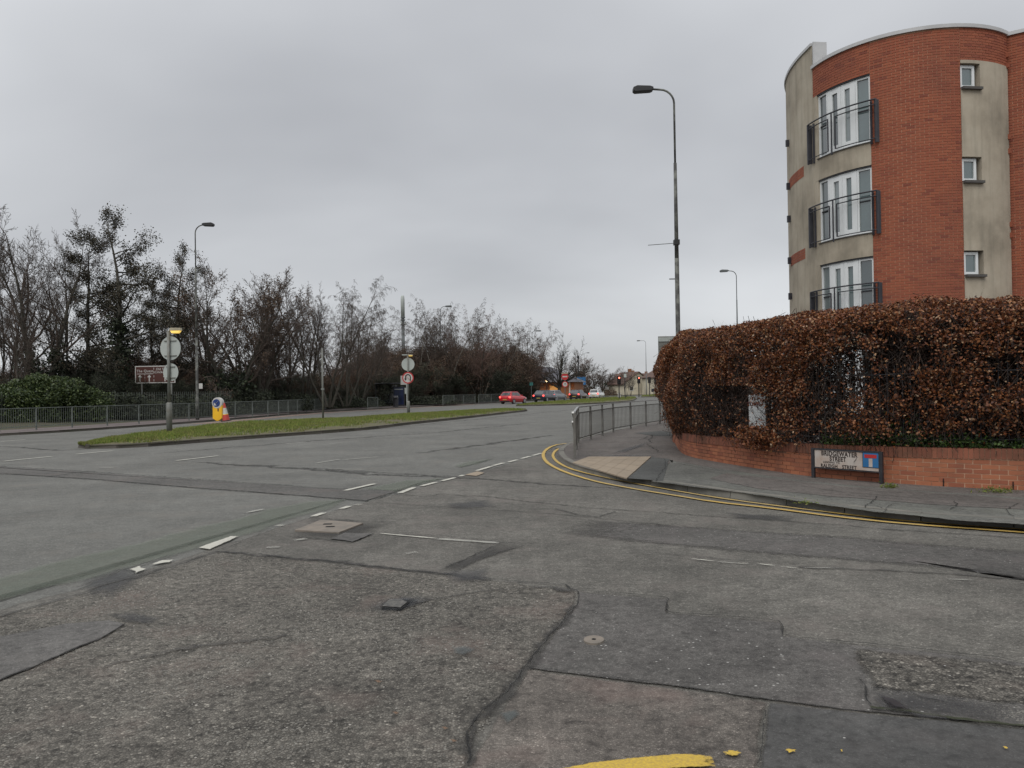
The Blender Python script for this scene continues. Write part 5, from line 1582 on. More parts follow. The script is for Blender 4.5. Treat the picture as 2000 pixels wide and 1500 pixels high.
P0 = gz(631, 818, 0.2)
t = thing('pole', 'plain grey sign pole without a sign standing in the middle of the median', 'pole', tuple(P0))
hh_ = at(629, 680, P0.y).z - P0.z
MB().tube([(0, 0, 0), (0, 0, hh_)], [0.055, 0.045], 10).build('shaft', m_pole, t, smooth=True)
MB().box((0, 0, hh_ * 0.42), (0.16, 0.12, 0.10)).build('clamp', m_pole, t)

# brown direction sign
P0 = G(278, 817, 0.1)
bs_ = thing('direction_sign', 'brown tourist direction sign on grey posts behind the left railing', 'direction sign', tuple(P0))
zt_ = at(266, 715, P0.y).z - 0.1; zb_ = at(266, 749, P0.y).z - 0.1
xl = at(265, 740, P0.y).x - P0.x; xr = at(343.5, 740, P0.y).x - P0.x
W_ = xr - xl; Hh_ = zt_ - zb_
MB().box(((xl + xr) / 2, -0.07, (zt_ + zb_) / 2), (W_, 0.03, Hh_)).build('border', m_signwhite, bs_, bevel=0.004)
MB().box(((xl + xr) / 2, -0.088, (zt_ + zb_) / 2), (W_ - 0.13, 0.008, Hh_ - 0.13)).build('sign_face', m_brown, bs_)
for x in (0.0, xr - 0.30): MB().tube([(x, 0, 0), (x, 0, zt_ - 0.1)], 0.055, 8).build('post', m_pole, bs_, smooth=True)
yy = -0.0945
text('The Quays', 0.24, m_signwhite, bs_, (xl + W_ * 0.25, yy, zt_ - Hh_ * 0.30), (R(90), 0, 0), bold=0.003)
text('Old Trafford', 0.22, m_signwhite, bs_, (xl + W_ * 0.735, yy, zt_ - Hh_ * 0.20), (R(90), 0, 0), bold=0.003, sx=0.92)
text('Cricket', 0.22, m_signwhite, bs_, (xl + W_ * 0.62, yy, zt_ - Hh_ * 0.37), (R(90), 0, 0), bold=0.003)
def strip(x, z0, z1, w_=0.02): MB().box((x, yy + 0.001, (z0 + z1) / 2), (w_, 0.003, z1 - z0)).build('divider', m_signwhite, bs_)
MB().box((xl + W_ * 0.245, yy + 0.001, zt_ - Hh_ * 0.46), (W_ * 0.40, 0.003, 0.035)).build('divider', m_signwhite, bs_)
for k in range(3): strip(xl + W_ * 0.245, zb_ + 0.12 + k * 0.2, zb_ + 0.24 + k * 0.2)
for k in range(4): strip(xl + W_ * 0.47, zb_ + 0.12 + k * 0.26, zb_ + 0.27 + k * 0.26, 0.03)
for x in (0.125, 0.355, 0.745):
    ax_ = xl + W_ * x
    MB().prism([(-0.035, 0), (0.035, 0), (0.035, 0.30), (0.11, 0.28), (0.11, 0.34), (0, 0.46), (-0.11, 0.34), (-0.11, 0.28), (-0.035, 0.30)], (ax_, yy + 0.002, zb_ + 0.11), (1, 0, 0), (0, 0, 1), 0.003).build('arrow', m_signwhite, bs_)

# bollard and cone
P0 = G(426.5, 822, 0.17)
bo = thing('traffic_bollard', 'yellow keep left bollard with white rim and blue arrow disc on the median', 'traffic bollard', tuple(P0), R(-8))
zc = 0.98
MB().prism([(-0.27, 0.14), (-0.06, 0.0), (0.06, 0.0), (0.27, 0.14), (0.27, zc), (-0.27, zc)], (0, 0.10, 0), (1, 0, 0), (0, 0, 1), 0.22).build('body', m_yellowp, bo, bevel=0.02)
MB().prism(circ(0.30, 28), (0, 0.13, zc), (1, 0, 0), (0, 0, 1), 0.26).build('rim', m_signwhite, bo, bevel=0.02)
MB().prism(circ(0.21, 24), (-0.03, -0.132, zc), (1, 0, 0), (0, 0, 1), 0.012).build('blue_disc', m_darkblue, bo)
b = MB(); b.bar((0.08, -0.152, zc + 0.10), (-0.06, -0.152, zc - 0.04), 0.05, 0.008)
b.prism([(-0.15, -0.14), (0.02, -0.13), (-0.14, 0.04)], (-0.03, -0.147, zc), (1, 0, 0), (0, 0, 1), 0.008)
b.build('arrow', m_signwhite, bo)
MB().prism([(-0.035, 0.30), (0.035, 0.30), (0.03, 0.0), (-0.03, 0.0)][::-1], (0.06, -0.122, 0.52), (1, 0, 0), (0, 0, 1), 0.004).build('rust_streak', m_brown, bo)
P0 = G(442, 822.5, 0.17)
co = thing('traffic_cone', 'tall red and white traffic cone leaning beside the yellow bollard', 'traffic cone', tuple(P0))
co.rotation_euler = (R(3), R(-5), 0)
MB().box((0, 0, 0.03), (0.46, 0.46, 0.06)).build('foot', m_letter, co, bevel=0.02)
def frus(z0, z1, mt, nm):
    f = lambda z: 0.20 - 0.165 * z / 1.0
    MB().tube([(0, 0, z0), (0, 0, z1)], [f(z0), f(z1)], 20, caps=(z1 > 0.95)).build(nm, mt, co, smooth=False)
frus(0.05, 0.36, m_orange, 'cone_base'); frus(0.36, 0.72, m_conewhite, 'reflective_sleeve'); frus(0.72, 0.99, m_orange, 'cone_tip')
MB().tube([(0, 0, 0.355), (0, 0, 0.385)], [0.145, 0.14], 20, caps=False).build('sleeve_edge', m_yellowp, co)

# bus stop and shelter
P0 = at(750, 795, 78); P0.z = 0.1
xs0, xs1 = at(730, 795, 78).x, at(787, 795, 78).x
sh = thing('bus_shelter', 'dark glazed bus shelter with blue poster panel against the undergrowth', 'bus shelter', (xs0, 79, 0.1))
Ws = xs1 - xs0
hs_ = 2.35
for x in (0.05, Ws * 0.45, Ws * 0.72): MB().box((x, 0.9, hs_ / 2), (0.07, 0.07, hs_)).build('post', m_blackpaint, sh)
MB().box((0.05, 0, hs_ / 2), (0.07, 0.07, hs_)).build('post', m_blackpaint, sh)
MB().box((Ws * 0.42, 0.45, hs_ + 0.04), (Ws * 0.86, 1.5, 0.10)).build('roof', m_blackpaint, sh, bevel=0.02)
MB().box((Ws * 0.30, 0.45, hs_ + 0.16), (0.55, 0.2, 0.12)).build('stop_flag', m_discback, sh)
m_shglass = glass_mat('shelter_glass', (0.022, 0.030, 0.030), 0.15)
for a, c in ((0.09, 0.43), (0.46, 0.71)):
    MB().box((Ws * (a + c) / 2, 0.9, hs_ * 0.55), (Ws * (c - a), 0.012, hs_ * 0.8)).build('pane', m_shglass, sh)
MB().box((0.05, 0.45, hs_ * 0.55), (0.012, 0.8, hs_ * 0.8)).build('pane', m_shglass, sh)
MB().box((Ws * 0.27, 0.80, 1.55), (0.5, 0.04, 0.80)).build('timetable', m_discback, sh)
MB().box((Ws * 0.27, 0.775, 1.55), (0.05, 0.012, 0.82)).build('timetable_frame', m_blackpaint, sh)
MB().box((Ws * 0.80, 0.35, 1.05), (1.15, 0.14, 2.0)).build('poster_case', m_blackpaint, sh, bevel=0.01)
m_poster = M('night_blue_poster', (0.010, 0.018, 0.075), 0.3, (0.006, 0.012, 0.03), 2)
MB().box((Ws * 0.80, 0.272, 1.08), (1.0, 0.012, 1.75)).build('poster', m_poster, sh)
MB().box((Ws * 0.80, 0.264, 1.78), (0.85, 0.006, 0.07)).box((Ws * 0.80 - 0.25, 0.264, 1.05), (0.32, 0.006, 0.12)).build('poster_print', m_discback, sh)
lb = thing('litter_bin', 'black litter bin in front of the blue shelter poster', 'litter bin', (at(773, 795, 77).x, 77, 0.1))
MB().tube([(0, 0, 0), (0, 0, 0.95), (0, 0, 1.12)], [0.26, 0.28, 0.16], 14).build('bin_body', m_blackpaint, lb)
MB().box((0, -0.2, 0.85), (0.3, 0.2, 0.12)).build('opening', m_black, lb)
bp = thing('bus_stop', 'white bus stop pole with flag behind the no U-turn sign', 'bus stop', (at(795, 795, 76).x, 76, 0.1))
MB().tube([(0, 0, 0), (0, 0, 3.0)], 0.06, 8).build('pole', m_discback, bp)
MB().box((-0.32, 0, 2.65), (0.55, 0.03, 0.9)).build('flag', m_signwhite, bp)
MB().box((-0.1, 0, 1.6), (0.22, 0.05, 0.6)).build('timetable', m_discback, bp)

# ---------------------------------------------------------------- railings on the far side
fr_px = [(-90, 849.5), (0, 844), (71, 839.3), (144, 834.8), (211, 831), (272, 827.5), (320, 824.7), (359, 822), (392, 820), (430, 818), (470, 815.5), (527, 811.5), (570, 807.5), (610, 804), (644, 801)]
FRP = [G(x, y, 0.1) for x, y in fr_px]
FRP2 = resample(FRP, 2.0)
guardrail(FRP2, 'long weathered guardrail panels along the left footway', m_farrail, m_farrail, H=1.02, mid=False, spacing=0.125, bar_r=0.009, lo=0.17, group='guardrails along the left footway')
def farpanel(pxs, label):
    guardrail([G(x, y, 0.1) for x, y in pxs], label, m_farrail, m_farrail, H=1.05, mid=False, spacing=0.15, bar_r=0.010, lo=0.15, group='guardrails along the left footway')
farpanel([(718, 799.5), (738, 798.5)], 'single guardrail panel standing alone in front of the bus shelter')
farpanel([(865, 791.5), (887, 790.3), (905, 789.5), (928, 788.3)], 'short dark guardrail run right of the bus stop under the birches')
farpanel([(935, 788), (960, 786.8), (985, 785.8)], 'guardrail run ending behind the red car')
# tall palings behind the footway on the left
fp = [p + n_ * 3.9 for p, n_ in zip(fk, nf) if p.y < 58 and p.x > -34]
fp = [G(-160, 848, 0.1) + Vector((-1.5, 4.2, 0)), G(0, 836, 0.1) + Vector((-1.0, 3.0, 0)), G(140, 828, 0.1) + Vector((-.8, 2.5, 0)), G(290, 822, 0.1) + Vector((-.5, 2, 0)), G(430, 815, 0.1) + Vector((0, 2, 0))]
PAL = resample(catmull(fp, 1.0), 0.15)
pal = thing('railing_fence', 'tall thin metal paling fence between the left guardrail and the green laurel', 'fence', tuple(PAL[0]))
zgr = 0.12
mesh_b = None
for i, p in enumerate(PAL[:290]):
    if mesh_b is None:
        o = MB().tube([(0, 0, 0), (0, 0, 1.72)], 0.011, 4).build('paling', m_farrail, pal); mesh_b = o.data
    else: o = link('paling', mesh_b, None, pal)
    o.location = p + Vector((0, 0, zgr - p.z)) - Vector(pal.location)
for hz_ in (0.2, 1.55):
    b = MB()
    for a, c in zip(PAL[:290:12], PAL[12:290:12]): b.bar(a + Vector((0, 0, zgr - a.z + hz_)), c + Vector((0, 0, zgr - c.z + hz_)), 0.035, 0.01)
    b.build('rail', m_farrail, pal, world=True)

# ---------------------------------------------------------------- mast
Pm = at(788, 700, 118)
mast = thing('phone_mast', 'slim grey phone mast with antenna drum rising above the thicket', 'phone mast', (Pm.x, 118, 0.1))
hm = at(787, 578, 118).z
MB().tube([(0, 0, 0), (0, 0, hm - 3.4)], [0.30, 0.24], 12).build('mast_pole', m_lamp_grey, mast, smooth=True)
MB().tube([(0, 0, hm - 3.4), (0, 0, hm - 0.7), (0, 0, hm - 0.1), (0, 0, hm)], [0.30, 0.30, 0.24, 0.08], 14).build('antenna_drum', m_discback, mast, smooth=True)
for z in (hm - 3.5, hm - 3.9, hm - 4.6): MB().tube([(0, 0, z), (0, 0, z + 0.18)], 0.36, 12).build('collar', m_lamp_grey, mast)
for a in (0, 2.1, 4.2): MB().box((0.38 * math.cos(a), 0.38 * math.sin(a), hm - 4.3), (0.16, 0.16, 0.5)).build('radio_unit', m_discback, mast)

# ---------------------------------------------------------------- cars
def car(loc, rz, paint, label, L_=4.1, W_=1.76, H_=1.52, lights=True, plate=True, group='cars driving away along the far carriageway'):
    c = thing('car', label, 'car', loc, rz, group)
    # local +y is the front; stations along the length
    hw = W_ / 2
    st = [(-0.50, .36, .78, .82), (-0.485, .26, .95, .92), (-0.44, .22, 0.98, .97), (-0.34, .20, 0.97, 1.0), (-0.15, .18, 0.95, 1.0), (0.08, .18, 0.93, 1.0), (0.24, .18, .90, .99), (0.36, .20, .84, .97), (0.45, .24, .74, .90), (0.495, .34, .60, .74)]
    V = []; F = []
    for y, zb, zt, wf in st:
        w1 = hw * wf
        V += [(-w1 * .95, y * L_, zb), (-w1, y * L_, (zb + zt) / 2), (-w1 * .97, y * L_, zt * .93 * H_ / 1.45), (-w1 * .86, y * L_, zt * H_ / 1.45), (w1 * .86, y * L_, zt * H_ / 1.45), (w1 * .97, y * L_, zt * .93 * H_ / 1.45), (w1, y * L_, (zb + zt) / 2), (w1 * .95, y * L_, zb)]
    k = 8
    for i in range(len(st) - 1):
        for j in range(k):
            F.append((i * k + j, (i + 1) * k + j, (i + 1) * k + (j + 1) % k, i * k + (j + 1) % k))
    F += [tuple(range(k)), tuple(range((len(st) - 1) * k, len(st) * k))[::-1]]
    m_ = MB().add(V, F)
    m_.build('body', paint, c, smooth=True)
    # glasshouse
    gy = [(-0.455, 0.96, .84), (-0.37, 1.0, .70), (-0.05, 1.0, .70), (0.04, .985, .69), (0.20, .93, .84)]
    belt = 0.93 * H_ / 1.45
    rf = H_
    # roof shell
    R_ = [(-0.485, belt, .83), (-0.375, rf - .07, .70), (-0.30, rf - .01, .69), (-0.12, rf, .68), (0.02, rf - .03, .68), (0.19, belt - .02, .82)]
    V = []; F = []
    for y, z, wf in R_:
        V += [(-hw * wf, y * L_, z), (hw * wf, y * L_, z)]
    V2 = [(-hw * .86, -0.44 * L_, belt - .04), (hw * .86, -0.44 * L_, belt - .04), (-hw * .86, 0.2 * L_, belt - .06), (hw * .86, 0.2 * L_, belt - .06)]
    for i in range(5): F.append((2 * i, 2 * i + 1, 2 * i + 3, 2 * i + 2))
    n_ = len(V); V += V2
    F += [(0, 2, 4, 6, 8, 10, n_ + 2, n_), (1, n_ + 1, n_ + 3, 11, 9, 7, 5, 3)]
    MB().add(V, F).build('roof', paint, c)
    def pane(pts_, nm):
        MB().add(pts_, [tuple(range(len(pts_)))]).build(nm, m_carglass, c)
    e = 0.012
    a, b_ = Vector((0, -0.485 * L_, belt)), Vector((0, -0.375 * L_, rf - .07))
    nb = Vector((0, -(b_.z - a.z), b_.y - a.y)).normalized() * e
    nb = Vector((0, -abs(nb.y), abs(nb.z)))
    def rw(u, x): q = a.lerp(b_, u); return Vector((x, q.y, q.z)) + nb
    pane([rw(.10, -hw * .72), rw(.10, hw * .72), rw(.90, hw * .62), rw(.90, -hw * .62)], 'rear_window')
    a2, b2 = Vector((0, 0.19 * L_, belt - .02)), Vector((0, 0.02 * L_, rf - .03))
    def fw_(u, x): q = a2.lerp(b2, u); return Vector((x, q.y + e, q.z + e))
    pane([fw_(.06, hw * .76), fw_(.06, -hw * .76), fw_(.94, -hw * .64), fw_(.94, hw * .64)], 'windscreen')
    for s_ in (-1, 1):
        for (y0, y1, y2, y3) in ((-0.36, -0.33, -0.13, -0.13), (-0.115, -0.115, 0.005, 0.13)):
            zt0, zb0 = rf - .10, belt + .03
            xt, xb = hw * .715, hw * .845
            P_ = [(s_ * (xb + e), y0 * L_, zb0), (s_ * (xb + e), y3 * L_, zb0), (s_ * (xt + e), y2 * L_, zt0), (s_ * (xt + e), y1 * L_, zt0)]
            pane(P_ if s_ < 0 else P_[::-1], 'side_window')
        MB().box((s_ * (hw + .06), 0.12 * L_, belt + .05), (0.16, 0.08, 0.11)).build('door_mirror', paint, c, bevel=0.02)
        for y in (-0.31, 0.31):
            w_ = MB().tube([(s_ * (hw - .20), y * L_, .31), (s_ * (hw + .005), y * L_, .31)], .31, 18).build('wheel', m_blackpaint, c)
            MB().tube([(s_ * (hw - .02), y * L_, .31), (s_ * (hw + .015), y * L_, .31)], .20, 14).build('rim', m_greymetal, w_)
        if lights:
            MB().box((s_ * hw * .80, -0.488 * L_, .80 * H_ / 1.45), (0.22, 0.14, 0.20)).build('tail_light', m_tail, c, bevel=0.03)
        else:
            MB().box((s_ * hw * .80, -0.488 * L_, .80 * H_ / 1.45), (0.22, 0.14, 0.20)).build('tail_light', m_red, c, bevel=0.03)
        MB().box((s_ * hw * .68, 0.475 * L_, .60), (0.30, 0.12, 0.13)).build('headlight', m_discback, c, bevel=0.03)
    MB().box((0, -0.502 * L_, .52), (0.52, 0.02, 0.11)).build('number_plate', m_plate, c)
    MB().box((0, -0.485 * L_, .34), (W_ * .80, 0.12, 0.16)).build('bumper', m_blackpaint, c, bevel=0.03)
    return c
m_tail = M('lit_tail_light', (0.5, 0.02, 0.02), 0.4, emit=(1.0, 0.10, 0.08), es=2.5)
m_plate = M('yellow_plate', (0.45, 0.36, 0.08), 0.5)
def paint(nm, c_, r=0.3):
    m = M(nm, c_, r, tuple(v * 0.9 for v in c_), 1, spec=0.6)
    m.node_tree.nodes['Principled BSDF'].inputs['Coat Weight'].default_value = 0.6
    return m
dr = R(-14)
red = paint('red_paint', (0.50, 0.015, 0.025)); navy = paint('dark_navy_paint', (0.015, 0.017, 0.035)); silver = paint('dark_silver_paint', (0.16, 0.17, 0.18)); maroon = paint('dark_maroon_paint', (0.03, 0.014, 0.016)); whitec = paint('white_paint', (0.70, 0.70, 0.68))
def cg(px, py): p = G(px, py, 0.0); return (p.x, p.y, 0.0)
car(cg(1003, 788.5), R(-32), red, 'bright red hatchback passing the end of the median with its tail lights lit', L_=3.8, W_=1.66, H_=1.44)
car(cg(1066, 784.8), R(-30), navy, 'dark navy hatchback queueing directly behind the red one')
car(cg(1086, 782.8), R(-30), silver, 'dark silver car partly hidden by the navy hatchback')
car(cg(1130, 780.6), R(-24), maroon, 'dark maroon car beneath the blue sign')
car(cg(1166, 778.8), R(-22), whitec, 'white car at the head of the queue')

# ---------------------------------------------------------------- far junction
def pole_thing(px, py_base, py_top, Y, name, label, cat, r=0.06, mt=None, group=None):
    p = at(px, py_base, Y)
    t = thing(name, label, cat, (p.x, Y, 0.1), group=group)
    h = at(px, py_top, Y).z - 0.1
    MB().tube([(0, 0, 0), (0, 0, h)], r, 8).build('pole', mt or m_lamp_grey, t)
    return t, h
# no entry sign
t, h = pole_thing(1104, 786, 729, 92, 'road_sign', 'red no entry sign above a smaller round sign on the second grassy median', 'road sign', 0.05)
zc = at(1104, 735.5, 92).z - 0.1
MB().box((0, -0.055, zc + 0.40), (0.8, 0.1, 0.10)).build('lamp_hood', m_cream_cap, t)
MB().prism(circ(0.42, 24), (0, -0.055, zc), (1, 0, 0), (0, 0, 1), 0.012).build('sign_face', m_red, t)
MB().box((0, -0.072, zc), (0.58, 0.006, 0.15)).build('white_bar', m_signwhite, t)
zc = at(1103, 750.5, 92).z - 0.1
MB().prism(circ(0.36, 24), (0, -0.055, zc), (1, 0, 0), (0, 0, 1), 0.012).build('sign_face', m_red, t)
MB().prism(circ(0.27, 24), (0, -0.068, zc), (1, 0, 0), (0, 0, 1), 0.004).build('sign_ground', m_signwhite, t)
b = MB(); b.tube([(0.09, -0.078, zc - 0.13), (0.09, -0.078, zc + 0.05), (0.0, -0.078, zc + 0.12), (-0.09, -0.078, zc + 0.05), (-0.09, -0.078, zc - 0.05)], 0.022, 5).build('u_turn_arrow', m_letter, t)
# blue sign
t, h = pole_thing(1136, 778, 737, 150, 'road_sign', 'blue direction sign with white lettering above the maroon car', 'road sign', 0.07)
zc = at(1136, 744, 150).z - 0.1
MB().box((0, -0.09, zc), (1.65, 0.03, 1.55)).build('sign_face', m_blue, t)
MB().box((0, -0.11, zc - 0.42), (0.9, 0.006, 0.14)).build('lettering', m_signwhite, t)
MB().prism([(-0.16, -0.2), (0.16, -0.2), (0, 0.22)], (0, -0.107, zc + 0.15), (1, 0, 0), (0, 0, 1), 0.006).build('symbol', m_signwhite, t)
# camera pole
t, h = pole_thing(1130.5, 778, 699, 152, 'camera_pole', 'black camera pole with a domed top just left of the blue sign', 'camera pole', 0.13, m_blackpaint)
MB().tube([(0, 0, h - 0.1), (0, 0, h + 0.25), (0, 0, h + 0.5)], [0.22, 0.24, 0.08], 10).build('camera_dome', m_blackpaint, t)
# teal sign, white and green signs
t, h = pole_thing(1038, 784, 744, 110, 'road_sign', 'small teal sign at the foot of the birch side street lamp', 'road sign', 0.05)
zc = at(1038, 750, 110).z - 0.1
m_teal = M('teal_sign', (0.04, 0.20, 0.18), 0.5)
MB().box((0, -0.06, zc), (0.5, 0.02, 0.45)).build('sign_face', m_teal, t)
t, h = pole_thing(1181, 774, 748, 190, 'road_sign', 'white and green direction sign among the trees right of the white car', 'road sign', 0.07)
m_gsign = M('green_sign', (0.02, 0.12, 0.07), 0.5)
zc = at(1181, 751, 190).z - 0.1
MB().box((-0.1, -0.08, zc), (1.6, 0.03, 1.0)).build('sign_face', m_signwhite, t)
MB().box((0.3, -0.10, zc + 0.1), (0.7, 0.01, 0.6)).build('green_panel', m_gsign, t)
MB().box((0.2, -0.08, zc - 1.0), (1.7, 0.03, 0.7)).build('lower_panel', m_signwhite, t)
t, h = pole_thing(1165, 774, 752, 185, 'road_sign', 'small white triangular sign seen over the roof of the white car', 'road sign', 0.05)
MB().prism([(-0.3, -0.3), (0.3, -0.3), (0, 0.3)], (0, -0.06, h - 0.2), (1, 0, 0), (0, 0, 1), 0.012).build('sign_face', m_discback, t)

m_redlit = M('lit_red_signal', (0.6, 0.05, 0.03), 0.4, emit=(1.0, 0.22, 0.14), es=3.5)
m_darklens = M('unlit_signal_lens', (0.02, 0.02, 0.02), 0.3)
m_halo = M('signal_backboard', (0.02, 0.018, 0.018), 0.7)
def signal(px, py_base, py_top, Y, label, lit=True, mt=None, flip=False):
    t, h = pole_thing(px, py_base, py_top, Y, 'traffic_light', label, 'traffic light', 0.075, mt or m_halo, group='traffic lights at the far junction')
    s_ = -1 if not flip else 1
    MB().box((0, s_ * 0.1, h - 0.5), (0.52, 0.04, 1.15)).build('backboard', m_halo, t)
    MB().box((0, s_ * 0.2, h - 0.5), (0.32, 0.22, 1.0)).build('signal_head', m_halo, t, bevel=0.02)
    for k, z in enumerate((h - 0.18, h - 0.5, h - 0.82)):
        y = s_ * 0.325
        MB().tube([(0, s_ * 0.30, z), (0, y, z)], 0.115, 12).build('lens', m_redlit if (lit and k == 0) else m_darklens, t)
        MB().tube([(0, s_ * 0.31, z + 0.02), (0, s_ * 0.42, z + 0.02)], 0.13, 10, caps=False).build('hood', m_halo, t)
    return t, h
signal(1209.5, 781, 735.5, 105, 'traffic light showing red at the tip of the second median')
signal(1248, 775, 736, 125, 'traffic light showing red in front of the pale cottage roof')
t, h = signal(1269, 770, 737, 140, 'unlit traffic light seen from behind on a cranked arm at the right', lit=False, flip=True)
MB().bar((-0.5, 0, h - 0.3), (1.0, 0, h - 0.3), 0.06).build('arm', m_halo, t)
signal(1281, 772, 739, 135, 'dark traffic light nearest the edge of the hedge', lit=False, flip=True)
t, h = pole_thing(1221, 779, 728, 108, 'pole', 'thin black pole with a small box beside the median traffic light', 'pole', 0.06, m_blackpaint)
MB().box((0.05, 0, h - 0.4), (0.35, 0.2, 0.5)).build('box', m_discback, t)
for x, lab in ((1207.5, 'white marker post left of the red traffic light'), (1211.5, 'white marker post right of the red traffic light')):
    p = G(x, 778, 0.1); t = thing('marker_post', lab, 'marker post', tuple(p)); MB().tube([(0, 0, 0), (0, 0, 0.85)], 0.05, 8).build('shaft', m_signwhite, t)
p = G(1276, 774, 0.1); t = thing('road_sign', 'small dark sign on a short post on the far right grass', 'road sign', tuple(p))
MB().tube([(0, 0, 0), (0, 0, 1.2)], 0.05, 8).build('pole', m_blackpaint, t); MB().box((0, -.06, 1.1), (0.7, 0.03, 0.6)).build('sign_face', m_blackpaint, t)
# big grey sign back by the hedge end
Pg = at(1310, 700, 29.5)
t = thing('sign_back', 'grey ribbed back of a large road sign showing beside the hedge corner', 'road sign', (Pg.x + 0.6, 29.5, 0.1))
ztp = at(1295, 657, 29.5).z - 0.1
MB().box((-0.12, 0, ztp - 1.1), (1.9, 0.05, 2.2)).build('sign_plate', m_pole, t)
MB().box((-0.12, -0.04, ztp - 0.12), (1.9, 0.03, 0.16)).build('rail', m_discback, t)
for x in (-0.7, 0.5): MB().tube([(x, 0.07, 0), (x, 0.07, ztp - 0.1)], 0.05, 8).build('post', m_pole, t)

# distant houses
m_cream = M('cream_render', (0.66, 0.60, 0.46), 0.9, (0.42, 0.38, 0.30), 0.3)
m_tile = M('brown_roof_tile', (0.13, 0.075, 0.055), 0.9, (0.09, 0.06, 0.05), 0.6)
m_slate = M('grey_slate', (0.085, 0.085, 0.10), 0.8, (0.07, 0.07, 0.08), 0.5)
m_orangewall = M('orange_brick', (0.30, 0.13, 0.06), 0.9, (0.22, 0.10, 0.05), 0.6)
def house(px, Y, W_, D_, eave, ridge, rz, wallm, roofm, label, name='house', wins=()):
    p = at(px, 770, Y)
    t = thing(name, label, 'house', (p.x, Y, 0.05), rz)
    b = MB(); w2, d2 = W_ / 2, D_ / 2
    b.add([(-w2, -d2, 0), (w2, -d2, 0), (w2, -d2, eave), (0, -d2, ridge), (-w2, -d2, eave), (-w2, d2, 0), (w2, d2, 0), (w2, d2, eave), (0, d2, ridge), (-w2, d2, eave)], [(0, 1, 2, 3, 4), (6, 5, 9, 8, 7), (1, 6, 7, 2), (5, 0, 4, 9)])
    b.build('wall', wallm, t)
    o_ = 0.35; sl = (ridge - eave) / w2
    b = MB()
    for s_ in (-1, 1):
        b.add([(s_ * (w2 + o_), -d2 - o_, eave - sl * o_ + .02), (s_ * (w2 + o_), d2 + o_, eave - sl * o_ + .02), (0, d2 + o_, ridge + .02), (0, -d2 - o_, ridge + .02), (s_ * (w2 + o_), -d2 - o_, eave - sl * o_ + .2), (s_ * (w2 + o_), d2 + o_, eave - sl * o_ + .2), (0, d2 + o_, ridge + .2), (0, -d2 - o_, ridge + .2)], [(0, 1, 2, 3), (4, 7, 6, 5), (0, 3, 7, 4), (0, 4, 5, 1)])
    rf_ = b.build('roof', roofm, t)
    MB().box((w2 * 0.2, d2 * 0.3, ridge + 0.3), (0.7, 0.7, 1.4)).build('chimney', m_orangewall, rf_)
    for (x, z, ww, hh_) in wins:
        f = MB().box((x, -d2 - 0.02, z), (ww, 0.08, hh_)).build('window', m_white_frame, t)
        MB().box((x, -d2 - 0.065, z), (ww * .8, 0.02, hh_ * .8)).build('pane', m_carglass, f)
    return t
house(1230, 190, 8.5, 9, 2.6, 5.4, R(20), m_cream, m_tile, 'pale cream gabled cottage with brown tiled roof behind the far traffic lights', wins=((-2, 1.5, 1.0, 1.1), (1.9, 1.5, 1.2, 1.1)))
house(1250, 200, 9, 12, 2.8, 5.2, R(75), m_orangewall, m_tile, 'low brick house with brown roof right of the cream cottage')
house(1274, 205, 14, 9, 2.2, 5.0, R(88), m_slate, m_slate, 'long slate grey roofed building at the far right beside the hedge')
house(1304, 180, 9, 10, 4.0, 6.4, R(10), m_cream, m_tile, 'pale house with reddish roof peeping past the hedge')
# brick building with a lit lamp behind the cars
p = at(1075, 770, 138)
t = thing('brick_building', 'low orange lit brick building with dark sloping roof behind the queue of cars', 'building', (p.x, 138, 0.05), R(-14))
w2, d2 = 5.2, 5
MB().add([(-w2, -d2, 0), (w2, -d2, 0), (w2, -d2, 3.0), (-w2, -d2, 3.0), (-w2, d2, 0), (w2, d2, 0), (w2, d2, 3.0), (-w2, d2, 3.0)], [(0, 1, 2, 3), (5, 4, 7, 6), (1, 5, 6, 2), (4, 0, 3, 7)]).build('wall', m_orangewall, t)
MB().add([(-w2 - .8, -d2 - 1, 2.8), (w2 + .6, -d2 - 1, 2.8), (w2 + .6, d2 + 1, 2.8), (-w2 - .8, d2 + 1, 2.8), (-w2 + 1.5, 0, 5.6), (0.2, 0, 5.6)], [(0, 1, 5, 4), (1, 2, 5), (2, 3, 4, 5), (3, 0, 4), (3, 2, 1, 0)]).build('roof', m_slate, t)
MB().box((-1.6, -d2 - 0.03, 1.4), (1.4, 0.1, 2.2)).build('door', m_blackpaint, t)
f = MB().box((1.8, -d2 - 0.03, 1.6), (2.0, 0.1, 1.4)).build('window', m_blackpaint, t)
m_warm = M('warm_window', (0.4, 0.2, 0.06), 0.5, emit=(1.0, 0.5, 0.15), es=0.3)
MB().box((1.8, -d2 - 0.10, 1.6), (1.8, 0.02, 1.2)).build('pane', m_warm, f)
MB().box((4.4, -d2 - 0.1, 1.5), (0.25, 0.2, 3.0)).build('downpipe', m_signwhite, t)
p = at(1068, 743.5, 127)
t = thing('lantern', 'glowing orange lantern on a short dark post before the brick building', 'lantern', (p.x, 127, 0.1))
MB().tube([(0, 0, 0), (0, 0, p.z - 0.3)], 0.08, 8).build('post', m_blackpaint, t)
m_glow = M('lit_lantern', (0.8, 0.5, 0.2), 0.5, emit=(1.0, 0.62, 0.28), es=6)
MB().tube([(0, 0, p.z - 0.32), (0, 0, p.z - 0.1), (0, 0, p.z + 0.12)], [0.10, 0.2, 0.06], 10).build('lens', m_glow, t)
ld = bpy.data.lights.new('lantern_light', 'POINT'); ld.energy = 220; ld.color = (1.0, 0.45, 0.12); ld.shadow_soft_size = 0.2
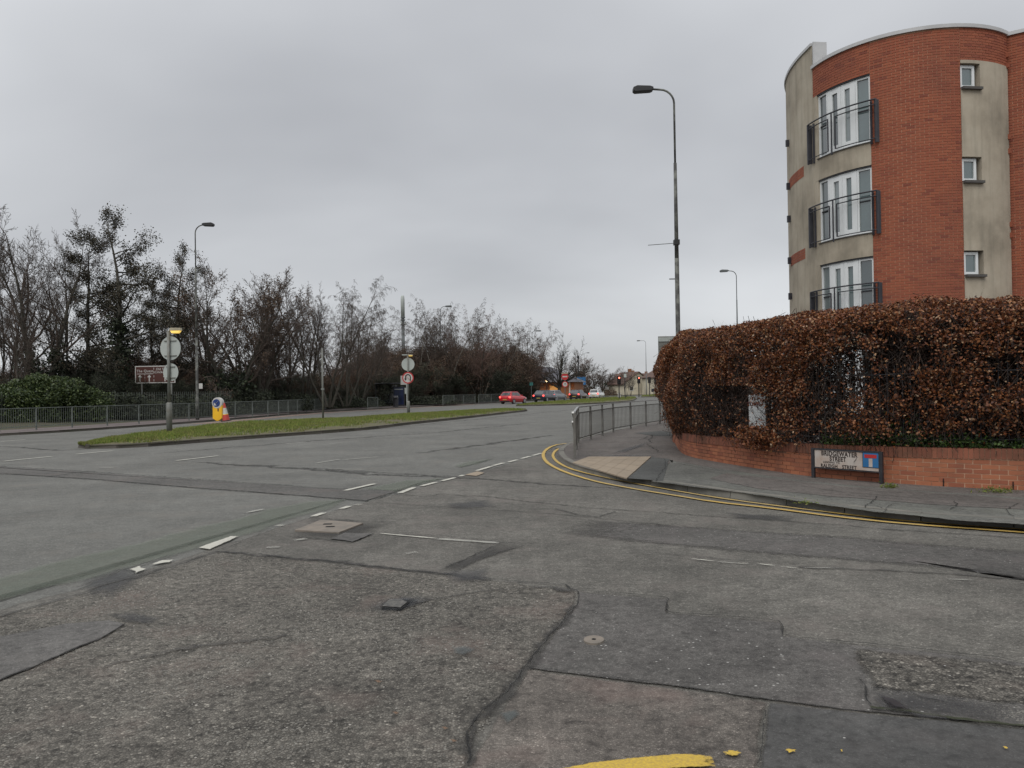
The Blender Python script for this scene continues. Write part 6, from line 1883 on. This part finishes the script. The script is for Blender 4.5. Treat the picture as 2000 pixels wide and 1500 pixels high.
lo_ = bpy.data.objects.new('lantern_light', ld); col.objects.link(lo_); lo_.parent = t; lo_.location = (0.4, 0.0, p.z + 0.5 - 0.1)

# ---------------------------------------------------------------- trees
def grow(seed, spec):
    """spec: height, trunks, and for each order the number of side shoots, their length, angle, droop.
    returns thick tubes (list of (points, radii)), thin segments (arrays) and twig tips"""
    r = random.Random(seed)
    tubes = []; segs = []; tips = []
    def rv(): return Vector((r.gauss(0, 1), r.gauss(0, 1), r.gauss(0, 1)))
    def branch(p, d, ln, rad, order):
        sp = spec['orders'][min(order, len(spec['orders']) - 1)]
        n = sp.get('n', 5)
        pts_ = [p.copy()]; rads = [rad]
        dd = d.copy()
        for i in range(n):
            dd = (dd + rv() * sp['wob'] + Vector((0, 0, sp['up']))).normalized()
            p = p + dd * (ln / n)
            pts_.append(p.copy()); rads.append(rad * (1 - (i + 1) / n * sp.get('taper', 0.85)))
        last = order == len(spec['orders']) - 1
        if order <= 1: tubes.append((pts_, rads, order))
        else:
            for i in range(n): segs.append((pts_[i], pts_[i + 1], rads[i], rads[i + 1]))
        if last:
            tips.append((pts_[-1], dd)); tips.append((pts_[n // 2], dd))
            return
        nc = sp['kids']
        for k in range(nc):
            u = sp['from'] + (1 - sp['from']) * (k + r.random()) / nc
            x = u * n; i = min(int(x), n - 1)
            q = pts_[i].lerp(pts_[i + 1], x - i)
            td = (pts_[i + 1] - pts_[i]).normalized()
            side = td.cross(rv()).normalized()
            a = R(sp['ang'] * r.uniform(0.7, 1.3))
            cd = (td * math.cos(a) + side * math.sin(a)).normalized()
            cl = sp['clen'] * ln * (1 - sp.get('shrink', 0.55) * u) * r.uniform(0.65, 1.25)
            cr_ = max(spec['minr'], (rads[i] * 0.62) * (0.75 + 0.25 * r.random()))
            branch(q, cd, cl, cr_, order + 1)
        # leader continues as a finer shoot
        branch(pts_[-1], dd, ln * sp.get('lead', 0.35), max(spec['minr'], rads[-1]), order + 1)
    for k in range(spec['trunks']):
        a = 6.28 * k / spec['trunks'] + r.random()
        tilt = spec['tilt'] * (0.4 + 0.6 * r.random()) if spec['trunks'] > 1 else spec['tilt'] * 0.3
        d = Vector((math.cos(a) * tilt, math.sin(a) * tilt, 1)).normalized()
        branch(Vector((math.cos(a) * 0.25 * (spec['trunks'] > 1), math.sin(a) * 0.25 * (spec['trunks'] > 1), 0)), d, spec['h'] * spec['trunk_frac'] * r.uniform(0.85, 1.05), spec['rad'], 0)
    return tubes, segs, tips

def tree_meshes(seed, spec):
    tubes, segs, tips = grow(seed, spec)
    trunk = MB(); limbs = MB()
    for pts_, rads, order in tubes:
        (trunk if order == 0 else limbs).tube(pts_, rads, 7 if order == 0 else 5, caps=False)
    tm = fastmesh('trunk', np.array([tuple(v) for v in trunk.V]), trunk.F, smooth=True)
    p0 = np.array([tuple(s_[0]) for s_ in segs]); p1 = np.array([tuple(s_[1]) for s_ in segs])
    r0 = np.array([s_[2] for s_ in segs])[:, None]; r1 = np.array([s_[3] for s_ in segs])[:, None]
    d = p1 - p0; d /= np.linalg.norm(d, axis=1)[:, None] + 1e-9
    rr_ = np.random.default_rng(seed)
    x = np.cross(d, rr_.normal(0, 1, d.shape)); x /= np.linalg.norm(x, axis=1)[:, None] + 1e-9
    y = np.cross(d, x)
    ring = [(1, 0), (-.5, .866), (-.5, -.866)]
    V = np.concatenate([np.stack([p0 + (x * a + y * b) * r0 for a, b in ring], 1), np.stack([p1 + (x * a + y * b) * r1 for a, b in ring], 1)], 1).reshape(-1, 3)
    n = len(p0)
    f = np.array([[0, 1, 4, 3], [1, 2, 5, 4], [2, 0, 3, 5]])
    F = (np.arange(n)[:, None, None] * 6 + f[None]).reshape(-1, 4)
    # limbs into the same crown mesh
    LV = np.array([tuple(v) for v in limbs.V]) if limbs.V else np.zeros((0, 3))
    LF = np.array(limbs.F) + len(V) if limbs.V else np.zeros((0, 4), int)
    cm = fastmesh('branches', np.concatenate([V, LV]), np.concatenate([F, LF]))
    fm = None
    if spec.get('flecks'):
        k, sz, spread = spec['flecks']
        T = np.array([tuple(t_[0]) for t_ in tips])
        cf = spec.get('cfreq', 0.9)
        cl = value_noise(T[:, 0] * cf + 20, T[:, 2] * cf + T[:, 1] * 0.6 * cf + 20, seed)
        T = T[cl > spec.get('clump', 0.0)]
        P = np.repeat(T, k, axis=0) + rr_.normal(0, spread, (len(T) * k, 3))
        V, F = leaf_quads(P, rr_, sz, None, 0.7)
        fm = fastmesh('foliage', V, F)
    return tm, cm, fm
O = lambda **k: k
SPECS = {
 'open': O(h=12, trunks=3, tilt=.30, trunk_frac=.82, rad=.17, minr=.011, orders=[
     O(n=9, wob=.09, up=.05, kids=13, **{'from': .25}, ang=42, clen=.44, lead=.22), O(n=6, wob=.14, up=.07, kids=8, **{'from': .2}, ang=40, clen=.5),
     O(n=5, wob=.18, up=.04, kids=6, **{'from': .2}, ang=40, clen=.55), O(n=4, wob=.22, up=.03, kids=3, **{'from': .2}, ang=42, clen=.6), O(n=3, wob=.2, up=.02)]),
 'alder': O(h=12, trunks=1, tilt=.12, trunk_frac=.95, rad=.20, minr=.012, flecks=(7, .10, .15), clump=.27, cfreq=1.7, orders=[
     O(n=9, wob=.05, up=.08, kids=30, **{'from': .18}, ang=68, clen=.36, shrink=.62, lead=.10), O(n=6, wob=.12, up=.03, kids=8, **{'from': .25}, ang=45, clen=.42),
     O(n=4, wob=.2, up=.0, kids=4, **{'from': .3}, ang=45, clen=.55), O(n=3, wob=.22, up=.0)]),
 'dense': O(h=10, trunks=5, tilt=.62, trunk_frac=.62, rad=.14, minr=.012, flecks=(1, .09, .12), clump=.66, cfreq=1.5, orders=[
     O(n=7, wob=.12, up=.06, kids=11, **{'from': .22}, ang=46, clen=.55, lead=.3), O(n=6, wob=.16, up=.06, kids=7, **{'from': .2}, ang=42, clen=.5),
     O(n=5, wob=.2, up=.05, kids=5, **{'from': .2}, ang=42, clen=.55), O(n=4, wob=.24, up=.03, kids=3, **{'from': .2}, ang=42, clen=.6), O(n=3, wob=.25, up=.0)]),
 'birch': O(h=12, trunks=4, tilt=.62, trunk_frac=.80, rad=.11, minr=.007, orders=[
     O(n=8, wob=.06, up=.05, kids=13, **{'from': .28}, ang=40, clen=.40, lead=.18), O(n=7, wob=.10, up=.0, kids=8, **{'from': .2}, ang=36, clen=.42),
     O(n=5, wob=.14, up=-.14, kids=6, **{'from': .2}, ang=40, clen=.75), O(n=4, wob=.10, up=-.40, kids=3, **{'from': .2}, ang=30, clen=.75), O(n=3, wob=.10, up=-.45)]),
 'round': O(h=8, trunks=1, tilt=.1, trunk_frac=.30, rad=.28, minr=.018, orders=[
     O(n=4, wob=.05, up=.05, kids=13, **{'from': .6}, ang=62, clen=1.9, shrink=.05, lead=1.8, taper=.4), O(n=7, wob=.11, up=.035, kids=9, **{'from': .3}, ang=40, clen=.46),
     O(n=5, wob=.16, up=.05, kids=6, **{'from': .2}, ang=38, clen=.5), O(n=4, wob=.2, up=.03, kids=3, **{'from': .2}, ang=38, clen=.6), O(n=3, wob=.2, up=.02)]),
 'thicket': O(h=5, trunks=9, tilt=.55, trunk_frac=.8, rad=.035, minr=.009, flecks=(3, .10, .16), clump=.25, orders=[
     O(n=6, wob=.12, up=.06, kids=9, **{'from': .12}, ang=36, clen=.45, lead=.3), O(n=5, wob=.18, up=.05, kids=6, **{'from': .15}, ang=38, clen=.55),
     O(n=4, wob=.22, up=.04, kids=3, **{'from': .2}, ang=40, clen=.6), O(n=3, wob=.25, up=.0)]),
}
PROTO = {}
def proto(kind, seed):
    key = (kind, seed)
    if key not in PROTO: PROTO[key] = tree_meshes(seed, SPECS[kind])
    return PROTO[key]
tm, cm, fm = proto('open', 3)
def with_mat(me, mat):
    k = me.name + mat.name
    if len(me.materials) == 0: me.materials.append(mat); return me
    if me.materials[0] is mat: return me
    if k in PROTO: return PROTO[k]
    c = me.copy(); c.materials.clear(); c.materials.append(mat); PROTO[k] = c
    return c
def tree(kind, seed, px, top, Y, label, rz=0, sx=1.0, twig=None, bark=None, fleck=None, name='bare_tree', group='bare winter trees behind the left footway', cat='tree', ground_z=0.4, lean=None, ivy=None):
    tm, cm, fm = proto(kind, seed)
    zs_ = np.empty(len(cm.vertices) * 3, dtype=np.float32); cm.vertices.foreach_get('co', zs_)
    hz_ = float(np.percentile(zs_.reshape(-1, 3)[:, 2], 99.3))
    tp = at(px, top, Y)
    h = tp.z - ground_z
    s_ = h / hz_
    # foot stands below the top, corrected for nothing else
    t = thing(name, label, cat, (tp.x, Y, ground_z), rz, group)
    t.scale = (s_ * sx, s_ * sx, s_)
    link('trunk', with_mat(tm, bark or m_bark), None, t)
    link('branches', with_mat(cm, twig or m_twig), None, t)
    if fm is not None: link('foliage', with_mat(fm, fleck or m_leafbrown), None, t)
    if ivy:
        P = []
        rr_ = np.random.default_rng(int(px) + seed)
        tv = [v.co.copy() for v in tm.vertices if v.co.z < hz_ * ivy]
        for k in range(2600):
            v = tv[rr_.integers(len(tv))]
            u = 1.25 - v.z / (hz_ * ivy)
            q = rr_.normal(0, 0.16 + 0.16 * u, 3); q[2] *= 1.6
            P.append((v.x + q[0], v.y + q[1], max(0.05, v.z + q[2])))
        V, F = leaf_quads(np.array(P), rr_, 0.17, None, 0.8)
        link('ivy', fastmesh('ivy', V, F), m_ivy, t)
    return t

BI = dict(name='birch_tree')
tree('open', 3, 78, 405, 50, 'tall open bare tree with forked leaders at the far left', 0.4, 0.95, ivy=.30)
tree('open', 5, 112, 462, 54, 'bare tree just right of the tallest forked tree with ivy at its foot', 2.0, .6, ivy=.30)
tree('open', 9, 8, 500, 52, 'bare tree cut by the left picture edge', 1.0, .65)
tree('open', 3, -75, 470, 50, 'bare tree just outside the left picture edge', 3.0, .8)
tree('open', 9, 34, 585, 46, 'small crooked bare tree before the forked ones', 1.0, .6, ivy=.25)
tree('alder', 4, 226, 408, 52, 'tall dark alder with clumped cones and an ivy clad trunk', 0.5, 1.0, twig=m_bark, fleck=m_cone, name='alder_tree', ivy=.50)
tree('alder', 6, 168, 458, 54, 'shorter alder leaning left beside the tallest one', 2.2, 1.0, twig=m_bark, fleck=m_cone, name='alder_tree', ivy=.40)
tree('alder', 4, 350, 492, 58, 'slender alder left of the street lamp', 3.5, .85, twig=m_bark, fleck=m_cone, name='alder_tree')
tree('alder', 6, 296, 560, 60, 'low alder between the tallest alder and the slender one', 1.1, 1.0, twig=m_bark, fleck=m_cone, name='alder_tree')
tree('dense', 7, 440, 520, 57, 'wide many stemmed bare tree right of the street lamp', 0.3, 1.0, ivy=.25)
tree('dense', 8, 505, 545, 60, 'dense twiggy tree with a few brown leaves above the yellow bollard', 1.7, 1.0)
tree('dense', 7, 552, 556, 66, 'twiggy bare tree between the dense one and the birches', 4.1, .65)
tree('open', 9, 395, 548, 64, 'bare tree right behind the street lamp column', 2.4, .9)
tree('open', 5, 330, 590, 62, 'low twiggy tree behind the slender alder', 5.2, 1.0)
tree('open', 9, 594, 568, 68, 'thin bare tree left of the fan shaped birch', 0.9, .9)
tree('birch', 11, 638, 540, 64, 'fan shaped birch with drooping twigs behind the plain grey pole', 0.2, 1.05, **BI)
tree('birch', 12, 672, 560, 68, 'birch half merged with the right side of the fan shaped one', 2.9, .8, **BI)
tree('birch', 12, 700, 610, 74, 'lower birch right of the fan shaped one', 1.9, 1.1, **BI)
tree('birch', 13, 735, 662, 80, 'small birch left of the phone mast', 3.0, 1.1, **BI)
tree('birch', 12, 822, 612, 92, 'thin birch right of the phone mast', 0.8, .85, bark=m_birch, **BI)
tree('birch', 11, 884, 584, 96, 'tallest of the far birches behind the half hidden street lamp', 2.6, .85, bark=m_birch, **BI)
tree('birch', 13, 858, 600, 92, 'birch with a pale trunk leaning right beyond the bus stop', 4.0, .85, bark=m_birch, **BI)
tree('birch', 12, 917, 604, 98, 'birch with reddish twigs right of the tallest far birch', 5.0, .9, twig=m_twig_red, bark=m_birch, **BI)
tree('birch', 13, 962, 628, 108, 'birch above the end of the dark guardrail', 0.1, .95, bark=m_birch, **BI)
tree('birch', 11, 986, 618, 112, 'birch above the red car', 1.2, .95, bark=m_birch, **BI)
tree('birch', 12, 1024, 630, 118, 'last drooping birch before the round crowned tree', 2.2, .9, **BI)
tree('birch', 13, 936, 640, 96, 'low birch in front of the far row', 3.3, 1.1, twig=m_twig_red, **BI)
tree('birch', 11, 1006, 650, 114, 'low birch between the last two birches', 4.3, 1.1, twig=m_twig_red, **BI)
tree('birch', 12, 790, 650, 96, 'low birch directly behind the phone mast', 5.3, 1.1, **BI)
tree('round', 21, 1090, 667, 122, 'round crowned bare tree in front of the orange lit building', 0.5, 1.05, ground_z=.1, twig=m_bark)
tree('dense', 7, 1124, 694, 170, 'purplish bare tree behind the black camera pole', 1.0, 1.0, ground_z=.1, twig=m_twig_red)
tree('dense', 8, 1168, 712, 190, 'wide bushy bare tree right of the blue sign', 2.1, 1.6, ground_z=.1)
tree('dense', 7, 1192, 728, 195, 'low bushy tree at the right end of the far tree line', 3.1, 1.6, ground_z=.1, twig=m_twig_red)
tree('dense', 8, 1148, 722, 186, 'low bare tree just right of the blue sign', 4.1, 1.5, ground_z=.1)
tree('birch', 13, 1222, 716, 120, 'young thin tree beside the red traffic light', 0.2, .6, ground_z=.1, name='young_tree')
tree('birch', 12, 1231, 728, 150, 'spindly young tree before the cream cottage', 1.2, .7, ground_z=.1, name='young_tree')
tree('dense', 7, 700, 645, 95, 'bare tree far behind the red thicket left of the mast', 1.4, 1.1)
tree('dense', 8, 760, 668, 100, 'rounded bare tree far behind the bus shelter', 2.4, 1.1)

# thicket along the back of the footway
def bush(kind_seed, px, top, Y, label, sx, twig, fleck, rz, name='thicket_bush', gz_=0.35):
    return tree('thicket', kind_seed, px, top, Y, label, rz, sx, twig=twig, bark=twig, fleck=fleck, name=name, group='shrubs of the roadside thicket', cat='shrub', ground_z=gz_)
rr_ = random.Random(4)
tops = lambda x: np.interp(x, [-60, 0, 150, 250, 330, 450, 560, 650, 720, 780, 850, 950, 1030, 1060], [715, 710, 708, 686, 694, 712, 728, 722, 700, 684, 674, 678, 694, 735])
dist = lambda x: np.interp(x, [-60, 0, 300, 450, 600, 720, 800, 900, 984, 1060], [42, 44, 52, 56, 66, 78, 84, 94, 106, 120])
row_mats = [(m_twig, m_bramble), (m_twig_red, m_leafbrown), (m_twig, m_leafbrown)]
k = 0
for row in range(4):
    x = -60 + row * 9
    while x < 1045:
        d_ = dist(x) + [0, 3.5, 7, 11][row]
        tp = tops(x) + [42, 22, 6, 0][row] + rr_.uniform(-8, 12)
        if x < 190 and row < 3: tp += 12
        if row == 0: mats_ = (m_twig, m_bramble)
        elif x > 600: mats_ = (m_twig_red, m_leafbrown) if rr_.random() < .75 else (m_twig, m_leafbrown)
        else: mats_ = (m_twig, m_bramble) if rr_.random() < .6 else (m_twig, m_leafbrown)
        near_ = [n_ for lim_, n_ in ((20, 'at the left edge'), (80, 'under the forked tree'), (150, 'behind the laurel crown'), (200, 'under the leaning alder'), (260, 'under the tall alder'), (310, 'behind the brown sign'), (370, 'left of the street lamp'), (420, 'right of the street lamp'), (470, 'behind the bollard'), (520, 'right of the cone'), (570, 'behind the guardrail middle'), (620, 'left of the grey pole'), (670, 'right of the grey pole'), (720, 'left of the shelter'), (770, 'behind the shelter'), (820, 'behind the bus stop'), (870, 'left of the short guardrail'), (930, 'behind the short guardrail'), (980, 'left of the red car'), (1010, 'behind the red car'), (2000, 'right of the red car')) if x < lim_][0]
        depth_ = ('front row', 'second row', 'third row', 'back row')[row]
        look_ = 'dark green flecked bush' if mats_[1] is m_bramble else 'reddish brown bush' if mats_[0] is m_twig_red else 'grey brown bush'
        bush(31 + rr_.randint(0, 2), x, tp, d_, '%s in the thicket %s %s' % (look_, depth_, near_), rr_.uniform(1.1, 1.7), mats_[0], mats_[1], rr_.uniform(0, 6.28))
        x += (1500 * 2.9 / d_) * rr_.uniform(0.55, 0.85)
        k += 1
# laurel at the far left: leaf masses on a domed form
def leafy_bush(px, top, Y, w_, label, mat, n, size, name='laurel_bush', gz_=0.25, cat='shrub', group=None, lobes=9):
    tp = at(px, top, Y); h = tp.z - gz_
    t = thing(name, label, cat, (tp.x, Y, gz_), 0, group)
    r = np.random.default_rng(int(px * 7 + top))
    P = []
    for k in range(lobes):
        c = np.array([r.uniform(-w_ * .4, w_ * .4), r.uniform(-.7, .7), 0]); 
        hh__ = h * (1 - 0.45 * (abs(c[0]) / (w_ * .5)) ** 1.5) * r.uniform(.8, 1)
        rad = w_ * r.uniform(.16, .26)
        m_ = n // lobes
        d = r.normal(0, 1, (m_, 3)); d /= np.linalg.norm(d, axis=1)[:, None]
        rd = rad * (0.75 + 0.35 * r.random(m_) - 0.3 * r.random(m_) ** 3)
        q = c + d * rd[:, None] * np.array([1, .9, .8]); q[:, 2] += hh__ - rad * .8
        # skirts down to the ground
        low = r.random(m_) < .45
        q[:, 2] = np.where(low, r.uniform(0.05, max(.1, hh__ - rad), m_), q[:, 2])
        P.append(q)
    P = np.concatenate(P); P[:, 2] = np.maximum(P[:, 2], 0.03)
    V, F = leaf_quads(P, r, size, None, .5)
    link('leaves', fastmesh('leaves', V, F), mat, t)
    b = MB()
    for k in range(7): b.tube([(r.uniform(-.3, .3), r.uniform(-.2, .2), 0), (r.uniform(-w_ * .2, w_ * .2), 0, h * .5), (r.uniform(-w_ * .3, w_ * .3), r.uniform(-.4, .4), h * .8)], [.05, .03, .01], 5)
    b.build('stems', m_bark, t)
    return t
G_L = 'laurel bushes behind the palings'
leafy_bush(20, 738, 41.5, 3.2, 'green laurel bush at the left edge behind the palings', m_laurel, 11000, .16, group=G_L)
leafy_bush(70, 722, 42.5, 3.6, 'green laurel bush with the highest crown behind the palings', m_laurel, 12000, .16, group=G_L)
leafy_bush(125, 726, 43.5, 3.4, 'green laurel bush below the ivy clad forked tree', m_laurel, 11000, .16, group=G_L)
leafy_bush(165, 748, 44.5, 2.8, 'green laurel bush at the right end of the laurels', m_laurel, 8000, .16, group=G_L)
leafy_bush(-45, 735, 41, 3.2, 'green laurel bush beyond the left picture edge', m_laurel, 6000, .16, group=G_L)
for px_, tp_, Y_ in ((245, 762, 47), (320, 755, 50), (410, 760, 53), (480, 752, 57), (550, 757, 61), (610, 765, 67), (665, 768, 71), (705, 770, 76)):
    leafy_bush(px_, tp_, Y_, 4.6, 'dark evergreen ivy mound at the thicket foot ' + ('below the tall alder' if px_ < 290 else 'behind the brown sign' if px_ < 360 else 'behind the street lamp' if px_ < 440 else 'right of the traffic cone' if px_ < 520 else 'behind the middle of the guardrail' if px_ < 580 else 'left of the plain grey pole' if px_ < 640 else 'at the guardrail end' if px_ < 690 else 'left of the bus shelter'), m_bramble, 6000, .18, 'ivy_mound', group='dark ivy mounds behind the left guardrail')
for px_, tp_, Y_ in ((815, 770, 84), (850, 768, 88), (895, 766, 95), (940, 768, 101), (985, 768, 108), (1020, 768, 114), (845, 780, 84), (870, 778, 88)):
    leafy_bush(px_, tp_, Y_, 5.5, 'dark evergreen mound ' + {(815,84):'just right of the bus stop',(850,88):'below the pale birch trunk',(895,95):'behind the short guardrail',(940,101):'behind the second short guardrail',(985,108):'directly behind the red car',(1020,114):'between the red and navy cars',(845,84):'low in front of the birches',(870,88):'left of the short guardrail'}[(px_,Y_)], m_bramble, 5000, .2, 'ivy_mound', group='dark ivy mounds right of the bus shelter')
# hedge line at the far junction
for px_, tp_, Y_ in ((1110, 752, 165), (1140, 754, 175), (1170, 756, 182), (1195, 752, 190), (1212, 758, 196)):
    leafy_bush(px_, tp_, Y_, 9, 'low brown shrub ' + {1110:'behind the no entry sign',1140:'behind the blue sign',1170:'behind the white car',1195:'below the white and green sign',1212:'behind the red traffic light'}[px_], m_leafbrown, 4500, .3, 'roadside_shrub', gz_=.1, group='low shrubs at the far junction')
# litter on the ground under the trees
